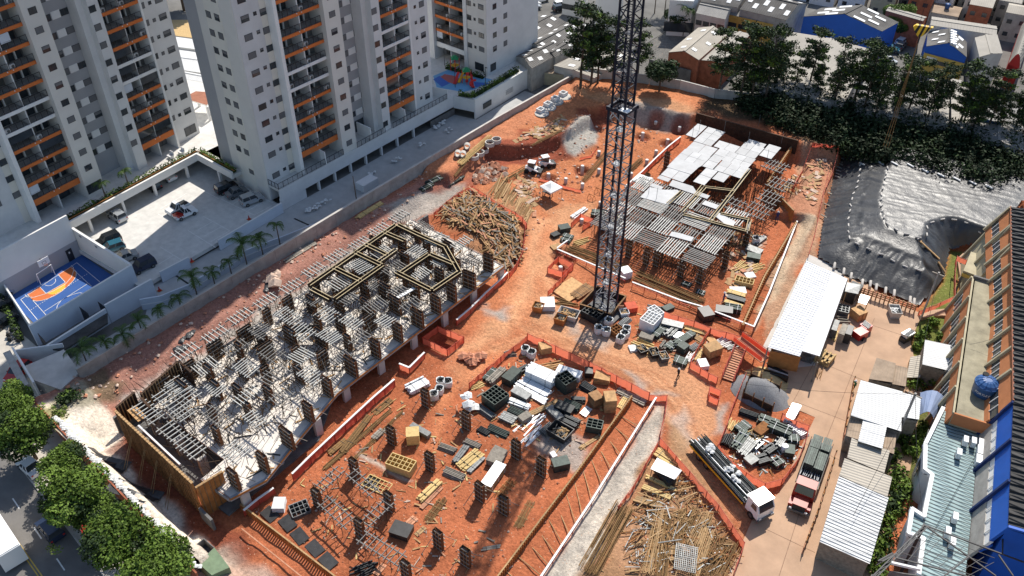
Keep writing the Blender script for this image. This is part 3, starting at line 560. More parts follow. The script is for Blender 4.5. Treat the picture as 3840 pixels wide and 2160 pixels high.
hedge('hedge','long clipped hedge along the deck edge above the covered car park',[(-122.5,42.2),(-124.2,67.6)],1.0,1.1,4.1,['leaf_dark','leaf_green'])
hedge('hedge','bright green hedge on the short deck edge beside the middle tower',[(-123.4,67.9),(-114.0,67.8)],.9,1.1,4.1,['leaf_green','leaf_bright'])
hedge('hedge','green hedge bed behind the deck, beside the middle tower pergola',[(-124.5,75.5),(-117.5,74.5)],1.6,1.0,4.0,['leaf_green','leaf_bright'])
def palm_mesh(h,nf,fl,seed,lean=0):
 random.seed(seed);tr=MB();p0=Vector((0,0,0));
 for k in range(5):
  p1=Vector((lean*((k+1)/5)**2,0,h*(k+1)/5));tr.rod(p0,p1,.14-.015*k,.125-.015*k,8);p0=p1
 fr=MB()
 for i in range(nf):
  a=2*math.pi*i/nf+random.uniform(-.3,.3);el=random.uniform(.35,1.25);L=fl*random.uniform(.8,1.15);prev=p0.copy();ang=el
  for s in range(6):
   d=Vector((math.cos(a)*math.cos(ang),math.sin(a)*math.cos(ang),math.sin(ang)));q=prev+d*(L/6);side=Vector((-math.sin(a),math.cos(a),0))
   fr.rod(prev,q,.03,.025,4);wd=.42*math.sin(math.pi*(s+.9)/6.6)+.08
   for k in range(3):
    m0=prev.lerp(q,(k+.2)/3)
    for sgn in(-1,1):tip=m0+side*sgn*wd+d*.18-Vector((0,0,.18));fr.add([m0,m0+d*.09,tip],[(0,1,2)])
   prev=q;ang-=random.uniform(.28,.5)
 return tr.mesh('trunk','bark',True),fr.mesh('frond','leaf_palm')
PM=[palm_mesh(1,7,1.7,s)for s in(1,2,3)]
def palm(x,y,z,h,label,group,fl=1.0,v=0):
 t=th('palm_tree',label,'palm tree',(x,y,z),random.uniform(0,6),group);base=WM[t]
 o=bpy.data.objects.new('trunk',PM[v][0]);place(o,t,base@Matrix.Diagonal((1,1,h,1)));o=bpy.data.objects.new('crown',PM[v][1]);place(o,t,base@Matrix.Translation((0,0,h-fl))@Matrix.Scale(fl,4));return t
pb=[(t10,740,1335,650,1170),(t10,885,1230,825,1110),(t10,1005,1145,955,1055),(t10,1130,1065,1085,950),(t10,1275,965,1235,870),(t10,1412,875,1375,780),(t10,1533,795,1490,620),(t10,1660,710,1630,590),(t10,1780,630,1750,510),(zg,1025,895,935,650),(zg,1205,785,1130,590),(zg,1390,665,1325,430)]
wh=('fullest crown','thin lopsided crown','small sparse crown','narrow upright crown','few short fronds','wide drooping crown','widest crown on a tall stem','slim upright crown','bushy upright crown','long leaning fronds','two spread fronds','tall stem and feathery crown')
for i,(fn,x,y,xt,yt)in enumerate(pb):
 p=fn(x,y,3.2);p=Vector((-93.75,p.y,0));q=fn(xt,yt,3);
 d=fn(xt,yt,0)-Vector((0,0,CAM_H));tt=p.x/d.x;zt=CAM_H+d.z*tt
 palm(p.x,p.y,0,max(3.5,zt),f'slender palm with {wh[i]}, {ORD[i]} along the wall from the street','palms along the retaining wall',random.uniform(1.2,1.5)*(1.2 if i in(0,6,9)else .9),i%3)
pole=th('bare_palm_stem','bare palm stem without fronds, last in the row beside the podium','palm tree',(-93.8,76.0,0));mb=MB();mb.rod((-93.8,76.0,0),(-93.9,75.9,7.4),.12,.05,8);mb.build('trunk','bark',pole)
for(x,y,v,lab)in((-123.2,50.0,0,'young palm in the planter at the foot of the left tower'),(-123.4,54.2,1,'yellowish palm leaning over the hedge by the left tower entrance')):palm(x,y,4,3.0,lab,'planter palms',1.1,v)
# perimeter wall of the site
pwall=th('retaining_wall','long bare concrete wall with pale coping between the red site and the palms','wall',(-93,80,0))
ys=np.linspace(27.0,134.0,28)
for i,(a,b)in enumerate(zip(ys[:-1],ys[1:])):
 za,zb_=3.1+.5*min(1,(a-27)/50),3.1+.5*min(1,(b-27)/50)
 if a>110:za-=.5*(a-110)/24;zb_-=.5*(b-110)/24
 sg(pwall,'wall_panel',(-93,a+.015,za/2-.4),(-93,b-.015,zb_/2-.4),.3,(za+zb_)/2+.8,'concrete');sg(pwall,'coping',(-93,a,za+.03),(-93,b,zb_+.03),.38,.09,'concrete_pale')
 # sports court and its walls
ct=th('sports_court','small blue and orange basketball court sunk between grey walls','sports court',(-113,35.5,0))
Q0,Q1=-118.0,-104.6
mb=MB();mb.prism([(-117.7,29.6),(-104.7,29.0),(-105.3,42.0),(-118.9,41.9)],-.4,.03);mb.build('court_floor','court_blue',ct)
def cpoly(pts,m,dz):mb=MB();mb.prism([tuple(zc(*p,.03)[:2])for p in pts],.0,.035+dz);return mb.build('court_marking',m,ct)
def arc(cx,cy,rx,ry,a0,a1,n=14,rot=-.48):
 o_=[]
 for k in range(n+1):
  a=R(a0+(a1-a0)*k/n);x,y=rx*math.cos(a),ry*math.sin(a);o_.append((cx+x*math.cos(rot)-y*math.sin(rot),cy+x*math.sin(rot)+y*math.cos(rot)))
 return o_
cpoly([(310,795),(445,705),(520,785),(740,660),(655,570),(800,485),(835,500),(865,540),(860,590),(830,640),(770,700),(700,760),(620,810),(540,845),(470,865),(410,872),(370,860)],'court_orange',.008)
cpoly([(445,705),(655,570),(740,660),(520,785)],'court_blue',.012)
cpoly([(540,785),(735,675),(742,695),(730,730),(690,765),(640,790),(590,800),(560,795)],'court_yellow',.016)
mb=MB()
def cl(*pts,wd=.07):
 for a,b in zip(pts[:-1],pts[1:]):mb.seg(zc(*a,.062),zc(*b,.062),wd,.006)
cl((235,855),(870,438),(1130,655));cl((310,795),(525,1035));cl((235,855),(440,1105));cl((800,487),(1035,705));cl((445,705),(520,785),(740,660),(655,570));cl((500,990),(985,680));
cl(*[(310,800),(370,862),(410,873),(470,866),(540,846),(620,811),(700,761),(770,701),(830,641),(860,591),(865,541),(800,487)]);cl(*[(510,690),(540,700),(580,695),(615,670),(632,645),(625,620)]);cl(*[(640,965),(650,920),(690,870),(750,830),(830,795),(900,778),(950,785)]);cl(*[(285,800),(300,825),(380,830),(480,800),(600,760),(740,680),(810,600),(832,530),(830,490),(805,470)])
for k in range(26):a=zc(350+25*k,972-16.0*k,.062);b=zc(362+25*k,964-16.0*k,.062);mb.seg(a,b,.07,.006)
mb.build('court_lines','line_white',ct)
cw=th('court_wall','high pale wall at the back of the basketball court, lower half painted grey','wall',(-118.3,36,0))
sg(cw,'wall',(-117.9,28.6,5.0),(-119.0,41.9,5.0),.3,4.6,'render_white');sg(cw,'painted_base',(-117.88,28.7,1.2),(-118.96,41.9,1.2),.3,3.2,'render_dgrey')
dr=bx(cw,'door',(-118.7,40.2,.95),(.12,1.0,2.3),'dark_metal',rz=R(4.5));bx(dr,'sign',(-118.62,40.2,1.5),(.04,.22,.3),'white_paint',rz=R(4.5))
cw=th('court_wall','sunlit cream wall between the basketball court and the parked cars','wall',(-112,42.2,0))
sg(cw,'wall',(-119.2,42.1,2.8),(-105.5,42.9,2.2),.3,3.9,'render_cream');sg(cw,'wall',(-119.2,42.1,.2),(-105.4,42.9,.2),.28,1.4,'render_cream');sg(cw,'coping',(-119.2,42.1,4.78),(-105.5,42.9,4.18),.36,.07,'render_white')
for f in(.14,.42):p=Vector((-119.2,42.1,4.2)).lerp(Vector((-105.5,42.9,3.4)),f);bx(cw,'vent_grille',(p.x,p.y-.16,p.z),(.55,.06,.3),'steel_grey')
cw=th('court_wall','grey wall along the near side of the basketball court','wall',(-105,35,0));sg(cw,'wall',(-104.7,27.2,1.5),(-105.35,43.1,1.9),.25,4.2,'wall_paleblue');sg(cw,'coping',(-104.7,27.2,3.62),(-105.35,43.1,4.03),.3,.06,'render_white')
cw=th('court_wall','narrow side wall with white edge between the street hedge and the basketball court','wall',(-112,29.3,0));sg(cw,'wall',(-118.0,30.0,.9),(-104.7,27.6,1.2),.2,2.6,'render_white')
cw=th('alley_wall','grey outer wall of the service alley facing the palms, nearest the court','wall',(-101.2,35,0));sg(cw,'wall',(-100.7,27.0,1.2),(-101.3,36.0,1.3),.22,2.6,'wall_paleblue');sg(cw,'wall',(-101.3,36.1,1.6),(-101.3,43.4,1.6),.22,3.2,'wall_paleblue');sg(cw,'coping',(-100.7,27.0,2.53),(-101.3,36.0,2.63),.28,.06,'render_white');sg(cw,'coping',(-101.3,36.05,3.23),(-101.3,43.4,3.23),.28,.06,'render_white')
mb=MB();mb.prism([(-100.6,27.2),(-98.9,28.2),(-99.3,34.9),(-101.2,36.0)],1.7,1.95);sr=mb.build('shed_roof','tar_roof');tag(sr,'flat dark tar covered roof beside the alley wall','roof')
for lab,pp in(('black steel gate panels across the alley end beside the court wall corner',((-103.6,36.2),(-101.6,36.2))),('black steel gate panels standing in the alley near the court lines',((-104.6,34.0),(-102.4,34.0))),('black steel gate panels at the street end of the alley',((-103.9,27.6),(-101.6,27.4)))):
 g_=th('alley_gate',lab,'gate',(pp[0][0],pp[0][1],0),group='black alley gates');a,b=Vector((*pp[0],0)),Vector((*pp[1],0))
 for k in range(3):
  for j in range(2):u,v=a.lerp(b,k/3+.01),a.lerp(b,(k+1)/3-.01);sg(g_,'gate_panel',u+Vector((0,0,.7+1.25*j)),v+Vector((0,0,.7+1.25*j)),.06,1.18,'dark_metal')
hp=th('basketball_hoop','white basketball backboard over a small goal frame on the court','basketball hoop',(-117.3,35.6,-.24))
bx(hp,'backboard',(-117.2,35.9,3.05),(.08,1.7,1.1),'paper_white',rz=R(4));bx(hp,'target_square',(-117.15,35.9,2.95),(.02,.6,.45),'steel_grey',rz=R(4));bx(hp,'target_fill',(-117.135,35.9,2.95),(.02,.5,.36),'paper_white',rz=R(4))
mb=MB();[mb.rod((-116.85+.22*math.cos(a),35.9+.22*math.sin(a),2.7),(-116.85+.22*math.cos(a+.53),35.9+.22*math.sin(a+.53),2.7),.02)for a in[k*.5236 for k in range(12)]];mb.build('rim','orange_band',hp);sg(hp,'arm',(-118.5,35.9,3.0),(-117.2,35.9,3.0),.08,.08,'steel_grey')
gl=th('goal_frame','white goal frame under the basketball backboard','goal',(-116.2,35.5,-.24))
gp=[zc(465,690,.03),zc(628,580,.03)]
for p in gp:sg(gl,'post',p,p+Vector((0,0,2.0)),.09,.09,'white_paint')
sg(gl,'crossbar',gp[0]+Vector((0,0,2.0)),gp[1]+Vector((0,0,2.0)),.09,.09,'white_paint',ext=.09)
for p in gp:sg(gl,'stay',p+Vector((0,0,2)),p+Vector((-1.0,0,0)),.06,.06,'white_paint')
D('form_edge',(.17,.07,.03),.85,.4,2,rnd=.2);D('batten',(.50,.40,.24),.8,.2,3,rnd=.12);D('bar_dark',(.075,.05,.032),.8,.4,3)
def col_form(label,x,y,z,h=3.2,rz=0.0,wd=1.1,dp=.5,group=None,spikes=True):
 t=th('column_formwork',label,'column formwork',(x,y,z),rz,group);F=local(t)
 for s in(-1,1):
  bx(t,'panel',F(0,s*dp/2,h/2),(wd,.05,h),'form_brown',rz=rz);bx(t,'end_panel',F(s*wd/2,0,h/2),(.05,dp,h*.97),'form_edge',rz=rz)
  for k in range(4):bx(t,'waler',F(0,s*(dp/2+.07),h*(.14+.24*k)),(wd+.35,.07,.09),'rib_steel',rz=rz)
  for k in range(3):bx(t,'stud',F((k-1)*wd*.38,s*(dp/2+.04),h/2),(.07,.06,h*.98),'ply_old',rz=rz)
 bx(t,'core',F(0,0,h*.46),(wd-.08,dp-.08,h*.9),'concrete_dark',rz=rz)
 if spikes:
  mb=MB()
  for k in range(10):mb.rod((random.uniform(-.45,.45)*wd,random.uniform(-.4,.4)*dp,h*.9),(random.uniform(-.5,.5)*wd,random.uniform(-.5,.5)*dp,h+random.uniform(.3,.8)),.012,.012,4)
  mb.build('starter_bars','rust',t,mtx=WM[t])
 for s in(-1,1):sg(t,'raking_prop',F(s*wd*.3,s*(dp/2+.1),h*.72),F(s*(wd*.3+.5),s*(dp/2+1.6),.05),.05,.05,'rib_steel')
 return t
def joists(label,c,L,Wd,rz,n=None,legs=3.0,group=None,pale=False,beam='joist',jm='joist',skew=0.0,wide=.09,ext=.35):
 """falsework bay: two or three long bearers, cross joists, props down to the floor"""
 t=th('falsework_bay',label,'falsework',c,rz,group);F=local(t);n=n or max(3,round(L/.62));nb=2 if Wd<2.6 else 3
 for b in range(nb):yy=-Wd/2+Wd*(b+.0)/(nb-1)*.86+Wd*.07;sg(t,'bearer',F(-L/2-.25,yy,0),F(L/2+.25,yy,0),.11,.16,beam)
 for k in range(n):
  xx=-L/2+L*(k+.5)/n+random.uniform(-.05,.05);e0,e1=ext*random.uniform(.4,1.2),ext*random.uniform(.4,1.2)
  sg(t,'joist',F(xx-skew*Wd,-Wd/2-e0,.15),F(xx+skew*Wd,Wd/2+e1,.15),wide,.12,jm)
 if legs:
  m=max(2,round(L/1.6));mb=MB()
  for k in range(m):
   for b in range(nb):
    xx=-L/2+L*(k+.5)/m;yy=-Wd/2+Wd*b/(nb-1)*.86+Wd*.07;sg(t,'prop',F(xx,yy,-.05),F(xx+random.uniform(-.1,.1),yy,-legs),.08,.08,'bar_dark',kind='rod')
    if b<nb-1 and k<m-1:mb.rod((xx,yy,-legs*.9),(xx+L/m,yy,-legs*.2),.022,.022,4);mb.rod((xx,yy,-legs*.25),(xx,yy+Wd/(nb-1)*.86,-legs*.85),.022,.022,4)
   if k<m-1:mb.rod((xx,-Wd*.43,-legs*.5),(xx+L/m,-Wd*.43,-legs*.5),.022,.022,4)
  if mb.v:mb.build('bracing','bar_dark',t,mtx=WM[t])
 return t
def beam_form(label,p,q,group,h=.6,w_=.42):
 p,q=Vector(p),Vector(q);t=th('beam_formwork',label,'beam formwork',p,group=group);x,y,z,L=frame(p,q)
 for s in(-1,1):
  o=y*(s*w_/2);sg(t,'side_panel',p+o-z*(h/2),q+o-z*(h/2),.05,h,'form_brown');sg(t,'top_batten',p+o*1.35+z*.05,q+o*1.3+z*.05,.10,.06,'batten')
 sg(t,'soffit',p-z*(h*.9),q-z*(h*.9),w_*.86,.05,'ply_black');n=max(2,int(L/1.3))
 for k in range(n):
  c=p.lerp(q,(k+.5)/n);sg(t,'yoke',c-y*.32-z*.32,c-y*.32-z*2.6,.06,.06,'rust')
 return t
def form_wall(name,label,p,q,h,m='form_orange',rib='ply_old',step=.45,side=1,th_=.12,cat='formwork wall',group=None,ribs_both=False):
 p,q=Vector(p),Vector(q);t=th(name,label,cat,p,group=group);x,y,z,L=frame(Vector((p.x,p.y,0)),Vector((q.x,q.y,0)));up=Vector((0,0,h/2))
 n=max(1,round(L/1.9))
 for k in range(n):a,b=p.lerp(q,k/n),p.lerp(q,(k+1)/n);sg(t,'panel',a+up+x*.01,b+up-x*.01,th_,h,m)
 for k in range(int(L/step)):
  c=p.lerp(q,(k+.5)*step/L)
  for s in((1,-1)if ribs_both else(side,)):sg(t,'stud',c+y*(s*(th_/2+.05)),c+y*(s*(th_/2+.05))+Vector((0,0,h*1.02)),.10,.10,rib)
 sg(t,'top_plate',p+Vector((0,0,h+.04)),q+Vector((0,0,h+.04)),th_+.16,.07,'timber' if m=='form_orange' else m);return t
def net_fence(label,pts,h=1.15,rail=None,group='orange safety net fences',m='net',post='mast_red',step=2.2,z=None,posts=True):
 pts=[Vector(p)for p in pts];t=th('safety_fence',label,'fence',pts[0],group=group)
 for a,b in zip(pts[:-1],pts[1:]):
  L=(b-a).length;n=max(1,round(L/step))
  for k in range(n):
   u,v=a.lerp(b,k/n),a.lerp(b,(k+1)/n);mb=MB();x,y,zz,l=frame(u,v);g_=5
   for i in range(g_):
    f0,f1=i/g_,(i+1)/g_;w0,w1=.10*math.sin(f0*math.pi)*random.uniform(-1,1),.10*math.sin(f1*math.pi)*random.uniform(-1,1)
    if i:w0=wl
    A_,B_=u.lerp(v,f0)+y*w0,u.lerp(v,f1)+y*w1;wl=w1;d0=-.12*math.sin(f0*math.pi);d1=-.12*math.sin(f1*math.pi)
    mb.quad(A_+Vector((0,0,.03)),B_+Vector((0,0,.03)),B_+Vector((0,0,h+d1)),A_+Vector((0,0,h+d0)))
   mb.build('net_panel',m,t)
   if posts:bx(t,'post',(u.x,u.y,u.z+h*.52),(.08,.08,h*1.08),post)
  if rail:sg(t,'top_rail',a+Vector((0,0,h+.06)),b+Vector((0,0,h+.06)),.24,.10,rail)
  elif rail is None:sg(t,'top_rail',a+Vector((0,0,h-.02)),b+Vector((0,0,h-.02)),.05,.05,post)
 if posts:b=pts[-1];bx(t,'post',(b.x,b.y,b.z+h*.52),(.08,.08,h*1.08),post)
 return t
def rail_fence(label,pts,h=1.0,group='white guard rails',m='white_paint',net=False):
 pts=[Vector(p)for p in pts];t=th('guard_rail',label,'guard rail',pts[0],group=group)
 for a,b in zip(pts[:-1],pts[1:]):
  sg(t,'top_rail',a+Vector((0,0,h)),b+Vector((0,0,h)),.22,.10,m,ext=.1);n=max(1,round((b-a).length/2.0))
  sg(t,'mid_rail',a+Vector((0,0,h*.5)),b+Vector((0,0,h*.5)),.06,.05,'mast_red')
  for k in range(n+1):c=a.lerp(b,k/n);bx(t,'post',(c.x,c.y,c.z+h/2),(.07,.07,h),'mast_red')
 return t
def debris(name,polys,n,mats,size=(.3,1.6),zf=None,kindlen=True,label=None,cat=None,lay=.08,ang=None,spread=.5,thing=False,stackz=.0,w_=(.08,.22)):
 """loose boards and offcuts lying on the soil; nobody could count them"""
 mb=MB();
 for poly in(polys if isinstance(polys[0][0],(list,tuple,Vector))else[polys]):
  xs=[p[0]for p in poly];ys_=[p[1]for p in poly];k=0;tries=0
  while k<n and tries<n*40:
   tries+=1;x,y=random.uniform(min(xs),max(xs)),random.uniform(min(ys_),max(ys_))
   if not inpoly(np.array([x]),np.array([y]),[tuple(p[:2])for p in poly])[0]:continue
   L=random.uniform(*size);a=(random.uniform(0,math.pi)if ang is None else ang+random.gauss(0,spread));z=(gz(x,y)if zf is None else zf)+random.uniform(.03,.05+stackz);dz=random.gauss(0,lay)
   d=Vector((math.cos(a)*L/2,math.sin(a)*L/2,dz*L/2));c=Vector((x,y,z+abs(d.z)));mb.seg(c-d,c+d,random.uniform(*w_),random.uniform(.04,.09),mi=random.randrange(len(mats)));k+=1
 o=mb.build(name,mats);return tag(o,label,cat,kind='stuff')
def rocks(name,poly,n,mats,size=(.1,.5),zoff=0):
 mb=MB();xs=[p[0]for p in poly];ys_=[p[1]for p in poly];k=0;tries=0
 while k<n and tries<n*40:
  tries+=1;x,y=random.uniform(min(xs),max(xs)),random.uniform(min(ys_),max(ys_))
  if not inpoly(np.array([x]),np.array([y]),[tuple(p[:2])for p in poly])[0]:continue
  r=size[0]+(size[1]-size[0])*random.random()**2.5;mb.rock((x,y,gz(x,y)+r*.25+zoff),r,mi=random.randrange(len(mats)));k+=1
 return tag(mb.build(name,mats),kind='stuff')
 # left building: deck with upper formwork
DZ=3.0
lb=th('concrete_deck','pale concrete floor deck of the left half built block, columns below and formwork on top','building',(-72,50,0))
dk=[(-80.6,29.6),(-66.5,29.9),(-66.2,26.6),(-61.6,26.9),(-60.6,31),(-62.6,38),(-64.4,45),(-64.6,77.5),(-83.2,77.5),(-82.4,50)]
mb=MB();mb.prism(dk,DZ-.28,DZ);D('deck',(.68,.62,.55),.9,.16,.5,.1,9);D('deck_edge',(.30,.30,.31),.9,.2,.8);mb.build('deck_slab',['deck'],lb)
for a,b in zip(dk[2:8],dk[3:9]):sg(lb,'edge_beam',(*a,DZ-.2),(*b,DZ-.2),.3,.5,'deck_edge');sg(lb,'edge_form',(a[0]+.2,a[1],DZ-.05),(b[0]+.2,b[1],DZ-.05),.06,.28,'form_orange')
mb=MB();mb.prism([(-82.2,25.6),(-62,26.4),(-62.5,40),(-66.5,46),(-66.5,77),(-82.4,77)],-.2,.16);mb.build('basement_shade_floor','concrete_dark',lb)  # dark floor added, its colour stands in for deep shade under the deck
for i in range(9):
 y=28.5+i*6.1
 for x in((-61.3 if y<34 else-63.2 if y<41 else-64.9),-69,-73.5,-78.5):bx(lb,'column',(x,y,gz(x,y)/2+1.3),(.45,1.0,2.9-gz(x,y)),'concrete_pale')
 bx(lb,'rear_wall',(-82.3,y,1.4),(.3,6.0,2.7),'concrete_dark')
g_='column formwork on the left deck'
colpos=[(-65.6,75.3),(-65.1,70.6),(-65.1,67.0),(-65.1,63.8),(-65.1,60.2),(-65.2,56.6),(-65.2,52.6),(-65.2,48.4),(-64.9,44.2),(-63.5,40.0),(-62.3,35.8),(-61.6,31.8),(-62.2,28.3)]
edge_names=['beside the timber heap end','by the corner ladder bays','beside the red net pit','above the pit side columns','over the tall white column']
for i,(x,y)in enumerate(colpos):col_form(f'dark column formwork on the right edge of the left deck, {ORD[len(colpos)-1-i]} from the front',x,y,DZ,2.9,R(8 if i<2 else 0),2.0 if i%3==1 else 1.5,.45,g_)
rows_x=(-69.2,-72.2,-75.2,-78.0,-80.6)
for r_,x in enumerate(rows_x):
 for k in range(11):
  y=31.2+k*4.1+(r_%2)*1.7
  if y>75:continue
  col_form(f'column formwork on the left deck, {ORD[r_]} row from right, {ORD[k]} from front',x+random.uniform(-.35,.35),y+random.uniform(-.5,.5),DZ,random.uniform(2.5,2.95),R(random.choice((0,90,0,0))),random.choice((1.1,1.5,2.1)),.42,g_,spikes=False)
g_='joist ladders on the left deck'
k=0
for y in np.arange(36.5,77,4.2):
 joists(f'ladder of pale joists along the left edge of the left deck, {ORD[k]} from the front',(-82.2+.25*math.sin(k*2),y,DZ+2.55),3.3,1.5,R(90),6,2.5,g_,jm='joist_pale');k+=1
lab_r=('between edge columns','behind the first row','middle of the deck','beside the left strip')
k=0
for r_,x in enumerate((-66.6,-70.4,-74.1,-78.0)):
 for j in range(11):
  y=30.6+j*4.3+(r_%2)*1.6
  if r_==0 and y<33:x0=x+2.2
  else:x0=x
  if y>76:continue
  big_=random.random()
  joists(f'ladder of joists {lab_r[r_]} of the left block, {ORD[j]} from the front',(x0+random.uniform(-.3,.3),y+random.uniform(-.5,.5),DZ+random.choice((2.4,2.55,2.3))),random.uniform(2.4,3.6),random.choice((1.3,1.6,2.0)),R(90 if big_<.55 else 0),random.choice((6,7,8)),2.4,g_,jm=random.choice(('joist','joist_pale')),skew=random.uniform(-.08,.08))
  k+=1
for j,(y,x0,x1)in enumerate(((27.7,-79.2,-75),(30.2,-79.0,-72.5),(27.6,-74.0,-67),(32.4,-79.6,-74.5))):
 joists(f'long diagonal looking joist ladder behind the front formwork wall, {ORD[j]} of four',((x0+x1)/2,y,DZ+2.4),x1-x0,1.5,R(0),None,2.3,'front joist ladders of the left deck',jm='joist_pale')
B6=lambda x,y:zk(x,y,DZ+2.95)
bl=[((355,690),(890,322)),((895,315),(1350,0)),((380,730),(600,845)),((640,492),(940,640)),((650,845),(940,640)),((940,640),(1190,465)),((885,322),(1180,465)),((1000,230),(1245,350)),((1140,430),(1340,288)),((1215,92),(1440,190)),((1350,0),(1580,112)),((1580,112),(1900,255)),((1395,552),(1720,335)),((1720,335),(1990,450)),((1340,540),(1750,748)),((1750,748),(2060,540)),((2060,540),(1900,255))]
wh=('left outer edge, front half','left outer edge, far half','front end of the left cell','between the two front cells','right side of the front cell','right side of the second cell','across behind the second cell','across the third cell','right side of the third cell','across before the far corner','far end, left half','far end, right half','left side of the right cell','far side of the right cell','front side of the right cell','right side of the right cell','right end beside the ladders')
for(a,b),l_ in zip(bl,wh):beam_form(f'black beam box with yellow battens on the left block, {l_}',B6(*a),B6(*b),'beam boxes on the left block')
form_wall('formwork_wall','long orange formwork wall at the street end of the left block, front face in shade',(-80.0,25.3,-.9),(-64.2,24.7,-.9),6.6,step=.5,side=-1,ribs_both=True)
form_wall('formwork_wall','dark ribbed formwork wall at the left front corner compartment',(-80.4,25.6,2.6),(-80.9,28.4,2.6),3.1,m='form_brown',rib='timber',step=.42,ribs_both=True,group='left side formwork compartments')
form_wall('formwork_wall','dark ribbed formwork wall of the second compartment from the street',(-80.0,28.6,2.6),(-81.4,34.8,2.6),3.1,m='form_brown',rib='timber',step=.42,ribs_both=True,group='left side formwork compartments')
form_wall('formwork_wall','short cross wall of formwork between the two left compartments',(-79.6,28.4,2.6),(-77.4,28.2,2.6),3.0,m='form_brown',rib='timber',step=.42,group='left side formwork compartments')
form_wall('formwork_wall','short cross wall of formwork closing the left compartments, nearest the ladders',(-81.3,34.9,2.6),(-78.6,34.7,2.6),3.0,m='form_brown',rib='timber',step=.42,group='left side formwork compartments')
form_wall('formwork_wall','orange plywood panel wall at the street corner of the lower pit, rusty and propped',(-64.1,24.8,-1.0),(-63.7,28.0,-1.0),5.9,m='form_orange',step=.6,side=-1)
wl=th('concrete_wall','grey bare concrete wall stub under the orange corner panels facing the street trench','wall',(-64,24.6,-1));bx(wl,'wall',(-62.9,24.4,.3),(2.4,.3,3.0),'concrete_dark',rz=R(-3))
for j,f in enumerate((.18,.36,.52,.7)):
 p=Vector((-80,25.2,3.6)).lerp(Vector((-64.2,24.6,3.6)),f);q=Vector((p.x+.6,22.6,gz(p.x+.6,22.6)))
 t=th('raking_shore',f'pair of thin timber shores leaning on the street formwork wall, {ORD[j]} from the left',"prop",q,group='timber shores of the street wall')
 for o in(-.2,.25):sg(t,'pole',q+Vector((o,0,0)),p+Vector((o*.4,-.1,0)),.08,.08,'timber',kind='rod')
ply=th('plywood_sheet','tan plywood sheet resting on the corner of the left block formwork','plywood sheet',(-78.9,27.3,4.6));bx(ply,'sheet',(-78.4,26.9,5.0),(2.6,1.1,.05),'ply',rz=R(-4))
sg(th('white_beam','long white metal beam lying along the inside of the street formwork wall','beam',(-75,25.8,4.6)),'beam',(-76.6,25.95,5.0),(-68.0,25.6,5.0),.2,.2,'white_metal')
t=th('white_beam','long white metal plank lying across the middle of the left block','beam',(-72,60,5.5));sg(t,'beam',zk(1315,860,5.4),zk(1570,715,5.4),.5,.12,'paper_white')
t=th('black_sheet','black film faced sheet leaning amid the left deck columns','plywood sheet',zk(370,1180,3.4));sg(t,'sheet',zk(190,1195,4.9),zk(480,1180,4.9),.05,1.3,'ply_black')
debris('deck_offcuts',dk,420,['timber','timber_grey','steel_dark','ply','joist_pale'],(.4,2.2),zf=DZ,lay=.03)
mb=MB()
for _ in range(1300):
 x,y=random.uniform(-82.5,-65.5),random.uniform(27,76);a=random.uniform(0,6.28);l=random.uniform(.8,2.2);mb.rod((x,y,DZ+random.uniform(0,.3)),(x+math.cos(a)*l,y+math.sin(a)*l,DZ+random.uniform(1.4,2.6)),.034,.034,4)
tag(mb.build('shoring_tubes','bar_dark'),kind='stuff')
# lower pit: column formwork, walls, boards
pc=[(-56.4,52.3),(-50.1,52.8),(-55.4,45.3),(-49.1,45.3),(-55.3,39.2),(-55.3,33.6),(-48.7,38.3),(-48.6,33.8),(-41.8,45.7),(-38.5,45.9),(-41.2,38.2),(-37.5,38.4),(-41.3,33.4),(-42.4,52.9),(-38.5,52.7)]
pl=['left rear corner of the pit','rear row second, white bags on top','behind the yellow timber frame, left','right of the yellow timber frame','beside the joist ladders near the red fence','beside the dark cage and joist ladder','between joist ladders, near the black box','front, joined to a long white ladder','beside the grey beam stack','right of the grey beam stack','right of the black box','front right with wooden planks','front edge of the picture','by the charcoal box','beside the green bin at the right wall']
for(x,y),l_ in zip(pc,pl):col_form(f'dark ribbed column formwork in the pit, {l_}',x,y,gz(x,y)-.05,3.0,R(random.uniform(-4,4)),1.1,.5,'column formwork in the lower pit')
wb_=[p for p in WALL_B]
fw=th('formwork_wall','long brown plank formwork wall along the right side of the lower pit','formwork wall',wb_[-1])
wpts=[Vector((p.x,p.y,-1.45))for p in wb_]
for a,b in zip(wpts[:-1],wpts[1:]):
 L=(b-a).length;n=max(1,int(L/.36));x_,y_,z_,_=frame(a,b)
 for k in range(n):
  u,v=a.lerp(b,k/n),a.lerp(b,(k+1)/n);c=(u+v)/2
  sg(fw,'plank',Vector((c.x,c.y,-1.0)),Vector((c.x,c.y,1.02+random.uniform(-.05,.05))),.10,(L/n)*.94,'form_orange')
  if k%2==0:c2=c-y_*.1;sg(fw,'stud',Vector((c2.x,c2.y,-.9)),Vector((c2.x,c2.y,1.0)),.08,.09,'ply_old')
 sg(fw,'footing',a+Vector((0,0,.15)),b+Vector((0,0,.15)),.3,.5,'concrete_pale');sg(fw,'top_plate',a+Vector((0,0,2.52)),b+Vector((0,0,2.52)),.16,.06,'timber')
i_=0;L_tot=[(wpts[i+1]-wpts[i]).length for i in range(len(wpts)-1)]
for a,b,ra,rb in zip(wpts[:-1],wpts[1:],RAIL_B[:-1],RAIL_B[1:]):
 for k in range(7):
  f=(k+.5)/7;p=a.lerp(b,f)+Vector((.15,0,1.5));q=ra.lerp(rb,f*.97)+Vector((-.25,-.6,0));q.z=gz(q.x,q.y)+.3
  if i_<20:sg(th('raking_shore',f'thin timber strut across the right trench, {ORD[i_]} from the front','prop',p,group='struts across the right trench'),'strut',p,q,.08,.08,'timber')
  i_+=1
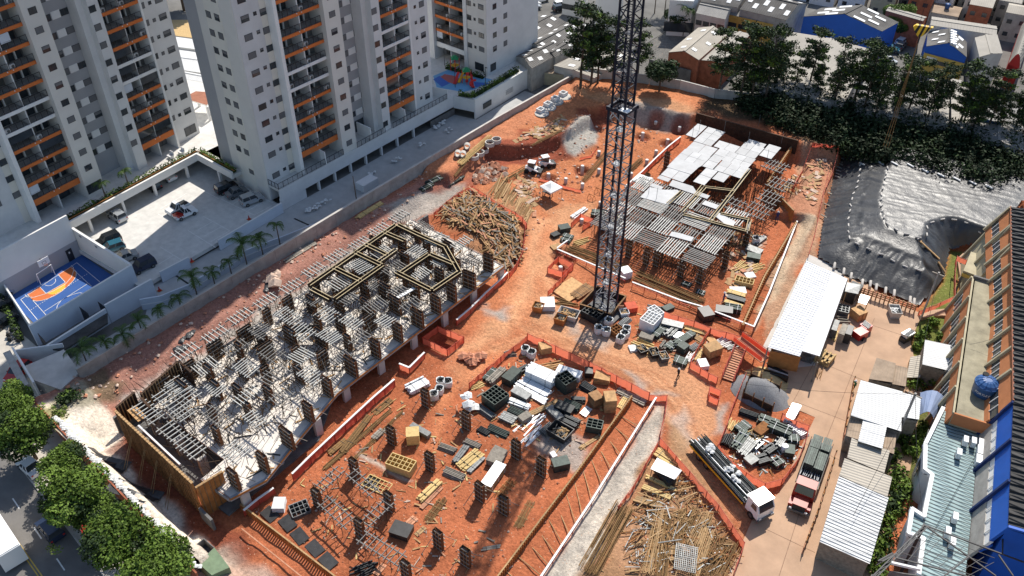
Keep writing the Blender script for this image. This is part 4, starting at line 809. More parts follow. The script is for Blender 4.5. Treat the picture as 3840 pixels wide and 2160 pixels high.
for j,(x,y)in enumerate(((770,520),(520,830),(275,1170))):
 c=t22(x-40,y,-1.2);t=th('footing_block',('pale concrete block in the right trench, nearest the white rail corner','pale concrete block halfway along the right trench','pale concrete block in the right trench, nearest the viewer')[j],'concrete block',c,group='concrete blocks in the right trench');bx(t,'block',(c.x,c.y,-1.0),(1.3,1.6,1.1),'concrete_pale',rz=R(4))
rail_fence('long white topped guard rail with red netting along the right trench',[Vector((p.x,p.y,gz(p.x,p.y)-.05))for p in RAIL_B],1.05)
p0,p1=at(604,1268,1),at(845,1452,1);q1=p1+(p1-p0)*.35
fw2=th('formwork_wall','orange plank formwork wall at the street end of the lower pit','formwork wall',p0)
n=62
for k in range(n):
 u,v=p0.lerp(q1,k/n),p0.lerp(q1,(k+1)/n);c=(u+v)/2;sg(fw2,'plank',Vector((c.x,c.y,-1.2)),Vector((c.x,c.y,1.0+random.uniform(-.05,.05))),(u-v).length*.94,.1,'form_orange')
 if k%2==0:sg(fw2,'stud',Vector((c.x,c.y-.1,-1.1)),Vector((c.x,c.y-.1,1.0)),.1,.08,'ply_old')
sg(fw2,'top_plate',Vector((p0.x,p0.y,1.07)),Vector((q1.x,q1.y,1.07)),.16,.06,'timber')
sg(th('guard_rail','white rail running along the street side trench below the lower pit wall','guard rail',at(600,1330)),'top_rail',at(608,1330,.6),at(770,1460,.6),.14,.1,'plank_red')
for j,(x,y)in enumerate(((105,985),(240,1055),(330,1150),(445,1240),(545,1340))):
 c=t21(x,y,.1);t=th('plywood_sheet',f'black plywood sheet lying inside the street end wall of the pit, {ORD[j]} from the left','plywood sheet',c,group='black sheets along the street end wall');bx(t,'sheet',(c.x,c.y,gz(c.x,c.y)+.14),(2.0,1.35,.1),'ply_black',rz=R(-6+random.uniform(-5,5)),rx=R(5))
 # right building: falsework deck with white panels
RZ=3.2
gR='falsework bays of the right block'
Ur=lambda x,y:zrb(x,y,RZ)
for i,x in enumerate((-58.9,-55.2,-51.4,-47.6,-43.4)):
 for j,y in enumerate((96.2,100.3,104.5,108.9)):
  joists(f'open joist bay of the right block, {ORD[j]} row from front, {ORD[i]} from crane',(x-.08*(y-96),y+.06*(x+51),RZ-.1+.06*((i+j)%2)),3.6,3.9,R(4.5)+(0 if(i*2+j)%4 else R(90)),random.choice((8,9,10)),RZ-.3,gR,jm='joist_pale' if(i+j)%2 else 'joist',wide=.14,ext=.15)
for j,(x,y,L_,W_)in enumerate(((-42.4,113.4,3.6,3.9),(-42.6,118,3.2,3.4),(-43.2,122.6,3.2,3.4),(-46.4,112.6,3.4,3.2),(-60.6,99.2,2.2,5.5),(-61.2,106,2.2,5.5),(-46.2,127.3,3.6,3.0))):
 joists('falsework bay at the '+('right edge beside the plated deck, nearest','right edge beside the plated deck, second','right edge beside the plated deck, third','front of the plated deck','left edge near the white canopy','left edge beside the leaning white beam','far right corner in tree shade')[j]+' of the right block',(x,y,RZ-.1),L_,W_,R(0),None,RZ-.3,gR,jm='joist',wide=.09)
PL=[((575,42),(620,62),(555,120),(500,105)),((622,62),(712,88),(660,170),(555,145)),((550,148),(685,185),(635,232),(500,190)),((500,190),(640,232),(590,283),(448,238)),((448,240),(590,283),(572,292),(530,330),(400,290)),((400,292),(525,330),(487,375),(365,335)),((690,140),(805,170),(783,210),(666,172)),((748,200),(890,245),(855,300),(718,250)),((715,252),(862,300),(815,355),(665,305)),((690,185),(747,203),(660,300),(600,288)),((617,290),(680,315),(615,385),(545,378)),((690,315),(748,340),(715,378),(655,355)),((860,130),(955,160),(940,185),(845,160)),((845,150),(945,185),(890,245),(785,205)),((975,160),(1030,180),(1000,245),(920,225)),((300,405),(375,420),(450,420),(465,432),(395,500),(250,460)),((360,338),(415,355),(405,375),(335,352)),((430,365),(540,400),(560,430),(545,442),(410,395)),((565,432),(640,450),(625,470),(555,450)),((610,480),(690,510),(675,528),(595,505)),((690,550),(780,600),(770,628),(735,622),(672,570)),((425,658),(480,670),(545,690),(530,712),(410,680)),((310,385),(375,400),(365,418),(295,400))]
pw_=['far left corner','far edge, dappled','left edge, second from the far end','left edge, third from the far end','left edge beside the green crate','with grey bars lying on it','middle far side','right side, far','right side, near','central strip','beside the open slot','tan tinted, near the slot','far right, in tree shade','right far side, dappled','far right corner, in shade','large one nearest the canopy','small one near the canopy','long narrow one at the front edge','small one on open joists','grey white one on open joists','one with a stepped edge','one lying over the front joists','thin one beside the canopy']
D('plate_white',(.40,.405,.41),.55,.12,.7,0,rnd=.10)
for i,(q,l_)in enumerate(zip(PL,pw_)):
 pts=[Ur(*p)for p in q];c=sum(pts,Vector())/len(pts);pts=[c+(p-c)*1.05 for p in pts];t=th('deck_plate',f'pale sheet panel on the right block, {l_}','deck plate',c,group='white deck plates of the right block');mb=MB();z0=RZ+.20+.012*(i%5)
 if len(pts)==4:
  ca,sa=math.cos(R(4.5)),math.sin(R(4.5));uv=[(p.x*ca+p.y*sa,-p.x*sa+p.y*ca)for p in pts];us,ws=sorted(u for u,_ in uv),sorted(w for _,w in uv);u0,u1,w0,w1=(us[0]+us[1])/2,(us[2]+us[3])/2,(ws[0]+ws[1])/2,(ws[2]+ws[3])/2;pts=[Vector((u*ca-w*sa,u*sa+w*ca,RZ))for u,w in((u0,w0),(u1,w0),(u1,w1),(u0,w1))]
  a,b,c_,d=pts;n=max(1,round((b-a).length/1.9));m=max(1,round((d-a).length/2.3))
  for u in range(n):
   for v in range(m):
    f=lambda s,r_:a.lerp(b,s).lerp(d.lerp(c_,s),r_)
    qq=[f((u+.012)/n,(v+.012)/m),f((u+.988)/n,(v+.012)/m),f((u+.988)/n,(v+.988)/m),f((u+.012)/n,(v+.988)/m)];s_=MB();zz=z0+random.uniform(-.01,.01);s_.prism([tuple(p[:2])for p in qq],zz,zz+.045);s_.build('sheet','plate_white',t)
 else:mb.prism([tuple(p[:2])for p in pts],z0,z0+.045);mb.build('sheet','plate_white',t)
for i,(a,b)in enumerate((((487,560),(640,600)),((480,545),(612,405)),((640,600),(835,345)),((835,345),(865,305)),((612,405),(780,425)),((640,600),(850,655)),((850,655),(866,590)),((555,455),(600,395)),((130,560),(90,610)),((400,500),(480,430)),((700,555),(866,590)))):
 beam_form('black beam box of the right block, '+('middle, running across','left of the central bays','long one on the right side','right side beside the plates','across the central bays','front right edge of the stepped plate bay','right end of the stepped plate bay','beside the small plates','at the crane corner','beside the large white plate','behind the stepped plate')[i],Vector((*Ur(*a)[:2],RZ+.3)),Vector((*Ur(*b)[:2],RZ+.3)),'beam boxes on the right block',.5,.36)
for i,(x,y)in enumerate(((-57,94.6),(-53.6,94.0),(-50.6,94.2),(-49.2,94.8),(-45,94.9),(-42,95.3),(-41,101),(-41.2,108),(-60.8,97.5),(-61.8,112),(-62.8,120))):
 col_form('brown column formwork under the right block, '+('front row first from the crane','front row second from the crane','front row third from the crane','front row fourth from the crane','front row fifth from the crane','front right corner','right side, near','right side, middle','left corner by the crane','left side, middle','left side, far')[i],x,y,0,3.0,0,.8,.45,'columns of the right block',spikes=True)
mb=MB()
for _ in range(1900):
 x,y=random.uniform(-61,-41),random.uniform(94,128);
 if random.random()<.5:mb.rod((x,y,gz(x,y)),(x,y,RZ-.3),.03,.03,4)
 else:
  a=random.choice((0,math.pi/2));l=1.5;z0=random.uniform(.3,1.8);mb.rod((x,y,z0),(x+math.cos(a)*l,y+math.sin(a)*l,z0+random.choice((0,1.0,-.9))),.025,.025,4)
tag(mb.build('shoring_towers','bar_dark'),kind='stuff')
for j in range(9):sg(th('plumb_pole',f'thin upright pole on the right block, {ORD[j]} from the far left','pole',(0,0,0),group='thin poles of the right block'),'pole',zrb(*((578,80),(720,85),(855,150),(1045,150),(915,50),(962,250),(335,470),(540,110),(290,445))[j],RZ),zrb(*((578,80),(720,85),(855,150),(1045,150),(915,50),(962,250),(335,470),(540,110),(290,445))[j],RZ)+Vector((0,0,2.3)),.06,.06,'steel_grey',kind='rod')
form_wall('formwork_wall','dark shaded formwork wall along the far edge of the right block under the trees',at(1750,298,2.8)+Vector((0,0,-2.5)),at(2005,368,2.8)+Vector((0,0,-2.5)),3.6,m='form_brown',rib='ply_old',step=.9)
wr=WALL_R
fw3=th('formwork_wall','tall rusty formwork wall on the right of the right block pit','formwork wall',wr[0])
for a,b,zt in((wr[0],wr[1],1.1),(wr[1],wr[2],1.1),(wr[2]+Vector((-1.2,1.0,0)),wr[3]+Vector((-.6,0,0)),2.2),(wr[3]+Vector((-.6,0,0)),wr[4],2.4)):
 L=(b-a).length;n=int(L/.55);
 for k in range(n):
  c=a.lerp(b,(k+.5)/n);sg(fw3,'plank',Vector((c.x,c.y,-1.0)),Vector((c.x,c.y,zt)),.12,L/n*.95,'form_orange');x_,y_,_,_=frame(a,b)
  if k%2==0:sg(fw3,'stud',Vector((c.x,c.y,-1))-y_*.1,Vector((c.x,c.y,zt))-y_*.1,.1,.1,'ply_old')
 sg(fw3,'top_plate',Vector((a.x,a.y,zt+.05)),Vector((b.x,b.y,zt+.05)),.2,.08,'timber')
rail_fence('white topped guard rail beside the right block trench, up to the shed',[Vector((p.x,p.y,gz(p.x,p.y)+.05))for p in([t12(1525,945,.0)]+RAIL_R)],1.0)
for j in range(9):
 f=(j+.5)/9;a=wr[0].lerp(wr[2],f);b=RAIL_R[0].lerp(RAIL_R[2],f);sg(th('raking_shore',f'thin timber strut in the trench right of the right block, {ORD[j]} from the front','prop',a,group='struts of the right block trench'),'strut',Vector((a.x,a.y,.6)),Vector((b.x,b.y-.4,gz(b.x,b.y)+.3)),.08,.08,'timber')
 # tower crane
base=at(1521,782,.2)
cr=th('tower_crane','dark blue lattice tower crane mast rising through the middle of the red site','tower crane',(base.x,base.y,0))
CX,CY,JZ=base.x,base.y,32.0
def mast(z0,z1,hw,step,m1,m2,chord):
 for sx in(-1,1):
  for sy in(-1,1):bx(cr,'chord',(CX+sx*hw,CY+sy*hw,(z0+z1)/2),(chord,chord,z1-z0),m1)
 n=round((z1-z0)/step);st=(z1-z0)/n
 for k in range(n):
  za,zb_=z0+k*st,z0+(k+1)*st
  for(ax,ay),(bx_,by_)in(((-1,-1),(1,-1)),((1,-1),(1,1)),((1,1),(-1,1)),((-1,1),(-1,-1))):
   p,q=Vector((CX+ax*hw,CY+ay*hw,0)),Vector((CX+bx_*hw,CY+by_*hw,0))
   if k%2:p,q=q,p
   sg(cr,'diagonal_brace',p+Vector((0,0,za)),q+Vector((0,0,zb_)),.10,.10,m2);sg(cr,'cross_brace',p+Vector((0,0,zb_)),q+Vector((0,0,zb_)),.09,.09,m1)
  if k%3==0:bx(cr,'rest_platform',(CX-.25*hw,CY+.3*hw,za+.03),(hw*.9,hw*1.1,.05),m2)
 sg(cr,'ladder_rail',(CX-.3,CY,z0),(CX-.3,CY,z1),.05,.05,m2);sg(cr,'ladder_rail',(CX+.15,CY,z0),(CX+.15,CY,z1),.05,.05,m2)
 mb=MB();z=z0
 while z<z1:mb.box((CX-.07,CY,z),(.45,.03,.03));z+=.3
 mb.build('ladder_rungs',m2,cr)
mast(.3,JZ,1.15,1.55,'crane_blue','crane_white',.24);mast(JZ,76,.92,1.5,'crane_blue','crane_blue',.2)
for s in(-1,1):bx(cr,'collar_beam',(CX,CY+s*1.25,JZ+.1),(2.9,.2,.45),'crane_blue');bx(cr,'collar_beam',(CX+s*1.25,CY,JZ+.1),(.2,2.4,.45),'crane_blue')
bx(cr,'collar_deck',(CX+1.0,CY-1.0,JZ+.45),(1.2,1.0,.08),'white_metal')
bx(cr,'base_block',(CX,CY,.1),(5.0,5.0,.5),'concrete_dark')
bt=[t12(512,850,1.2),t12(640,715,1.2),t12(860,790,1.2),t12(750,925,1.2)]
bw=th('crane_base_pit','open box of brown panels around the crane foot','pit',(CX,CY,0))
for a,b in zip(bt,bt[1:]+bt[:1]):sg(bw,'wall_panel',Vector((a.x,a.y,.45)),Vector((b.x,b.y,.45)),.12,1.7,'form_brown');sg(bw,'top_plate',Vector((a.x,a.y,1.33)),Vector((b.x,b.y,1.33)),.22,.07,'ply_old')
bx(bw,'door_panel',(CX+1.8,CY+1.2,.6),(.9,.08,1.6),'plank_red',rz=R(40))
hz=src(3460,103,0)-Vector((0,0,CAM_H));hz=Vector((0,0,CAM_H))+hz.normalized()*78
hk=th('hook_block','yellow and black striped crane hook block hanging high over the tree belt','hook block',hz)
hr=math.atan2(hz.y,hz.x)-R(90)
n=7
for k in range(n):
 x0,x1=-.62+1.24*k/n,-.62+1.24*(k+1)/n;mb=MB();yy=lambda x,z:Vector((x*math.cos(hr),x*math.sin(hr),z))
 s0,s1=abs(x0)/.62,abs(x1)/.62;b0,b1=-.75*(1-s0**1.6),-.75*(1-s1**1.6);dpt=Vector((-math.sin(hr),math.cos(hr),0))*.16
 f=[yy(x0+.12,.28-.12),yy(x1+.12,.28-.12 if False else .16),yy(x1-.05,b1),yy(x0-.05,b0)]
 vs_=[hz+p-dpt for p in f]+[hz+p+dpt for p in f];mb.add(vs_,[(0,1,2,3),(7,6,5,4),(0,4,5,1),(2,6,7,3),(1,5,6,2),(0,3,7,4)]);mb.build('stripe','lamp_yellow' if k%2==0 else 'stripe_black',hk)
sg(hk,'hook_shank',hz+Vector((0,0,-.7)),hz+Vector((0,0,-1.3)),.12,.12,'steel_dark',kind='rod')
for s in(-.3,.3):sg(hk,'hoist_rope',hz+Vector((s*math.cos(hr),s*math.sin(hr),.15)),hz+Vector((s*.8*math.cos(hr),s*.8*math.sin(hr),26)),.03,.03,'cable',kind='rod')
sl_=th('lifting_sling','long tan chain sling hanging from the striped hook block','sling',hz)
for s in(-1,0,1):sg(sl_,'strand',hz+Vector((0,0,-1.2)),hz+Vector((s*.22*math.cos(hr),s*.22*math.sin(hr),-10.6)),.05,.05,'rust_gold',kind='rod')
# stored material
def stack(kind,p,q,wd,ht,label,cat,m=None,group=None,m2=None):
 p,q=Vector(p),Vector(q);z0=min(p.z,q.z)-.02;p.z=q.z=z0;d=(q-p);L=d.length;d/=L;rz=math.atan2(d.y,d.x);c=(p+q)/2
 t=th({'beams':'beam_stack','planks':'plank_stack','box':'crate','cage':'cage_crate','tubes':'tube_bundle','ply':'plywood_stack','skip':'skip','fan':'plank_pile'}[kind],label,cat,(c.x,c.y,z0),rz,group);F=local(t)
 def lb(name,x0,x1,y0,y1,za,zb_,mm,jit=0):return bx(t,name,F((x0+x1)/2,(y0+y1)/2,(za+zb_)/2),(x1-x0,y1-y0,zb_-za),mm,rz=rz+random.gauss(0,jit))
 if kind in('beams','planks'):
  bw_=.2 if kind=='beams' else .26;nx_=max(2,min(7,round(wd/bw_)));nz_=max(1,min(4,round(ht/(.26 if kind=='beams' else .14))))
  for s in(-.3,.3):lb('bearer',s*L-.06,s*L+.06,-wd/2,wd/2,0,.1,'timber_grey')
  for iz in range(nz_):
   for ix in range(nx_):
    if iz==nz_-1 and nx_>3 and random.random()<.2:continue
    y0=-wd/2+wd*ix/nx_;e=random.uniform(-.06,.06)*L;lb('beam' if kind=='beams' else 'plank',-L/2+e,L/2+e*.5,y0+.02,y0+wd/nx_-.02,.1+(ht-.1)*iz/nz_+.01,.1+(ht-.1)*(iz+1)/nz_-.01,m if random.random()<.85 or not m2 else m2,.012)
  for s in(-.25,.28):lb('strap',s*L-.02,s*L+.02,-wd/2-.01,wd/2+.01,.1,ht+.012,'steel_dark' if m!='steel_green' else 'plastic_white')
 elif kind=='fan':
  for k in range(9):lb('plank',-L/2+random.uniform(-.2,.2)*L,L/2+random.uniform(-.2,.2)*L,-wd/2+wd*k/9,-wd/2+wd*(k+.75)/9,.02+.06*(k%3),.1+.07*(k%3)*ht/.2,m if k%3 or not m2 else m2,.10)
 elif kind=='tubes':
  nx_=max(3,min(7,round(wd/.2)));nz_=max(1,min(3,round(ht/.2)))
  for iz in range(nz_):
   for ix in range(nx_-iz):y=-wd/2+wd*(ix+.5+iz*.5)/nx_;e=random.uniform(-.05,.05)*L;sg(t,'tube',F(-L/2+e,y,.1+iz*.85*wd/nx_),F(L/2+e,y,.1+iz*.85*wd/nx_),wd/nx_*.92,wd/nx_*.92,m,kind='rod')
 elif kind=='box':
  lb('body',-L/2,L/2,-wd/2,wd/2,.08,ht-.05,m);lb('lid',-L/2-.03,L/2+.03,-wd/2-.03,wd/2+.03,ht-.05,ht+.02,m2 or m)
  for s in(-.4,0,.4):lb('runner',s*L-.06,s*L+.06,-wd/2,wd/2,0,.08,'timber_grey');lb('batten',s*L-.05,s*L+.05,-wd/2-.05,wd/2+.05,.1,ht-.08,m2 or m)
 elif kind=='cage':
  for y in(-wd/2,wd/2):lb('side_wall',-L/2,L/2,y-.05,y+.05,.05,ht,m)
  for x in(-L/2,L/2):lb('end_wall',x-.05,x+.05,-wd/2+.05,wd/2-.05,.05,ht,m)
  lb('base',-L/2,L/2,-wd/2,wd/2,0,.12,'steel_dark');n1,n2=max(2,round(L/.55)),max(2,round(wd/.55))
  for k in range(1,n1):lb('divider',-L/2+L*k/n1-.035,-L/2+L*k/n1+.035,-wd/2+.05,wd/2-.05,ht*.3,ht-.02,m2 or m)
  for k in range(1,n2):lb('divider',-L/2+.05,L/2-.05,-wd/2+wd*k/n2-.035,-wd/2+wd*k/n2+.035,ht*.3,ht-.01,m2 or m)
 elif kind=='ply':
  n=max(3,min(10,round(ht/.1)))
  for k in range(n):lb('sheet',-L/2,L/2,-wd/2,wd/2,ht*k/n+.005,ht*(k+1)/n-.012,m if k%3 else(m2 or m),.03)
 elif kind=='skip':
  mb=MB();a,b=.82,1.0
  bot=[(-L/2*a,-wd/2*a),(L/2*a,-wd/2*a),(L/2*a,wd/2*a),(-L/2*a,wd/2*a)];top=[(-L/2,-wd/2),(L/2,-wd/2),(L/2,wd/2),(-L/2,wd/2)];inn=[(x*.93,y*.9)for x,y in top];inb=[(x*.93,y*.9)for x,y in bot]
  vs_=[(x,y,.05)for x,y in bot]+[(x,y,ht)for x,y in top]+[(x,y,ht)for x,y in inn]+[(x,y,.2)for x,y in inb]
  f=[(3,2,1,0)]+[(i,(i+1)%4,4+(i+1)%4,4+i)for i in range(4)]+[(4+i,4+(i+1)%4,8+(i+1)%4,8+i)for i in range(4)]+[(8+i,8+(i+1)%4,12+(i+1)%4,12+i)for i in range(4)]+[(12,13,14,15)]
  mb.add(vs_,f);mb.build('body',m,t,mtx=WM[t]);mb=MB()
  for k in range(26):mb.seg((random.uniform(-.4,.4)*L,random.uniform(-.4,.4)*wd,ht*.6+random.uniform(0,.25)),(random.uniform(-.4,.4)*L,random.uniform(-.4,.4)*wd,ht*.7+random.uniform(0,.3)),random.uniform(.06,.2),.06,mi=k%2)
  tag(mb.build('contents',[m2 or 'timber','steel_dark'],t,mtx=WM[t]),kind='stuff')
 return t
def bag(p,label,group,open_=True,s=1.0,fill='steel_dark'):
 t=th('bulk_bag',label,'bulk bag',p,random.uniform(0,1.5),group);r=.55*s
 mb=MB();prof=[(r*.9,0),(r*1.08,.25*s),(r*1.05,.7*s),(r*.98,.98*s),(r*1.05,1.06*s),(r*.86,1.04*s),(r*.8,.8*s)]
 n=14;v=[];
 for i_,(rr_,z)in enumerate(prof):v+=[((rr_+random.uniform(-.05,.05))*math.copysign(abs(math.cos(a))**.6,math.cos(a)),(rr_+random.uniform(-.05,.05))*math.copysign(abs(math.sin(a))**.6,math.sin(a)),z+random.uniform(-.03,.03))for a in[2*math.pi*k/n for k in range(n)]]
 f=[(k*n+i,k*n+(i+1)%n,(k+1)*n+(i+1)%n,(k+1)*n+i)for k in range(len(prof)-1)for i in range(n)]
 mb.add(v,f);mb.build('bag_body','bag_white',t,True,mtx=WM[t]);mb=MB()
 for _ in range(16):mb.seg((random.uniform(-.4,.4)*s,random.uniform(-.4,.4)*s,.75*s),(random.uniform(-.5,.5)*s,random.uniform(-.5,.5)*s,random.uniform(.9,1.2)*s),.1,.08)
 tag(mb.build('contents',fill,t,mtx=WM[t]),kind='stuff')
 for k in range(4):a=k*math.pi/2+.8;sg(t,'lifting_loop',local(t)(r*math.cos(a),r*math.sin(a),1.0*s),local(t)(r*.7*math.cos(a),r*.7*math.sin(a),1.22*s),.07,.02,'bag_white')
 return t
O=on
def S(kind,fn,x1,y1,x2,y2,wd,ht,m,label,cat,group=None,m2=None):return stack(kind,O(fn,x1,y1),O(fn,x2,y2),wd,ht,label,cat,m,group,m2)
Z_=zmid;G1='material stacks in the middle yard'
for row in(('beams',92,288,150,232,1.0,.7,'steel_green','dark green beam bundle at the left corner of the fenced yard','beam stack'),('planks',115,305,196,236,1.1,.9,'timber_grey','grey brown plank bundle beside the left corner beam bundle','plank stack'),('box',208,312,272,252,1.4,1.3,'steel_green','closed dark green crate left of the long white beams','crate'),('beams',280,245,336,214,.9,.6,'steel_dark','small dark bundle behind the green crate','beam stack'),('beams',335,248,485,312,2.0,1.5,'white_metal','largest stack of white beams, highest in the fenced yard','beam stack'),('beams',292,292,448,372,1.5,.5,'white_metal','low row of white beams in front of the largest white stack','beam stack'),('beams',256,312,436,412,1.1,.35,'alu','thin silver beams spread in front of the white rows','beam stack'),('tubes',366,220,474,270,1.6,.6,'steel_green','grey green mesh tubes behind the largest white stack','tube bundle'),('box',500,240,632,282,1.3,1.0,'paper_white','long crate wrapped in white film near the crane side fence','crate'),('fan',415,222,520,192,1.4,.3,'ply','loose tan boards behind the white wrapped crate','plank pile'),('cage',516,345,578,308,2.0,2.0,'steel_green','tall dark green grid cage in the centre of the yard','cage crate'),('beams',508,285,580,305,.9,.9,'timber_grey','short grey timber stack behind the tall green cage','beam stack'),('box',250,355,340,400,1.2,.9,'steel_grey','grey green wrapped pack left of the silver beams','pack'),('planks',232,402,342,448,1.0,.6,'paper_white','white board pack below the silver beams','plank stack'),('tubes',222,450,308,492,1.5,.7,'steel_green','dark round tube bundle at the left front of the yard','tube bundle'),('cage',108,438,188,378,2.4,1.5,'steel_green','wide dark green grid cage at the left front of the yard','cage crate'),('tubes',52,438,138,498,1.2,.9,'steel_grey','grey tube bundle in front of the wide grid cage','tube bundle'),('planks',182,486,260,520,1.4,.45,'steel_grey','flat grey boards between the grid cage and the white planks','plank stack'),('box',290,520,342,492,1.0,.8,'timber_grey','small olive pack left of the fan of white planks','pack'),('planks',350,476,510,402,.8,.25,'timber','two long tan boards lying across the middle of the yard','plank stack'),('box',452,452,520,515,1.0,.7,'steel_grey','grey pack with yellow straps beside the black scrap skip','pack'),('box',494,440,588,480,1.3,1.0,'steel_dark','long dark crate right of the strapped pack','crate'),('tubes',538,412,628,450,1.5,.9,'steel_green','round dark tubes right of the tall green cage','tube bundle'),('beams',532,508,618,548,1.4,.7,'steel_dark','dark beam stack with boards behind the black skip','beam stack'),('ply',690,425,742,405,1.5,1.6,'ply_old','tall dark brown plywood stack near the right plank wall','plywood stack'),('ply',762,440,828,438,1.8,2.2,'ply','tallest tan plywood stack beside the right plank wall','plywood stack'),('ply',712,275,800,290,1.6,1.0,'ply','wide tan plywood pile by the crane road fence','plywood stack'),('box',656,250,700,252,1.2,.9,'ply_black','black box near the crane road fence','crate'),('tubes',640,312,708,348,1.6,.7,'steel_dark','round dark props between the black box and tan ply','tube bundle'),('cage',668,552,754,568,1.4,1.1,'steel_green','long open green cage beside the plank wall','cage crate'),('fan',286,590,408,486,1.8,.3,'alu','fan of white planks spread on the grey dust','plank pile'),('fan',320,640,405,556,1.0,.25,'white_metal','lower fan of white planks next to the fan above','plank pile'),('tubes',412,592,470,540,1.4,.6,'steel_grey','grey tube bundle left of the black scrap skip','tube bundle'),('skip',462,565,568,628,2.2,1.2,'ply_black','open black skip full of dark scrap on the dust patch','skip'),('box',472,785,562,768,1.3,1.2,'steel_green','dark green bin near the right plank wall, in the red pit','bin'),('planks',632,672,742,600,.5,.22,'timber','single long tan board beside the plank wall','plank stack'),('box',466,720,490,712,.8,.5,'plastic_white','small white box near the pit columns','box'),('ply',400,118,460,110,1.5,1.2,'ply','square tan plywood stack beside two bulk bags','plywood stack'),('fan',305,68,385,92,1.3,.3,'plank_red','pinkish broken boards in the yard rear corner','plank pile'),('fan',205,140,262,130,1.2,.4,'timber_grey','grey and white boards at the left fence corner','plank pile'),('fan',20,330,80,300,1.3,.3,'timber_yellow','yellow offcuts outside the yard near the track','plank pile'),('planks',845,345,1000,420,1.0,.4,'timber_grey','grey boards in the narrow end beyond the plank wall','plank stack'),('planks',850,445,890,380,.7,.2,'timber_yellow','yellow boards leaning at the far end of the plank wall','plank stack'),('planks',645,485,682,440,1.0,.25,'alu','short silver boards in the middle right of the yard','plank stack'),('beams',580,395,660,400,1.0,.5,'steel_dark','low dark beams behind the round dark tubes','beam stack'),):S(row[0],Z_,*row[1:7],row[7],row[8],row[9],G1)
for(x,y,l_)in((318,118,'white bulk bag of scrap in the yard rear corner, left of two'),(353,138,'white bulk bag of scrap in the yard rear corner, right of two')):bag(O(Z_,x,y+10),l_,'white bulk bags')
Z_=zr;G2='material stacks beside the crane'
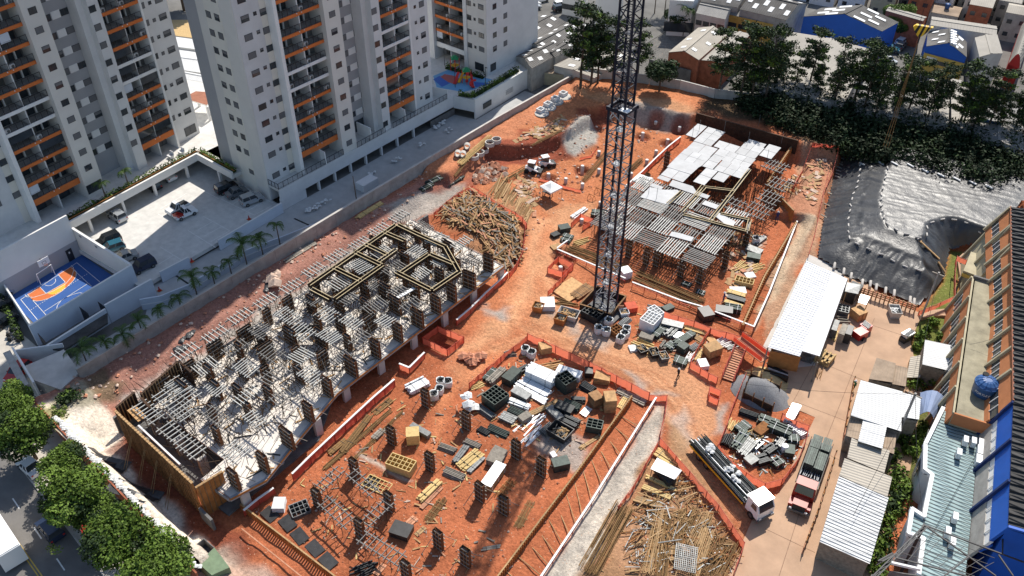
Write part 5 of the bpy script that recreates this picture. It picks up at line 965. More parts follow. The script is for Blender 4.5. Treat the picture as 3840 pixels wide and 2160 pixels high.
for row in(('cage',20,740,110,660,2.6,1.3,'steel_dark','long dark tray stack with pale grid top beside the crane pit','cage crate'),('skip',372,680,470,670,1.2,.9,'white_metal','small open white rimmed bin beside the crane pit','skip'),('tubes',372,800,474,715,1.2,.6,'steel_grey','grey tube bundle between the crane and the footpath','tube bundle'),('cage',285,900,375,850,1.5,.9,'rust','rusty wire cage between the bulk bags','cage crate'),('cage',665,860,762,752,2.1,1.9,'plastic_white','large white open container with grille, nearest of two','container'),('cage',730,730,810,690,2.0,1.6,'plastic_white','white open container with grille behind the larger one','container'),('box',852,785,1084,838,1.2,.9,'steel_grey','long grey lidded pack along the orange net','pack'),('box',600,925,748,970,1.1,.8,'timber_grey','long olive roll crate in front of the white containers','crate'),('beams',760,935,872,832,1.1,.7,'steel_green','green beam bundle right of the white containers','beam stack'),('beams',905,930,995,835,1.4,.8,'steel_grey','grey green panel stack in the middle of the store','beam stack'),('planks',1010,950,1060,885,1.2,.5,'alu','white mesh pack in the middle of the store','plank stack'),('beams',1000,1030,1200,895,1.1,.8,'steel_green','longest green beam bundle of the store','beam stack'),('planks',1105,815,1375,890,.9,.35,'timber_yellow','long yellow timbers under the orange net','plank stack'),('planks',1215,905,1325,970,1.1,.3,'timber','short tan timbers beside the long green bundle','plank stack'),('fan',545,985,760,1075,1.8,.5,'timber_yellow','tangle of yellow props at the front of the store','prop pile'),('skip',580,1100,665,1070,1.4,.7,'ply_black','black tub of clamps at the front left of the store','tub'),('skip',715,1130,810,1115,1.5,.8,'ply_black','black tub of clamps at the front middle of the store','tub'),('skip',820,1180,910,1165,1.5,.9,'steel_grey','grey mesh crate of clamps at the front of the store','crate'),('beams',850,1060,905,990,1.0,.5,'timber_grey','grey timbers behind the black tubs','beam stack'),('beams',915,1065,990,1005,1.2,.6,'steel_green','green beams behind the grey mesh crate','beam stack'),('box',1050,1105,1115,1055,1.2,1.2,'steel_green','upright green pack left of the white planks','pack'),('fan',1130,1195,1225,1095,1.0,.3,'white_metal','white planks at the right of the store','plank pile'),('tubes',1172,1070,1260,1005,1.2,.5,'steel_grey','grey props bundle beside the long green bundle','tube bundle'),('beams',990,1190,1130,1240,1.3,.7,'steel_green','dark green beams at the near corner above the worker','beam stack'),('fan',700,585,860,610,.9,.3,'steel_grey','grey sheets behind the net, left','plank pile'),('box',870,630,968,590,1.0,.6,'steel_green','green pack behind the net in the middle','pack'),('box',1345,1130,1490,1080,1.6,1.4,'ply','big tan wooden crate beside the stair','crate'),('ply',1260,1255,1360,1245,1.5,.8,'plastic_white','two white packs near the stair enclosure fence','pack'),('ply',1380,980,1450,950,1.4,.3,'ply','tan boards in the stair enclosure','plywood stack'),('fan',1500,1010,1590,960,1.7,.3,'render_white','pale boards spread in the stair enclosure','plank pile'),('fan',1600,1050,1700,1010,1.5,.25,'steel_grey','grey boards by the stair','plank pile'),('planks',1240,1190,1320,1060,.6,.3,'timber_yellow','narrow yellow pallets along the enclosure fence','plank stack'),('box',1278,720,1400,690,2.0,1.4,'ply_black','open black box under the white rail','crate'),('box',1450,655,1640,680,1.4,1.2,'ply_black','charcoal lidded box at the front of the right block','crate'),('beams',1560,610,1740,640,1.2,1.0,'steel_green','green beam stack at the front right of the right block','beam stack'),('planks',1560,520,1760,590,.8,.4,'timber_yellow','yellow and black timbers right of the second worker','plank stack'),('planks',1600,470,1790,530,.9,.5,'steel_dark','dark bars right of the second worker','plank stack'),('planks',1590,410,1790,470,.9,.5,'timber_yellow','yellow timbers under the white sheet','plank stack'),('ply',1620,400,1800,400,1.4,.35,'paper_white','white sheet spread on the timber row right of the block','sheet'),('cage',1680,290,1880,340,1.3,.8,'timber_yellow','long yellow timber trough right of the right block','trough'),('fan',1680,170,1800,80,1.6,.3,'timber_yellow','loose yellow poles right of the right block','pole pile'),('ply',480,1060,560,1050,1.2,.3,'bag_white','white sheet at the left front corner of the store','sheet'),('box',440,620,555,600,1.4,.9,'net','orange net covered box beside the crane pit','box'),('ply',385,240,485,215,1.6,1.3,'plastic_white','white topped box between the guard rails','box'),):S(row[0],Z_,*row[1:7],row[7],row[8],row[9],G2)
for x,y,l_ in((245,775,'white bulk bag beside the crane pit, uppermost'),(130,865,'white bulk bag left of three by the crane'),(222,890,'white bulk bag of the crane group, with black scrap, centre'),(447,870,'white bulk bag with yellow clamps by the path'),(425,925,'white bulk bag right of the wire cage'),(378,975,'white bulk bag lowest by the path')):bag(O(Z_,x,y),l_,'white bulk bags')
Z_=t12;
for row in(('skip',160,885,235,905,1.4,1.1,'form_orange','orange tipping bin holding black props, left of two','tipping bin'),('skip',325,975,405,1000,1.5,1.2,'form_orange','empty orange tipping bin, right of two','tipping bin'),('ply',215,865,320,860,2.2,.9,'plastic_white','white slab on a pallet between the orange bins','pallet'),('skip',350,925,500,965,1.9,1.0,'concrete_pale','pale skip full of timber scraps beside the crane pit','skip'),('ply',360,790,520,690,3.6,.25,'ply','wide tan board platform left of the crane pit','platform'),('planks',470,800,590,715,1.8,.4,'ply_old','brown boards on the platform at the crane pit','plank stack'),('fan',330,830,480,860,1.3,.35,'rust_gold','rusty bars in front of the tan platform','bar pile'),('box',355,300,430,285,1.3,.9,'steel_green','dark green crate in the road, largest of four','crate'),('beams',300,345,350,325,1.1,.6,'steel_dark','black bundle in the road, leftmost of four','beam stack'),('beams',385,335,460,355,.9,.5,'steel_green','green bundle in the road, upper right of four','beam stack'),('beams',365,365,440,385,.9,.5,'steel_green','green bundle in the road, lowest of four','beam stack'),('ply',300,430,365,410,1.2,.3,'ply','tan round edged board in the road below the green bundles','board'),('fan',470,400,580,360,1.2,.4,'timber_yellow','yellow timbers left of the crane mast','plank pile'),('beams',455,200,560,130,1.0,.35,'white_metal','bright white beam above the red pile pit','beam stack'),('beams',600,170,700,180,2.0,.7,'steel_green','green bundle left of the crane, near the block corner','beam stack'),('beams',1280,690,1350,715,.9,.4,'steel_green','small green bundle under the front of the right block','beam stack'),('beams',1390,755,1455,775,.9,.4,'steel_green','small green bundle right of the rebar cage','beam stack'),('beams',1830,400,1900,350,1.1,.6,'steel_grey','grey bundle at the right edge of the right pit','beam stack'),('box',1770,430,1880,470,1.4,.5,'steel_grey','flat grey pack at the right edge of the right pit','pack'),('box',1770,500,1870,515,1.3,.8,'steel_green','green pack at the right edge of the right pit','pack'),('fan',1790,600,1890,560,1.4,.35,'timber_yellow','yellow and green boards at the right edge of the pit','plank pile'),('ply',1760,640,1830,630,1.3,.3,'render_lgrey','pale slab at the right edge of the right pit','slab'),('planks',345,725,420,680,.6,.25,'steel_grey','long grey board leaning inside the red net at the platform','plank stack'),):S(row[0],Z_,*row[1:7],row[7],row[8],row[9],'loose material round the crane')
bag(O(Z_,1835,385),'white bulk bag at the right edge of the right pit','white bulk bags')
Z_=t21;G3='material in the lower pit'
for row in(('box',1140,430,1235,425,1.5,1.7,'timber_yellow','tall yellow box with grey lid in the pit','crate'),('box',1175,330,1310,405,.7,.7,'steel_grey','long grey board on edge behind the yellow box','board'),('cage',1010,605,1190,670,1.7,1.2,'timber_yellow','yellow timber frame of open cells in the pit','timber frame'),('tubes',1385,470,1505,515,1.1,.6,'timber_grey','grey pole bundle right of the long board','pole bundle'),('tubes',1575,430,1690,480,1.0,.5,'timber_grey','grey pole bundle behind the yellow bar rows','pole bundle'),('planks',1500,600,1590,480,.8,.5,'steel_grey','dark grey beam left of the yellow bars','beam'),('planks',1545,640,1690,520,1.6,.4,'timber_yellow','rows of yellow bars right of the dark beam','plank stack'),('planks',1610,670,1720,560,.6,.35,'steel_grey','grey and yellow bars nearest the grey pole pack','beam'),('tubes',1425,660,1570,715,1.4,.6,'timber_grey','wide grey pole bundle in front of the yellow bars','pole bundle'),('box',1755,575,1860,610,1.4,.9,'timber_grey','olive slatted crate, nearer of two','crate'),('box',1790,520,1880,560,1.1,.9,'timber_grey','olive slatted crate, farther of two','crate'),('box',1735,805,1850,640,1.3,1.1,'timber','tan trough carrying long grey beams','trough','alu'),('planks',1235,880,1385,745,1.0,.5,'timber_yellow','bundle of long yellow timbers in the pit centre','plank stack'),('planks',1245,945,1400,780,.6,.2,'plank_red','pinkish boards beside the long yellow timbers','plank stack'),('box',1030,1100,1170,1150,1.7,.9,'ply_black','big charcoal lidded box in the pit','box'),('planks',1205,1145,1275,1085,.6,.15,'timber','tan board right of the charcoal box','board'),('planks',1125,1075,1205,1010,.9,.15,'plank_red','pinkish board behind the charcoal box','board'),('tubes',1680,340,1760,380,1.1,.4,'steel_dark','loose dark bars near the yard track','bar pile'),('tubes',1755,330,1900,390,1.3,.5,'steel_green','dark bundle beyond the loose dark bars','tube bundle'),('cage',265,980,400,930,1.8,.5,'steel_grey','grey steel grid crate near the black sheets','cage crate'),('ply',135,930,225,930,1.6,.9,'render_lgrey','stack of pale tiles at the pit entrance net','slab stack'),('planks',655,520,860,240,.9,.35,'rust_gold','brown board pile along the red fence','plank stack'),('planks',555,530,680,425,.8,.3,'rust_gold','short brown board pile along the red fence','plank stack'),('planks',885,230,1020,125,1.0,.3,'rust_gold','brown boards at the far end of the red fence','plank stack'),('planks',890,420,960,350,.9,.35,'timber_grey','grey brown board pack near the first pit column','plank stack'),('fan',740,1440,900,1370,1.4,.4,'steel_dark','dark scrap boards at the bottom of the pit','plank pile'),('planks',900,1445,965,1360,.8,.15,'plank_red','pinkish board at the bottom of the pit','board'),('planks',1705,1250,1845,1225,.5,.15,'timber_grey','grey offcuts at the lower right of the pit','board'),('planks',1740,1360,1895,1230,.18,.12,'timber_yellow','single long yellow pole at the lower right of the pit','pole'),('planks',310,1225,570,1090,.18,.12,'timber_yellow','single long yellow pole across the black sheets','pole'),):S(row[0],Z_,*row[1:7],row[7],row[8],row[9],G3,row[10]if len(row)>10 else None)
Z_=t21
S('beams',Z_,1150,60,1290,-10,1.7,.7,'white_metal','bundle of white beams on the track beside the bags','beam stack')
for x,y,l_ in((1345,110,'white bulk bag nearest the pit on the track'),(1385,70,'white bulk bag second by the white beams'),(1395,10,'white bulk bag third by the white beams'),(1450,15,'white bulk bag farthest along the track')):bag(O(Z_,x,y),l_,'white bulk bags')
t=th('white_sheet','crumpled white sheets hung over a pit column','sheet',O(Z_,1590,200));mb=MB()
for k in range(9):mb.rock((WM[t].translation.x+random.uniform(-.9,.9),WM[t].translation.y+random.uniform(-.5,1.2),random.uniform(.3,2.0)),random.uniform(.5,.8),flat=.6)
mb.build('sheet','bag_white',t)
for(x,y,x2,y2,w_,l_)in((465,800,630,650,1.2,'joist ladder nearest the red fence, left'),(715,665,900,830,1.2,'joist ladder behind the yellow slatted frame'),(510,880,710,1060,1.5,'joist ladder in front of the left columns'),(810,1070,1000,890,1.3,'joist ladder leading to the column by the black box'),(800,1150,1095,1335,1.5,'long white joist ladder at the front of the pit')):
 a,b=Z_(x,y,2.3),Z_(x2,y2,2.3);c=(a+b)/2;joists(l_,c,(b-a).length,w_,math.atan2((b-a).y,(b-a).x),None,2.2,'joist ladders in the lower pit',jm='joist',wide=.07)
S('cage',Z_,830,730,1000,800,1.7,.3,'timber_yellow','flat yellow slatted frame beside the joist ladder','timber frame',G3)
def rebar(label,fn,a,b,wd,n=12,m='rust_gold',ties=4,ht=.12,group='bundles of rusty bars'):
 p,q=O(fn,*a),O(fn,*b);t=th('rebar_bundle',label,'rebar bundle',(p+q)/2,group=group);x,y,z,L=frame(p,q);
 for k in range(n):o=y*(-wd/2+wd*(k+.5)/n+random.uniform(-.04,.04))+Vector((0,0,.06+random.uniform(0,ht)));sg(t,'bar',p+o-x*random.uniform(0,.4),q+o+x*random.uniform(0,.4)+y*random.uniform(-.12,.12),.055,.055,m)
 for k in range(ties):c=p.lerp(q,(k+.5)/ties);sg(t,'skid',c-y*(wd*.65)+Vector((0,0,.03)),c+y*(wd*.65)+Vector((0,0,.03)),.1,.08,'timber')
 return t
rebar('rusty bars fanned on the pit floor right of the pinkish boards',t21,(1300,1030),(1410,880),1.0,10)
rebar('rusty bars on the pit floor beside the plank wall',t22,(45,1080),(140,900),.9,10)
rebar('rusty bars on the pit floor near the grey beam trough',t21,(1830,850),(1932,740),1.0,9,'rust')
rebar('brown bars along the red fence of the pit, longest row',t21,(520,640),(1010,210),.7,9,'rust_gold',8)
rebar('brown bars along the red fence of the pit, outer row',t21,(720,590),(1100,220),.6,7,'rust_gold',6)
rebar('long rusty bar bed in front of the right block, right part',t12,(940,640),(1420,850),2.6,30,'rust_gold',5,.5)
rebar('long rusty bar bed in front of the right block, left part',t12,(430,440),(870,610),2.2,26,'rust_gold',5,.5)
rebar('rusty bars lying beside the pile heads, crane side',t02,(540,1370),(710,1170),1.0,12,'rust_gold',3,.4)
rebar('rusty bars left of the small white loader',t02,(-60,1370),(110,1275),1.1,12,'rust_gold',3,.4)
rebar('rusty bars beside the pile row next to the net',t02,(870,1310),(975,1215),.9,12,'rust_gold',3,.5)
rebar('rusty bars on the ledge beside the grey slope',t02,(150,1100),(390,980),.7,8,'rust_gold',2)
rebar('yellow bars by the concrete rings',t01,(1540,1240),(1770,1040),1.1,14,'timber_yellow',3,.4)
rebar('thin bars leaning down the grey bank below the rings',t01,(1500,1330),(1620,1180),.8,12,'rust_gold',2,.3)
# concrete rings, pile heads, manhole discs
def ring(p,label,r=.6,h=.55,m='concrete_pale',rz=None,side=False):
 t=th('concrete_ring',label,'concrete ring',p,group='concrete rings on the ledge');mb=MB();n=16
 prof=[(r*.82,0),(r,0),(r,h),(r*.82,h),(r*.82,0)];v=[(a*math.cos(2*math.pi*i/n),a*math.sin(2*math.pi*i/n),z)for a,z in prof for i in range(n)];f=[(k*n+i,k*n+(i+1)%n,(k+1)*n+(i+1)%n,(k+1)*n+i)for k in range(4)for i in range(n)];mb.add(v,f)
 mt=WM[t]if not side else WM[t]@Matrix.Translation((0,0,r))@Matrix.Rotation(R(90),4,'X')@Matrix.Rotation(.6,4,'Y');mb.build('ring',m,t,mtx=mt);return t
for x,y,l_,s in((1645,1185,'concrete ring nearest the rubble, largest of the row',1.15),(1690,1165,'concrete ring second in the row, half hidden',1.1),(1725,1140,'concrete ring third in the row',1.0),(1765,1095,'tall concrete ring fourth in the row',1.15),(1815,1075,'concrete ring fifth, farthest along the row',1.15)):ring(O(t01,x,y),l_,.75*s,.7)
for x,y,l_ in((1525,1170,'grey ring lying on its side near the wall, left'),(1565,1175,'white ring lying on its side near the bars'),(1595,1115,'ring lying on its side behind the others')):ring(O(t01,x,y),l_,.55,.8,side=True)
for i,p in enumerate(PILES):
 l_=('beside the far cut','by the far left corner of the right block','in a round pit below the grey slope','left of the right block rail','beside a timber by the rail','near the white canopy rail','beside the orange net','in the largest round pit','front of the largest pit','by the white loader','in the orange net strip','at the strip end','beside the canopy','near the left corner of the block','in the red net by the white beam','in the square red net pit')[i]
 t=th('pile_head',f'round concrete pile head {l_}','pile',(p.x,p.y,gz(p.x,p.y)),group='round concrete pile heads');sg(t,'shaft',(p.x,p.y,gz(p.x,p.y)-.3),(p.x,p.y,.95),.62,.62,'concrete_pale',kind='cyl');sg(t,'cap',(p.x,p.y,.95),(p.x,p.y,.99),.52,.52,'render_white',kind='cyl')
for i,(x,y)in enumerate(((395,735),(335,775),(280,815),(225,860))):
 p=O(t02,x,y);t=th('manhole_slab',f'round pale concrete slab with square shaft, {ORD[i]} from the far corner','manhole slab',p,group='round manhole slabs');sg(t,'disc',p-Vector((0,0,.2)),p+Vector((0,0,.22)),2.7,2.7,'concrete_pale',kind='cyl')
 for a,b,c,d in((-.55,0,.2,1.3),(.55,0,.2,1.3),(0,-.55,.9,.2),(0,.55,.9,.2)):bx(t,'shaft_block',(p.x-.5+a,p.y+.3+b,p.z+.5),(c,d,.7),'render_lgrey')
 # canopies
def canopy(label,fn,pts,z):
 c=[fn(*p,z)for p in pts];ctr=sum(c,Vector())/4;t=th('canopy_tent',label,'canopy',(ctr.x,ctr.y,gz(ctr.x,ctr.y)),group='white canopy tents');mb=MB();k=4;apex=ctr+Vector((0,0,.75))
 for i in range(4):
  a,b=c[i],c[(i+1)%4];m0=a.lerp(apex,.45)-Vector((0,0,.08));m1=b.lerp(apex,.45)-Vector((0,0,.08));mb.quad(a,b,m1,m0);mb.add([m0,m1,apex],[(0,1,2)]);mb.quad(a-Vector((0,0,.25)),b-Vector((0,0,.25)),b,a)
  sg(t,'leg',(a.x+(ctr.x-a.x)*.04,a.y+(ctr.y-a.y)*.04,gz(a.x,a.y)),(a.x+(ctr.x-a.x)*.04,a.y+(ctr.y-a.y)*.04,z),.06,.06,'steel_grey')
 mb.build('fabric','paper_white',t);return t
canopy('white canopy tent standing in the middle of the orange track',zlt,((655,235),(725,200),(802,242),(725,280)),2.3)
canopy('white canopy tent beside the plated deck of the right block',zrb,((200,360),(242,322),(318,345),(275,385)),2.6)
t=th('work_table','dark table under the white canopy tent on the track','table',O(zlt,705,300));bx(t,'top',WM[t].translation+Vector((0,0,.85)),(1.6,1.0,.08),'steel_dark');[bx(t,'leg',WM[t].translation+Vector((a,b,.4)),(.08,.08,.85),'steel_dark')for a in(-.7,.7)for b in(-.4,.4)]
for i,(x,y)in enumerate(((570,245),(608,285),(985,320),(1030,280),(650,330))):
 p=O(zlt,x,y);t=th('trestle',f'rusty bar bending trestle on the track, {("left of the canopy","second left of the canopy","right of the canopy","second right of the canopy","just under the canopy")[i]}','trestle',p,group='rusty trestles')
 for s in(-.5,.5):sg(t,'leg',p+Vector((s-.3,0,0)),p+Vector((s,0,.9)),.06,.06,'rust');sg(t,'leg',p+Vector((s+.3,.3,0)),p+Vector((s,0,.9)),.06,.06,'rust')
 sg(t,'bar',p+Vector((-.6,0,.9)),p+Vector((.6,0,.9)),.08,.08,'rust')
 # nets, rails
def og(fn,*pts):return[O(fn,*p)for p in pts]
for lab,fn,pts,kw in(('orange net round the timber heap, left side',zlt,((-20,440),(60,370),(140,310),(225,268)),{}),('orange net round the timber heap, far right side',zlt,((225,268),(300,320),(400,385),(500,440),(545,470),(572,510)),{}),('orange net round the timber heap, curved track side',zlt,((565,500),(558,590),(545,690),(505,770),(460,825)),{}),('orange net with white rail beside the corner ladder bays',t11,((1900,650),(1850,700),(1740,800),(1620,920),(1515,1010)),dict(rail='white_paint')),('short orange net at the heap corner beside the ladders',t11,((1755,570),(1840,600),(1900,650)),{}),('square orange net box round the red pile pit by the left block',t11,((1260,1145),(1375,1060),(1570,1140),(1445,1240),(1260,1145)),dict(h=1.2)),('short orange net by the dark skip near the left block',t11,((1085,1340),(1160,1370),(1275,1255)),dict(rail='white_paint')),('red net fence with white rail between the left block and the pit',t21,((285,735),(420,600),(600,430),(760,280),(900,150),(1050,20)),dict(rail='white_paint',h=1.3,m='net_red')),('short red net with white rail at the street end of the pit',t21,((-80,1000),(30,910),(145,830)),dict(rail='white_paint',m='net_red')),('orange net along the crane road with dark posts',zmid,((330,60),(420,95),(490,130),(575,170),(680,220),(750,255),(835,300),(920,345),(1020,395)),dict(h=1.4)),('orange net down the track side of the fenced yard',zmid,((330,60),(250,125),(180,180),(100,245),(0,330)),{}),('orange net corner at the white rail end by the road',t22,((1030,125),(1165,130),(1150,260),(1115,400)),{}),('orange net along the sprayed slope top above the rebar yard',zb,((575,60),(500,190),(430,320),(340,440)),{}),('orange net along the truck road beside the rebar yard',zb,((585,40),(680,150),(760,240),(860,360),(930,440),(1010,560),(1080,660),(1060,720),(1020,830)),dict(h=1.2)),('orange net behind the material store beside the crane',zr,((690,640),(850,690),(1030,750),(1210,805),(1390,880)),dict(h=1.1)),('orange net along the enclosure beside the stair',zr,((1390,880),(1330,960),(1240,1110),(1170,1230)),{}),('orange net at the near end of the stair enclosure',zr,((1165,1265),(1280,1340),(1370,1400),(1470,1449)),dict(h=1.2)),('orange net along the footbridge to the shed',zr,((1395,890),(1570,930),(1750,980)),dict(h=1.1)),('square orange net round the pile pit by the crane road',zlt,((705,790),(775,720),(865,765),(800,819),(705,790)),{}),('orange net from the pile pit towards the tan platform',t12,((460,590),(380,680),(270,790)),{}),('red net round the pile beside the white beam',zlt,((855,505),(915,445),(995,480),(930,520)),{}),('loose orange net along the pile row near the canopy',t02,((205,1365),(300,1390),(420,1430),(520,1455)),dict(posts=False,h=.5)),('loose orange net heap near the pile heads',t02,((510,1210),(600,1190),(640,1130)),dict(posts=False,h=.5)),('orange net with white rail along the crane side of the right block',zrb,((155,425),(250,340),(330,260),(400,195),(470,140)),dict(rail='white_paint')),('small orange net box beside the truck road',zy,((100,390),(170,420),(155,480),(95,450),(100,390)),{}),('orange net round the green stack yard, track side',zy,((330,310),(250,500),(200,650),(150,770),(215,860),(330,950)),dict(h=1.2)),('orange net round the green stack yard, concrete yard side',zy,((560,570),(650,620),(730,650),(715,720),(660,860),(560,990),(450,1020),(330,950)),dict(h=1.2)),('orange net along the plastic mound by the shed',t13,((300,500),(350,330),(385,170),(420,0),(450,-120)),dict(h=.9)),('red net round the shaded platform behind the shed',t03,((180,1449),(260,1300),(330,1110),(530,1135),(480,1330),(430,1449)),dict(h=.9,m='net_red')),):net_fence(lab,og(fn,*pts),**{**dict(h=1.05),**kw})
for lab,fn,pts in(('white rail between the rebar beds and the crane path, left piece',t12,((340,470),(480,530),(640,600),(850,690))),('white rail between the rebar bed and the store, long piece',t12,((905,720),(1090,790),(1260,855),(1430,905))),('white rail stub above the square net pit',t12,((340,460),(415,405)))):
 rail_fence(lab,og(fn,*pts),1.0)
a,b=t12(1725,1180,1.7),t12(1625,1420,.1);sw=1.5;t=th('site_stair','red timber stair climbing from the road to the shed footbridge','stair',b)
x_,y_,z_,L=frame(Vector((b.x,b.y,0)),Vector((a.x,a.y,0)))
for k in range(14):
 c=b.lerp(a,(k+.5)/14);sg(t,'tread',Vector((c.x,c.y,.1+1.6*(k+.5)/14))-y_*(-sw/2)*-1,Vector((c.x,c.y,.1+1.6*(k+.5)/14))+y_*(-sw/2)*-1+y_*0,.30,.05,'plank_red')if False else sg(t,'tread',Vector((c.x,c.y,.15+1.6*(k+.5)/14))-y_*(sw/2),Vector((c.x,c.y,.15+1.6*(k+.5)/14))+y_*(sw/2),.34,.05,'plank_red')
for s in(-1,1):
 o=y_*(s*sw/2);sg(t,'stringer',b+o+Vector((0,0,.0)),a+o,.08,.28,'mast_red');sg(t,'handrail',b+o+Vector((0,0,1.0)),a+o+Vector((0,0,1.0)),.08,.08,'mast_red')
 for k in range(5):c=b.lerp(a,k/4)+o;sg(t,'baluster',c,c+Vector((0,0,1.0)),.07,.07,'mast_red')
fb=th('footbridge','orange netted footbridge between the stair and the white roofed shed','footbridge',a)
c0,c1=t12(1700,1110,1.7),t13(-20,1265,1.7);sg(fb,'deck',c0,c1+Vector((0,0,-.1)),1.6,.12,'plank_red')
x_,y_,_,_=frame(c0,c1)
for s in(-1,1):
 for h in(.45,.95):sg(fb,'net_panel' if h<.5 else 'handrail',c0+y_*(s*.8)+Vector((0,0,h)),c1+y_*(s*.8)+Vector((0,0,h)),.04,.7 if h<.5 else .08,'net' if h<.5 else 'mast_red')
for f in(0,.33,.66,1):c=c0.lerp(c1,f);sg(fb,'trestle_leg',Vector((c.x,c.y,gz(c.x,c.y)-.3)),c,.12,.12,'mast_red')
# heaps, boulders, scattered timber
HEAP=P(zlt,(20,430),(180,300),(230,290),(300,350),(500,470),(545,560),(520,700),(440,790),(330,740),(300,610),(60,500))
debris('timber_heap',HEAP,950,['ply_old','rust_gold','timber','ply','plank_red','timber_grey'],(.6,3.4),ang=R(100)+math.pi/2*.55,spread=.75,lay=.12,stackz=.7,label='wide heap of broken boards',cat=None,w_=(.1,.3))
debris('log_pile',P(zlt,(350,270),(430,240),(620,420),(580,450)),60,['rust_gold','ply_old','timber'],(3.5,6),ang=R(112),spread=.07,lay=.03,w_=(.16,.26))
debris('plank_litter',[P(t21,(300,760),(640,560),(1080,60),(1500,120),(1900,250),(1932,1449),(560,1449)),P(zmid,(20,330),(330,80),(900,330),(740,640),(420,760)),P(zr,(560,560),(1390,880),(1320,1200),(900,1230),(500,1100))],170,['timber','timber_yellow','ply','plank_red','rock_pale','timber_grey'],(.2,1.3),w_=(.06,.2))
debris('ply_offcuts',[P(t02,(0,1160),(180,1050),(400,960),(380,1080),(60,1140)),P(t12,(1620,300),(1932,330),(1750,760),(1580,800)),P(t13,(120,-40),(250,-160),(420,-200),(340,140)),P(zlt,(480,170),(640,220),(620,460),(560,420))],70,['ply','timber','rock_pale','plank_red'],(.5,2.0),w_=(.3,.9))
rocks('rubble',P(zlt,(240,150),(330,90),(460,130),(440,190),(330,240),(240,220)),240,['rock','rock_pale','rock'],(.15,.75))
rocks('clods',P(at,(1050,1000),(1330,850),(1500,960),(1590,1000),(1280,1449),(820,1449),(610,1260)),700,['rock','rock_pale','rock'],(.04,.2))
rocks('clods',P(at,(100,1010),(300,1040),(610,830),(1000,560),(1100,440),(950,500),(560,760)),500,['rock','rock_pale'],(.06,.35))
rocks('clods',P(at,(1270,700),(1380,560),(1560,420),(1700,350),(1560,300),(1300,330),(1340,560)),500,['rock','rock_pale'],(.06,.3))
p=O(t11,1640,1265);mb=MB();random.seed(3);[mb.rock((p.x+random.uniform(-1.2,1.2),p.y+random.uniform(-.9,.9),random.uniform(0,.5)),random.uniform(.5,.9))for _ in range(12)];tag(mb.build('spoil_heap','rock'),'reddish heap of earth clods on the track','spoil heap')
p=O(zg,1330,1050);mb=MB();[mb.rock((p.x+random.uniform(-.8,.8),p.y+random.uniform(-1.3,1.3),p.z+random.uniform(.2,.6)),random.uniform(.6,1.1))for _ in range(7)];tag(mb.build('boulder','rock_pale'),'big pale boulder on the shaded bank below the wall','boulder')
for i,(fn,x,y,x2,y2)in enumerate(((zg,1205,1180,1250,1060),(t10,1370,1130,1470,1060),(t10,1340,1190,1400,1170))):
 p,q=O(fn,x,y),O(fn,x2,y2);mb=MB();[mb.rock(p.lerp(q,k/6)+Vector((random.uniform(-.2,.2),0,.15)),random.uniform(.3,.55),flat=.4)for k in range(7)];tag(mb.build('plastic_sheet','film'),('crumpled black plastic beside the pale boulder on the bank','long strip of black plastic on the shaded bank','folded black plastic at the street end of the bank')[i],'plastic sheet')
for i,(fn,a,b)in enumerate(((zg,(1430,850),(1760,650)),(t11,(770,200),(950,90)),(t11,(300,460),(450,390)))):S('planks',fn,*a,*b,.9,.35,'timber_grey' if i!=1 else 'timber_yellow',('pale boards lying on the bank below the tall palm','yellow boards at the bank foot near the white rubble','weathered boards on the bank beside the ladder bays')[i],'plank stack','boards on the bank')
for i,(x,y,x2,y2)in enumerate(((1290,1395,1400,1330),(1450,1390,1560,1340),(1240,1440,1330,1400))):S('beams',t01,x,y,x2,y2,1.0,.5,'steel_green',('green bundle on the grey bank, middle','green bundle on the grey bank, farthest','green bundle on the grey bank, nearest the wall')[i],'beam stack','bundles on the grey bank')
for i,(fn,x,y)in enumerate(((t01,880,1320),(t01,1060,1220),(t01,1255,1100),(t01,1455,990),(t01,1410,940),(t11,480,110),(t01,1360,968))):
 p=fn(x,y,0.02);t=th('rubble_bags',('pile of white rubble bags on the driveway','white bags at the second bay','white bags at the third bay','white bags at the fifth bay','small white bags at the far bay','largest pile of white rubble bags by the podium foot','pair of white bags near the far bays')[i],'rubble bags',p,group='white rubble bags');mb=MB()
 for _ in range(26 if i==5 else 9):mb.rock((p.x+random.uniform(-.5,.5),p.y+random.uniform(-1.6,1.6)*(1.6 if i==5 else .5),.25+random.uniform(0,.3)),random.uniform(.18,.34))
 mb.build('bags','bag_white',t)
bx(th('white_tank_house','low white concrete box on the driveway beside the wall','box',(-98,84,0)),'body',t01(800,1410,.6)+Vector((0,1.2,0)),(2.0,3.4,1.5),'render_lgrey')
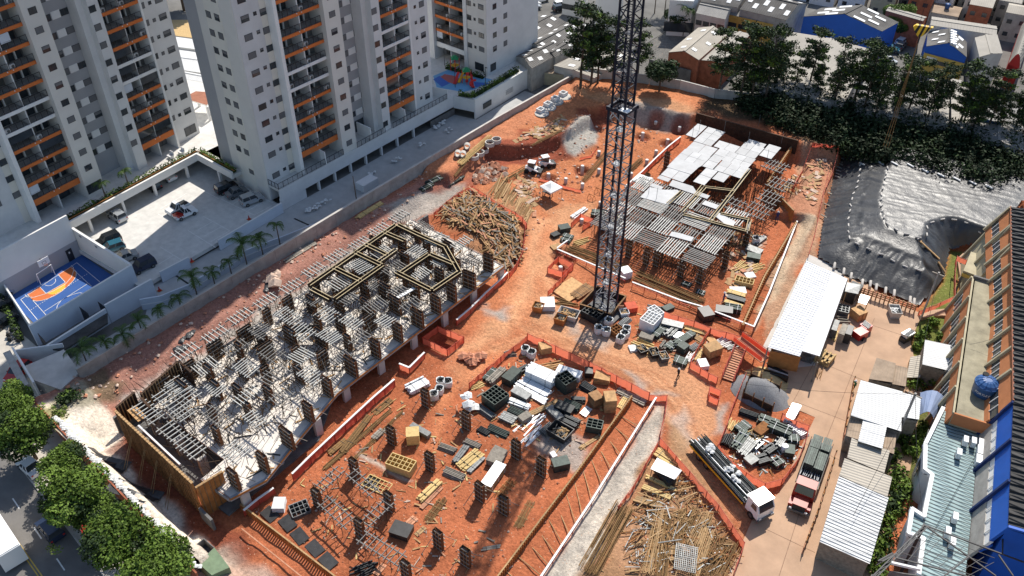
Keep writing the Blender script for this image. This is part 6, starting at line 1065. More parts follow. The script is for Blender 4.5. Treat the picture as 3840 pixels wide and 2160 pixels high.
# roofs and sheds
def sheet_roof(parent,name,a,b,c,d,m,th_=.06,over=0.0):
 """thin roof sheet with its own frame: local x runs a to b, so the ribs follow the sheet"""
 a,b,c,d=map(Vector,(a,b,c,d));x=(b-a).normalized();n=x.cross(d-a).normalized();n=n if n.z>0 else-n;y=n.cross(x)
 Mx=Matrix.Translation(a)@Matrix((x,y,n)).transposed().to_4x4();inv=Mx.inverted();pts=[inv@p for p in(a,b,c,d)]
 if(pts[1]-pts[0]).cross(pts[2]-pts[0]).z<0:pts=pts[::-1]
 mb=MB();v=[(p.x,p.y,p.z-th_)for p in pts]+[(p.x,p.y,p.z)for p in pts]
 mb.add(v,[(0,1,5,4),(1,2,6,5),(2,3,7,6),(3,0,4,7),(3,2,1,0),(4,5,6,7)]);o=bpy.data.objects.new(name,mb.mesh(name,m));return place(o,parent,Mx)
def ribs(parent,a,b,c,d,pitch,wd,ht,m,name='roof_rib'):
 """standing ribs as real bars across a roof sheet (from edge a-b to edge d-c)"""
 a,b,c,d=map(Vector,(a,b,c,d));n=max(2,int((b-a).length/pitch));mb=MB();up=Vector((0,0,ht*.5))
 for k in range(n):mb.seg(a.lerp(b,(k+.5)/n)+up,d.lerp(c,(k+.5)/n)+up,wd,ht)
 return tag(mb.build(name,m,parent),kind='stuff')
def gable(name,label,cat,a,b,c,z,dh,wall,roof,sky=0,skym='paper_white',z0=0.0,group=None,wins=None,skip_ab=False,win_m=None,ridge_shift=.5,cap=True):
 """a-b is an eave along the ridge, c is the other eave end next to a"""
 a,b,c=[Vector((p[0],p[1],z))for p in(a,b,c)];d=b+(c-a);t=th(name,label,cat,(a.x,a.y,z0),group=group)
 r0,r1=a.lerp(c,ridge_shift)+Vector((0,0,dh)),b.lerp(d,ridge_shift)+Vector((0,0,dh));ctr=(a+d)/2
 mb=MB();q=[a,b,d,c];ccw=(b-a).cross(c-a).z>0;ring_=[a,b,d,c]if ccw else[a,c,d,b]
 v=[(ctr.x+(p.x-ctr.x)*.985,ctr.y+(p.y-ctr.y)*.985,zz)for zz in(z0-.2,z)for p in ring_];mb.add(v,[(0,1,5,4),(1,2,6,5),(2,3,7,6),(3,0,4,7)])
 if dh>.05:
  R0,R1=[ctr+(p-ctr)*.985 for p in(r0,r1)];R0.z=R1.z=z+dh-.1;A_,B_,C_,D_=[Vector(x)for x in((v[4],v[5],v[7],v[6])if ccw else(v[4],v[7],v[5],v[6]))]
  mb.add([A_,C_,R0,B_,D_,R1],[(0,1,2),(4,3,5)])
 mb.build('wall',wall,t)
 lift=Vector((0,0,.03))
 if dh>.05:
  s1=sheet_roof(t,'roof_slope',a+lift,b+lift,r1+lift,r0+lift,roof);s2=sheet_roof(t,'roof_slope',d+lift,c+lift,r0+lift,r1+lift,roof)
  if cap:sg(t,'ridge_cap',r0+lift*2,r1+lift*2,.5,.1,roof)
  slopes=((a,b,r0,r1),(c,d,r0,r1))
 else:
  sheet_roof(t,'roof_slope',a+lift,b+lift,d+lift,c+lift,roof);slopes=((a,b,c,d),)
 random.seed(int(abs(a.x*31+a.y*17)))
 for(e0,e1,f0,f1)in slopes:
  for k in range(sky):
   f=(k+.5)/sky;u=e0.lerp(e1,f).lerp(f0.lerp(f1,f),.22 if k%2 else .5);w_=e0.lerp(e1,f).lerp(f0.lerp(f1,f),.22+.28 if k%2 else .8)
   sg(t,'skylight',u+Vector((0,0,.09)),w_+Vector((0,0,.09)),.95,.05,skym)
 if wins:
  for(p0,p1,n,h0,ww,hh)in wins:
   P0,P1=q[p0],q[p1];x_,y_,_,_=frame(Vector((P0.x,P0.y,0)),Vector((P1.x,P1.y,0)));out=y_ if y_.dot((P0+P1)/2-ctr)>0 else-y_;rz=math.atan2(out.y,out.x)
   for k in range(n):p=P0.lerp(P1,(k+.5)/n);p=ctr+(p-ctr)*.985+out*.03;window(t,(p.x,p.y,z0+h0),ww,hh,rz,'glass')
 return t
A4,B4,C4,D4=t13(0,1170,4.0),t13(290,520,4.2),t13(600,655,3.8),t13(375,1280,3.6)
sh=th('storage_shed','large shed with bright white metal roof between the right pit and the yard','shed',(A4.x,A4.y,0))
N0,N1=t13(220,1280,3.75),t13(245,1220,3.78)
f_=(N1-A4).dot(D4-A4)/(D4-A4).length_squared;E0=A4.lerp(D4,f_);E1=B4.lerp(C4,f_)
sheet_roof(sh,'roof_sheet',A4,B4,E1,E0,'r_white');g_=.06;sheet_roof(sh,'roof_sheet',E0.lerp(E1,g_),E1,C4,D4.lerp(C4,g_),'r_white')
ribs(sh,A4.lerp(B4,0)+Vector((0,0,.03)),B4+Vector((0,0,.03)),E1+Vector((0,0,.03)),E0+Vector((0,0,.03)),.5,.05,.025,'r_white')
for k in range(5):
 for e in((A4,B4),(D4,C4)):p=e[0].lerp(e[1],k/4);sg(sh,'post',(p.x,p.y,-.1),(p.x,p.y,p.z-.1),.16,.16,'timber_grey')
w0,w1=A4+Vector((.3,.4,0)),E0+Vector((0,.5,0));sg(sh,'end_panel',Vector((w0.x,w0.y,1.9)),Vector((w1.x,w1.y,1.9)),.08,2.6,'form_orange');
for k in range(6):p=A4.lerp(B4,(k+.5)/6)+Vector((.35,0,0));q=A4.lerp(B4,(k+1.4)/6)+Vector((.35,0,0));sg(sh,'side_panel',Vector((p.x,p.y,1.6)),Vector((q.x,q.y,1.6)),.06,3.0,'ply_old')
for k in range(5):sg(th('stored_beam',f'dark beam in the open front rack of the white shed, {ORD[k]} from the left','beam',t13(30,1340),group='beams in the shed rack'),'beam',t13(-10+6*k,1290+20*k,.6+.12*k),t13(150,1370+8*k,.6+.1*k),.18,.16,'steel_dark' if k!=2 else 'alu')
sg(th('front_board','brown panel in front of the shed rack','panel',t13(0,1400)),'panel',t13(-40,1360,.6),t13(150,1420,.6),.08,1.2,'form_brown')
rn=th('rack_box','black stacked boxes in the dark bay under the white shed roof','boxes',t13(270,1260,.1));[bx(rn,'box',t13(250+25*k,1262+7*k,.5)+Vector((0,.6,0)),(.9,.7,.9),'steel_grey')for k in range(3)]
for row in(('box',600,765,680,800,1.5,1.9,'steel_dark','black tank crate beside the shed, farthest','tank'),('box',560,800,650,840,1.4,2.0,'ply_black','black tall crate beside the shed, second','crate'),('cage',520,905,600,925,1.6,1.0,'steel_grey','grey pallet of fittings beside the shed','pallet'),('fan',515,975,600,985,1.6,.5,'timber_grey','mixed scrap boards beside the shed','scrap pile'),('box',640,965,705,940,1.6,1.5,'ply','tan open booth with white goods beside the shed','booth'),('box',475,1110,500,1035,.7,1.7,'steel_grey','tall grey panel pack beside the shed, left of three','panel pack'),('box',530,1150,560,1075,.7,1.9,'timber_grey','tall grey panel pack beside the shed, middle of three','panel pack'),('box',580,1150,605,1085,.7,1.9,'ply_black','tall dark panel pack beside the shed, right of three','panel pack'),('planks',492,1130,515,1060,.5,.4,'timber_yellow','yellow boards between the tall panel packs','plank stack'),('planks',395,1310,450,1245,2.0,1.1,'sand','tan slatted pallet stack on the yard by the shed','pallet stack'),('fan',375,1410,400,1350,.8,.5,'ply_old','small brown timber pile by the pallet stack','plank pile'),('skip',905,930,985,935,2.0,1.3,'concrete_pale','pale skip full of white tubes by the mound edge','skip','paper_white'),):S(row[0],t13,*row[1:7],row[7],row[8],row[9],'yard stores beside the shed',row[10]if len(row)>10 else None)
mc=th('compressor','red machine with slatted red cover on the yard','machine',O(t13,685,1100));p=WM[mc].translation;bx(mc,'body',p+Vector((0,0,.75)),(1.3,1.7,1.0),'paint_red',rz=R(-20));bx(mc,'hood',p+Vector((.1,1.6,.75)),(1.2,1.3,1.1),'paint_red',rz=R(-20));[bx(mc,'cover_slat',p+Vector((.1+.0*k,1.2+.22*k,1.36)),(1.15,.12,.08),'steel_grey',rz=R(-20))for k in range(5)];[bx(mc,'wheel',p+Vector((s*.65,-.3,.3)),(.2,.6,.6),'rubber')for s in(-1,1)]
tr_=th('tool_trolley','grey covered trolley with pipes at the yard edge','trolley',O(t13,1030,1130));p=WM[tr_].translation;bx(tr_,'body',p+Vector((0,.3,.5)),(.9,1.9,.9),'ply_black',rz=R(-18));bx(tr_,'top_tray',p+Vector((0,.4,1.2)),(1.0,1.7,.4),'alu',rz=R(-18));[sg(tr_,'pipe',p+Vector((-.3+.15*k,-.6,1.45)),p+Vector((.1+.15*k,1.3,1.45)),.1,.1,'steel_grey',kind='rod')for k in range(4)]
for nm,lab,cat,c,r_,h_,m_ in(('sand_heap','yellow sand heap in the timber bay under the shed rack','sand heap',(470,320),2.4,1.2,'sand'),('gravel_heap','dark grey gravel heap with a peaked top in the timber bay','gravel heap',(430,400),3.0,2.0,'gravel_grey')):
 p=O(zy,*c);p.z=-.05;mb=MB();n=22;prof=[(1.25,0),(1.0,.22),(.7,.55),(.35,.85),(.1,1.0)]
 v=[(p.x+r_*a*math.cos(2*math.pi*i/n)*random.uniform(.92,1.08),p.y+r_*.8*a*math.sin(2*math.pi*i/n)*random.uniform(.92,1.08),p.z+h_*z)for a,z in prof for i in range(n)]
 f=[(k*n+i,k*n+(i+1)%n,(k+1)*n+(i+1)%n,(k+1)*n+i)for k in range(4)for i in range(n)]+[tuple(range(4*n,5*n))];mb.add(v,f);tag(mb.build(nm,m_,None,True),lab,cat)
for i,(a,b)in enumerate((((310,440),(360,310)),((360,320),(545,400)),((310,440),(500,530)))):
 p,q=O(zy,*a),O(zy,*b);t=th('bay_wall',('timber plank wall left of the gravel heap','timber plank wall between sand and gravel','timber plank wall in front of the gravel heap')[i],'plank wall',p,group='gravel bay walls')
 for k in range(4):sg(t,'plank',p+Vector((0,0,.2+.33*k)),q+Vector((0,0,.2+.33*k)),.08,.3,'form_brown')
 for k in range(4):c=p.lerp(q,k/3);sg(t,'post',c,c+Vector((0,0,2.0)),.12,.12,'rust')
for row in(('tubes',295,520,410,560,1.2,.7,'steel_dark','long dark tube bundle under the gravel wall','tube bundle'),('beams',415,575,540,615,1.3,.8,'steel_green','long green beam stack in front of the grey sand','beam stack'),('fan',235,640,265,580,1.3,.4,'timber_yellow','yellow beams at the left of the green stack yard','plank pile'),('beams',280,655,345,610,1.4,.7,'steel_green','green mesh stack beside the yellow beams','beam stack'),('box',400,680,465,625,1.2,.9,'rust','rusty dark bin in the green stack yard','bin'),('beams',480,625,620,680,1.4,1.1,'steel_green','longest green box beams in the green stack yard','beam stack'),('tubes',610,640,655,625,1.6,.8,'alu','silver tube ends, left of two by the yard net','tube bundle'),('tubes',665,670,712,650,1.6,.8,'alu','silver tube ends, right of two by the yard net','tube bundle'),('beams',600,710,670,720,1.3,.9,'steel_green','green pack below the silver tube ends','beam stack'),('tubes',200,740,230,680,1.3,1.2,'steel_dark','black upright tubes by the left net','tube bundle'),('beams',260,770,330,670,1.2,1.0,'steel_green','tall green beam stack left of the light green pair','beam stack'),('beams',300,810,380,720,1.3,.8,'steel_grey','light green beam pair in the stack yard','beam stack'),('skip',355,700,420,670,1.5,.7,'timber_yellow','yellow and black sorting tray in the stack yard','tray'),('beams',380,760,430,715,1.0,.6,'alu','short white tubes in the stack yard','tube bundle'),('beams',525,760,560,705,1.1,.9,'steel_grey','grey pack in the middle of the stack yard','beam stack'),('box',580,780,640,790,1.4,.9,'steel_green','green pack beside the white drum','crate'),('beams',450,790,510,750,1.3,.7,'steel_dark','black scrap beams in the middle of the stack yard','beam stack'),('beams',400,850,470,830,1.3,.8,'steel_dark','dark beam stack in the near part of the stack yard','beam stack'),('beams',500,870,560,840,1.3,.8,'steel_green','green beam stack nearest the red truck','beam stack'),('box',340,860,390,830,1.2,.8,'steel_grey','grey pack at the near net of the stack yard','crate'),('planks',600,600,655,500,1.1,.9,'alu','grey panel stack on the yard outside the net','panel stack'),):S(row[0],zy,*row[1:7],row[7],row[8],row[9],'stacks in the green stack yard')
p=O(zy,578,770);sg(th('drum','white round drum in the green stack yard','drum',p),'body',p,p+Vector((0,0,1.0)),.8,.8,'plastic_white',kind='cyl')
debris('yard_scrap',P(zy,(220,680),(400,600),(700,680),(640,850),(450,960),(230,850)),160,['steel_green','steel_grey','timber','paper_white','rust'],(.2,1.2))
rebar('long rusty bars along the slope edge of the rebar yard',zb,(165,800),(375,420),2.2,40,'rust_gold',5,.9)
for i,(a,b,w_)in enumerate((((520,800),(600,440),1.3),((600,819),(650,470),1.2),((690,700),(720,440),1.0),((760,640),(850,470),1.3),((850,819),(960,600),1.8),((930,819),(1030,640),1.6),((790,819),(880,560),1.2),((560,760),(560,560),1.0),((740,560),(800,440),.9),((820,640),(880,470),.8))):
 rebar('straw coloured bar bundle in the rebar yard, '+('longest on the left','second from the left','under the grey grid','by the bent bars','right group, left','right group, rightmost','right group, nearest','behind the grey grid','short upper one','short upper right one')[i],zb,a,b,w_,16,'rust_gold' if i%3 else 'timber',3,.4)
for i,(a,b,w_,m_,l_)in enumerate((((510,240),(685,320),.5,'timber_yellow','long yellow board on the bench in the rebar yard'),((490,300),(655,365),.7,'timber_yellow','lower yellow boards on the bench in the rebar yard'),((565,85),(690,165),1.6,'timber_yellow','yellow planks near the tip of the rebar yard'),((440,370),(600,410),.9,'timber','tan boards at the left of the rebar bench'),((640,650),(700,660),.6,'timber','tan board beside the grey rebar grid'),((640,685),(690,690),.6,'timber','second tan board beside the grey rebar grid'),((635,725),(680,730),.5,'timber','third tan board beside the grey rebar grid'))):S('planks',zb,*a,*b,w_,.4,m_,l_,'plank stack','boards in the rebar yard')
rc=th('cutting_canopy','silver sheet roof on posts over the bar cutting bench','canopy',O(zb,610,240));sheet_roof(rc,'roof_sheet',zb(535,185,2.2),zb(575,120,2.4),zb(720,195,2.4),zb(680,250,2.1),'alu');[sg(rc,'post',zb(x,y,.5),zb(x,y,2.2),.1,.1,'timber_grey')for x,y in((545,185),(680,245),(715,200))];bx(rc,'bench',zb(620,225,1.2),(2.6,1.2,.7),'steel_dark',rz=R(-20))
rg=th('rebar_grid','grey rebar grid lying on boards in the rebar yard','rebar grid',O(zb,740,730));a,b,c,d=[O(zb,*p)+Vector((0,0,.5))for p in((685,640),(810,670),(795,819),(670,790))]
for k in range(14):sg(rg,'bar',a.lerp(d,k/13),b.lerp(c,k/13),.06,.06,'steel_grey');
for k in range(12):sg(rg,'bar',a.lerp(b,k/11)+Vector((0,0,.05)),d.lerp(c,k/11)+Vector((0,0,.05)),.06,.06,'steel_grey')
debris('rebar_scrap',P(zb,(440,400),(720,240),(900,440),(1060,660),(980,819),(420,819),(380,600)),420,['rust_gold','rust','timber','steel_grey','ply_old'],(.3,2.6),w_=(.04,.12),spread=.8,ang=R(75),stackz=.3)
rocks('spacer_litter',P(zb,(440,420),(700,300),(900,440),(1060,660),(980,819),(320,819)),330,['paper_white','net','timber'],(.05,.11),zoff=.1)
# plastic covered mound
base_l=P(t13,(365,500),(395,300),(425,140),(460,0))+P(t03,(490,1330),(545,1190),(700,1170),(1000,1270),(1400,1370),(1760,1449))+P(t13,(1932,40),(1932,140),(1760,330),(1660,470),(1480,440),(1370,450),(1335,640),(1290,720),(1130,870),(1000,810),(800,715),(600,650),(480,570))
cr1=P(t03,(700,1210),(690,1300),(665,1430),z=2.3)+P(t13,(640,20),(605,200),(612,380),(750,440),(950,530),(1100,590),(1225,625),z=2.3)
cr2=P(t03,(900,1275),(875,1380),z=4.2)+P(t13,(850,40),(860,180),(905,262),(1010,312),(1140,352),z=4.2)
rim=P(t13,(1140,352),(1200,330),(1205,235),(1350,195),(1460,200),(1600,260),(1740,320),z=4.2)
mx0,mx1,my0,my1,st_=-44,-2,107,150,.28
XX,YY=np.meshgrid(np.arange(mx0,mx1,st_),np.arange(my0,my1,st_));tup=lambda l:[(p.x,p.y)for p in l]
bpoly=tup(base_l);d0=pdist(XX,YY,bpoly);ins=inpoly(XX,YY,bpoly);d1=ldist(XX,YY,tup(cr1));d2=ldist(XX,YY,tup(cr2))
top=tup(cr2)+tup(rim)+[(0,140),(0,150),(-34,150)];itop=inpoly(XX,YY,top);mid=tup(cr1)[:-1]+[tup(cr1)[-1]]+tup(cr2)[::-1]+[(-36,146)];imid=inpoly(XX,YY,mid)&~itop
dr_=ldist(XX,YY,tup(cr2)+tup(rim));ZZ=np.where(itop,4.2-.02*dr_,np.where(imid,2.3+1.9*d1/(d1+d2+1e-6),np.minimum(2.3,4.2)*d0/(d0+np.minimum(d1,dr_*.55)+1e-6)*np.where(d1<dr_*.55,1,1.6)))
ZZ=np.where(~itop&~imid,np.minimum(ZZ,np.where(d1<dr_*.55,2.3,4.0)),ZZ)
for _ in range(3):
 p_=np.pad(ZZ,1,'edge');ZZ=(p_[1:-1,1:-1]*2+p_[:-2,1:-1]+p_[2:,1:-1]+p_[1:-1,:-2]+p_[1:-1,2:])/6
def arcpos(line):
 best=np.full(XX.shape,1e9);s=np.zeros_like(XX);acc=0
 for a,b in zip(line[:-1],line[1:]):
  dx,dy=b[0]-a[0],b[1]-a[1];L=math.hypot(dx,dy);t_=np.clip(((XX-a[0])*dx+(YY-a[1])*dy)/(L*L),0,1);dd=np.hypot(XX-a[0]-t_*dx,YY-a[1]-t_*dy);u=dd<best;s=np.where(u,acc+t_*L,s);best=np.minimum(best,dd);acc+=L
 return s
ss=arcpos(tup(cr1));ss2=arcpos(tup(rim));fold=np.where(~itop&(dr_*.6<d1),vnoise(ss2*1.0,YY*.12+5,.42,91),vnoise(ss,d1*.12+3,.42,90));slope=np.where(itop,.25,1.0)
ZZ+=slope*(np.abs(fold)*.36)+fbm(XX,YY,2.2,3,92)*.03+np.abs(vnoise(XX+YY*.6,YY,.8,95))*.05
ii=[(r_,c_)for r_ in range(XX.shape[0]-1)for c_ in range(XX.shape[1]-1)if ins[r_,c_]and ins[r_+1,c_+1]]
mb=MB();idx=-np.ones(XX.shape,int)
vv=[];ff=[]
for r_,c_ in ii:
 q=[]
 for(u,v)in((r_,c_),(r_,c_+1),(r_+1,c_+1),(r_+1,c_)):
  if idx[u,v]<0:idx[u,v]=len(vv);vv.append((XX[u,v],YY[u,v],ZZ[u,v]))
  q.append(int(idx[u,v]))
 ff.append(tuple(q))
mb.add(vv,ff);tag(mb.build('plastic_cover','film',None,True),'big wrinkled black plastic cover over the stepped earth mound','plastic cover')
def mz(p):
 c_,r_=int((p.x-mx0)/st_),int((p.y-my0)/st_);return float(ZZ[min(max(r_,0),ZZ.shape[0]-1),min(max(c_,0),ZZ.shape[1]-1)])
def along(line,gap):
 o_=[];carry=0
 for a,b in zip(line[:-1],line[1:]):
  L=(b-a).length;s=carry
  while s<L:o_.append((a.lerp(b,s/L),(b-a).normalized()));s+=gap
  carry=s-L
 return o_
for line,gap,lab in((cr1,1.9,'short grey pipe on the lower crest of the plastic cover'),(cr2,1.7,'short grey pipe on the upper crest of the plastic cover'),(rim,2.0,'short grey pipe on the bowl rim of the plastic cover')):
 for q_,(p,d)in enumerate(along(line,gap)):
  d=Matrix.Rotation(random.uniform(-.5,.5),3,'Z')@d;z=mz(p)+.16;t=th("weight_pipe",f"{lab}, {ORD[q_]} from the far end",'pipe',(p.x,p.y,z),group='pipes on the plastic cover');sg(t,'pipe',Vector((p.x,p.y,z))-d*.4,Vector((p.x,p.y,z))+d*.4,.24,.24,'concrete_pale',kind='cyl')
for k in range(12):
 p=P(t13,(500,575),(570,620),(625,655),(710,705),(770,715),(815,740),(885,765),(950,785),(1070,835),(1100,850),(1330,420),(1325,490))[k];t=th('edge_pipe',f'grey concrete pipe along the near edge of the black plastic, {ORD[k]} from the shed','pipe',(p.x,p.y,.3),group='pipes at the plastic edge');sg(t,'pipe',p+Vector((-.3,.7,.5)),p+Vector((.1,-.5,.3)),.4,.4,'concrete_pale',kind='cyl')
ld=th('earth_ladder','dark timber ladder climbing the plastic cover','ladder',t13(1120,500,1));a,b=t13(1118,500,1.5),t13(1142,362,4.1);x_,y_,_,_=frame(a,b)
for s in(-1,1):sg(ld,'rail',a+y_*s*.45,b+y_*s*.45,.1,.1,'timber_grey')
for k in range(10):c=a.lerp(b,(k+.5)/10);sg(ld,'rung',c-y_*.45,c+y_*.45,.16,.07,'timber')
for i,(a,b)in enumerate((((1105,500),(1270,565)),((1270,565),(1335,625)))):p,q=t13(*a,1.0),t13(*b,.5);p.z=mz(p)+.25;q.z=mz(q)+.25;sg(th('edge_board',('timber board at the ladder foot on the plastic','timber board at the right toe of the plastic')[i],'board',p,group='boards on the plastic'),'board',p,q,.3,.15,'timber')
for k in range(10):
 p=t03(560-5*k,1215+26*k)if k<7 else t13(450-12*(k-7),20+90*(k-7));p.z=mz(p)+.15;t=th('edge_plank',f'grey plank on the left edge of the plastic cover, {ORD[k]} from the trees','board',p,group='planks at the plastic edge');bx(t,'plank',p,(1.6,.25,.1),'timber_grey',rz=R(random.uniform(-15,15)))
for k in range(9):
 p=t03(*((720,1215),(940,1280),(1060,1292),(1170,1330),(1290,1362),(1410,1392),(1530,1420),(850,1240),(1650,1449))[k],3.2);p.z=mz(p)+.2;bx(th('edge_plank',f'pale plank along the shaded far edge of the plastic cover, {ORD[k]} from the left','board',p,group='pale planks at the far plastic edge'),'plank',p,(1.3,.3,.15),'render_lgrey',rz=R(-18))
rk=th('timber_rack','brown timber retaining rack along the near toe of the plastic cover','timber rack',t13(900,800));a,b=t13(690,750,.6),t13(1110,890,.6)
for k in range(3):sg(rk,'rail',a+Vector((0,0,.35*k)),b+Vector((0,0,.35*k)),.12,.16,'plank_red')
for k in range(14):c=a.lerp(b,k/13);sg(rk,'post',c-Vector((0,0,.6)),c+Vector((0,0,.9)),.16,.16,'timber')
tp_=th('grey_awning','grey sheet awnings on posts between the shed and the plastic mound','awning',t13(640,720));sheet_roof(tp_,'sheet',t13(590,680,2.6),t13(700,700,2.6),t13(680,770,2.3),t13(580,750,2.4),'steel_grey');sheet_roof(tp_,'sheet',t13(700,770,2.2),t13(770,790,2.3),t13(740,850,2.1),t13(680,830,2.0),'alu');[sg(tp_,'post',Vector((p.x,p.y,0)),p,.1,.1,'timber')for p in(t13(590,755,2.3),t13(690,775,2.2),t13(765,795,2.2))]
fn_=t13
net_fence('red ramp rail beside the grass strip, lower part',[t13(1130,935,.8),t13(1290,870,1.0),t13(1400,820,1.2)],h=.9,m='net',group='red ramp rails');net_fence('red ramp rail beside the grass strip, upper part',[t13(1400,820,1.2),t13(1400,640,1.6),t13(1415,520,1.8),t13(1490,550,1.8)],h=.9,m='net',group='red ramp rails')
rp=MB();rp.prism([tuple(p[:2])for p in P(t13,(1130,920),(1330,900),(1430,830),(1450,700),(1420,520),(1500,450),(1560,600),(1540,720),(1440,960),(1300,950),(1150,970))][::-1],-.1,.5);rp.build('ramp','peach_yard',kind='structure')
def bush(name,label,p,r,h,mats,n=220,size=.16,cat='shrub',group=None):
 t=th(name,label,cat,p,group=group);mb=MB();
 for k in range(5):a=random.uniform(0,6.28);leafcloud(mb,(p[0]+math.cos(a)*r*.4,p[1]+math.sin(a)*r*.4,p[2]+h*random.uniform(.4,.7)),(r*.6,r*.6,h*.45),n//5,size,mi=random.randrange(len(mats)))
 mb.build('foliage',mats,t);mb=MB();[mb.rod((p[0],p[1],p[2]-.1),(p[0]+random.uniform(-.3,.3)*r,p[1]+random.uniform(-.3,.3)*r,p[2]+h*.6),.05,.02,5)for _ in range(3)];mb.build('stems','bark',t);return t
for i,(x,y)in enumerate(((1240,1000),(1200,1060),(1140,1100),(1140,1165),(1300,1120),(1110,1190))):bush('garden_shrub',('largest leafy shrub on the lawn strip','small shrub by the pole shadow','broad leafy shrub at the lawn edge','low shrub near the white roof','shrub beside the orange building','shrub at the lower lawn corner')[i],O(t13,x,y),.9 if i%2==0 else .7,1.1,['leaf_green','leaf_bright'],260,.2,group='shrubs on the lawn strip')
for i,(x,y)in enumerate(((1100,30),(1260,10),(1020,430),(1120,420),(950,570),(1070,520),(960,700),(930,760),(930,900),(1010,880),(950,960),(880,1040),(900,1150),(860,1260),(840,1340),(800,1420),(1160,360),(1000,800))):bush('wild_shrub',f'wild bush in the green gap beside the teal roof, {ORD[i]} along the gap',O(t23,x,y),1.2 if i%3 else 1.6,1.3,['leaf_green','leaf_dark','leaf_bright'],340,.2,group='bushes in the green gap')
# shacks on the right of the yard
def shack(label,fn,corners,z,m,dz=.3,wall='timber_grey',group='metal roofed shacks',pitch=None):
 a,b,c,d=[fn(*p,z)for p in corners];c.z+=dz;d.z+=dz;t=th('shack',label,'shack',(a.x,a.y,0),group=group);sheet_roof(t,'roof_sheet',a,b,c,d,m)
 for p,q in((a,b),(b,c),(c,d),(d,a)):
  p2,q2=p.lerp((a+c)/2,.06),q.lerp((a+c)/2,.06);h=min(p.z,q.z)-.15;sg(t,'wall_panel',Vector((p2.x,p2.y,h/2)),Vector((q2.x,q2.y,h/2)),.08,h,wall)
 if pitch:ribs(t,a+Vector((0,0,.03)),b+Vector((0,0,.03)),c+Vector((0,0,.03)),d+Vector((0,0,.03)),pitch,.07,.05,m)
 return t
shack('white roofed shack with the longest roof, nearest the viewer',t23,((390,1190),(535,695),(905,872),(762,1370)),3.2,'r_white_x',pitch=.45)
shack('dull cream strip of roof joined behind the longest white roof',t23,((538,688),(578,560),(932,715),(895,865)),3.25,'r_tan')
shack('beige roofed shack between the white shacks',t23,((598,555),(632,405),(915,515),(872,685)),2.9,'r_tan')
shack('white roof strip running down from the large white roof',t23,((680,430),(735,200),(905,270),(858,500)),3.4,'r_white_x')
shack('largest white roof beside the yard fence, upper left part',t23,((625,235),(700,-30),(1010,70),(1000,370)),3.5,'r_white_x')
shack('white roof with square end next to the blue awning',t23,((945,240),(1000,60),(1148,112),(1135,280)),3.6,'r_white_x')
shack('old brown roof patch left of the white strip',t23,((590,390),(625,235),(708,265),(685,435)),2.8,'r_old')
shack('old brown roof patch right of the white strip',t23,((865,500),(888,345),(968,375),(945,540)),2.8,'r_old')
shack('square white roofed lean-to beside the orange building',t13,((1165,1300),(1185,1115),(1395,1172),(1380,1365)),3.2,'r_white_x')
shack('old tan roof with a pale strip near the lawn, left half',t13,((762,1410),(820,1250),(960,1305),(935,1449)),2.8,'r_old');shack('old tan roof with a dark patch near the lawn, right half',t13,((938,1449),(962,1305),(1050,1340),(1035,1480)),2.8,'r_old')
shack('pinkish fenced platform beside the square lean-to',t13,((1045,1400),(1075,1245),(1165,1240),(1145,1410)),1.0,'r_tan',wall='timber')
aw=th('blue_awning','curved pale blue awning between the white roof and the teal roofed building','awning',t23(1230,150));a,b,c,d=t23(1140,235,3.0),t23(1150,65,3.0),t23(1340,110,3.0),t23(1250,258,3.0);prev=None;D('awning_blue',(.22,.28,.42),.7,.1,.6)
for k in range(5):
 f0,f1=k/5,(k+1)/5;h0,h1=.9*math.sin(f0*math.pi),.9*math.sin(f1*math.pi);sheet_roof(aw,'fabric',a.lerp(d,f0)+Vector((0,0,h0)),a.lerp(d,f1)+Vector((0,0,h1)),b.lerp(c,f1)+Vector((0,0,h1)),b.lerp(c,f0)+Vector((0,0,h0)),'awning_blue',.04)
[sg(aw,'post',Vector((p.x,p.y,0)),p,.1,.1,'steel_grey')for p in(a,b,c,d)]
yf=th('yard_fence','low timber and mesh fence between the yard and the white shacks','fence',t23(560,450));
for a_,b_ in(((640,0),(560,440)),((500,560),(380,950)),((380,950),(250,1290))):
 p,q=O(t23,*a_),O(t23,*b_);n=7
 for k in range(n):u,v=p.lerp(q,k/n),p.lerp(q,(k+1)/n);sg(yf,'board',u.lerp(v,.04)+Vector((0,0,.7)),u.lerp(v,.96)+Vector((0,0,.7)),.06,1.2,'form_orange' if k%2 else 'plank_red');sg(yf,'post',u,u+Vector((0,0,1.5)),.12,.12,'timber')
 # orange building with roof terrace, blue tank, dark roof
L1=[Vector((-10.3,111.8,0)),Vector((-4.2,85.0,0))];U1=[Vector((-10.6,125.5,0)),Vector((-3.9,104.0,0)),Vector((-.9,91.5,0)),Vector((.6,86.2,0))]
rb=th('orange_building','long orange and cream building with sloping fins, mossy flat roof and dark upper roof','building',(-5,100,0))
mb=MB();mb.prism([(-10.3,111.8),(-4.2,85.0),(.4,86.0),(-.9,91.5),(-6.4,112.2)],0,6.9,mi=0,top=1);mb.build('lower_block',['wall_ochre','moss_roof'],rb)
mb=MB();mb.prism([(-10.6,125.5),(-3.9,104.0),(-.9,91.5),(.6,86.2),(30,93),(22,130)],0,10.8,mi=0,top=1);mb.build('upper_block',['wall_ochre','tar_roof'],rb)
sg(rb,'front_band',(-4.1,84.9,6.3),(.3,85.9,6.3),.2,1.7,'wall_orange');sg(rb,'parapet',(-10.3,111.8,7.0),(-6.4,112.3,7.0),.3,.7,'concrete_dark');sg(rb,'parapet',(-10.25,111.6,6.95),(-4.2,85.0,6.95),.22,.25,'wall_ochre')
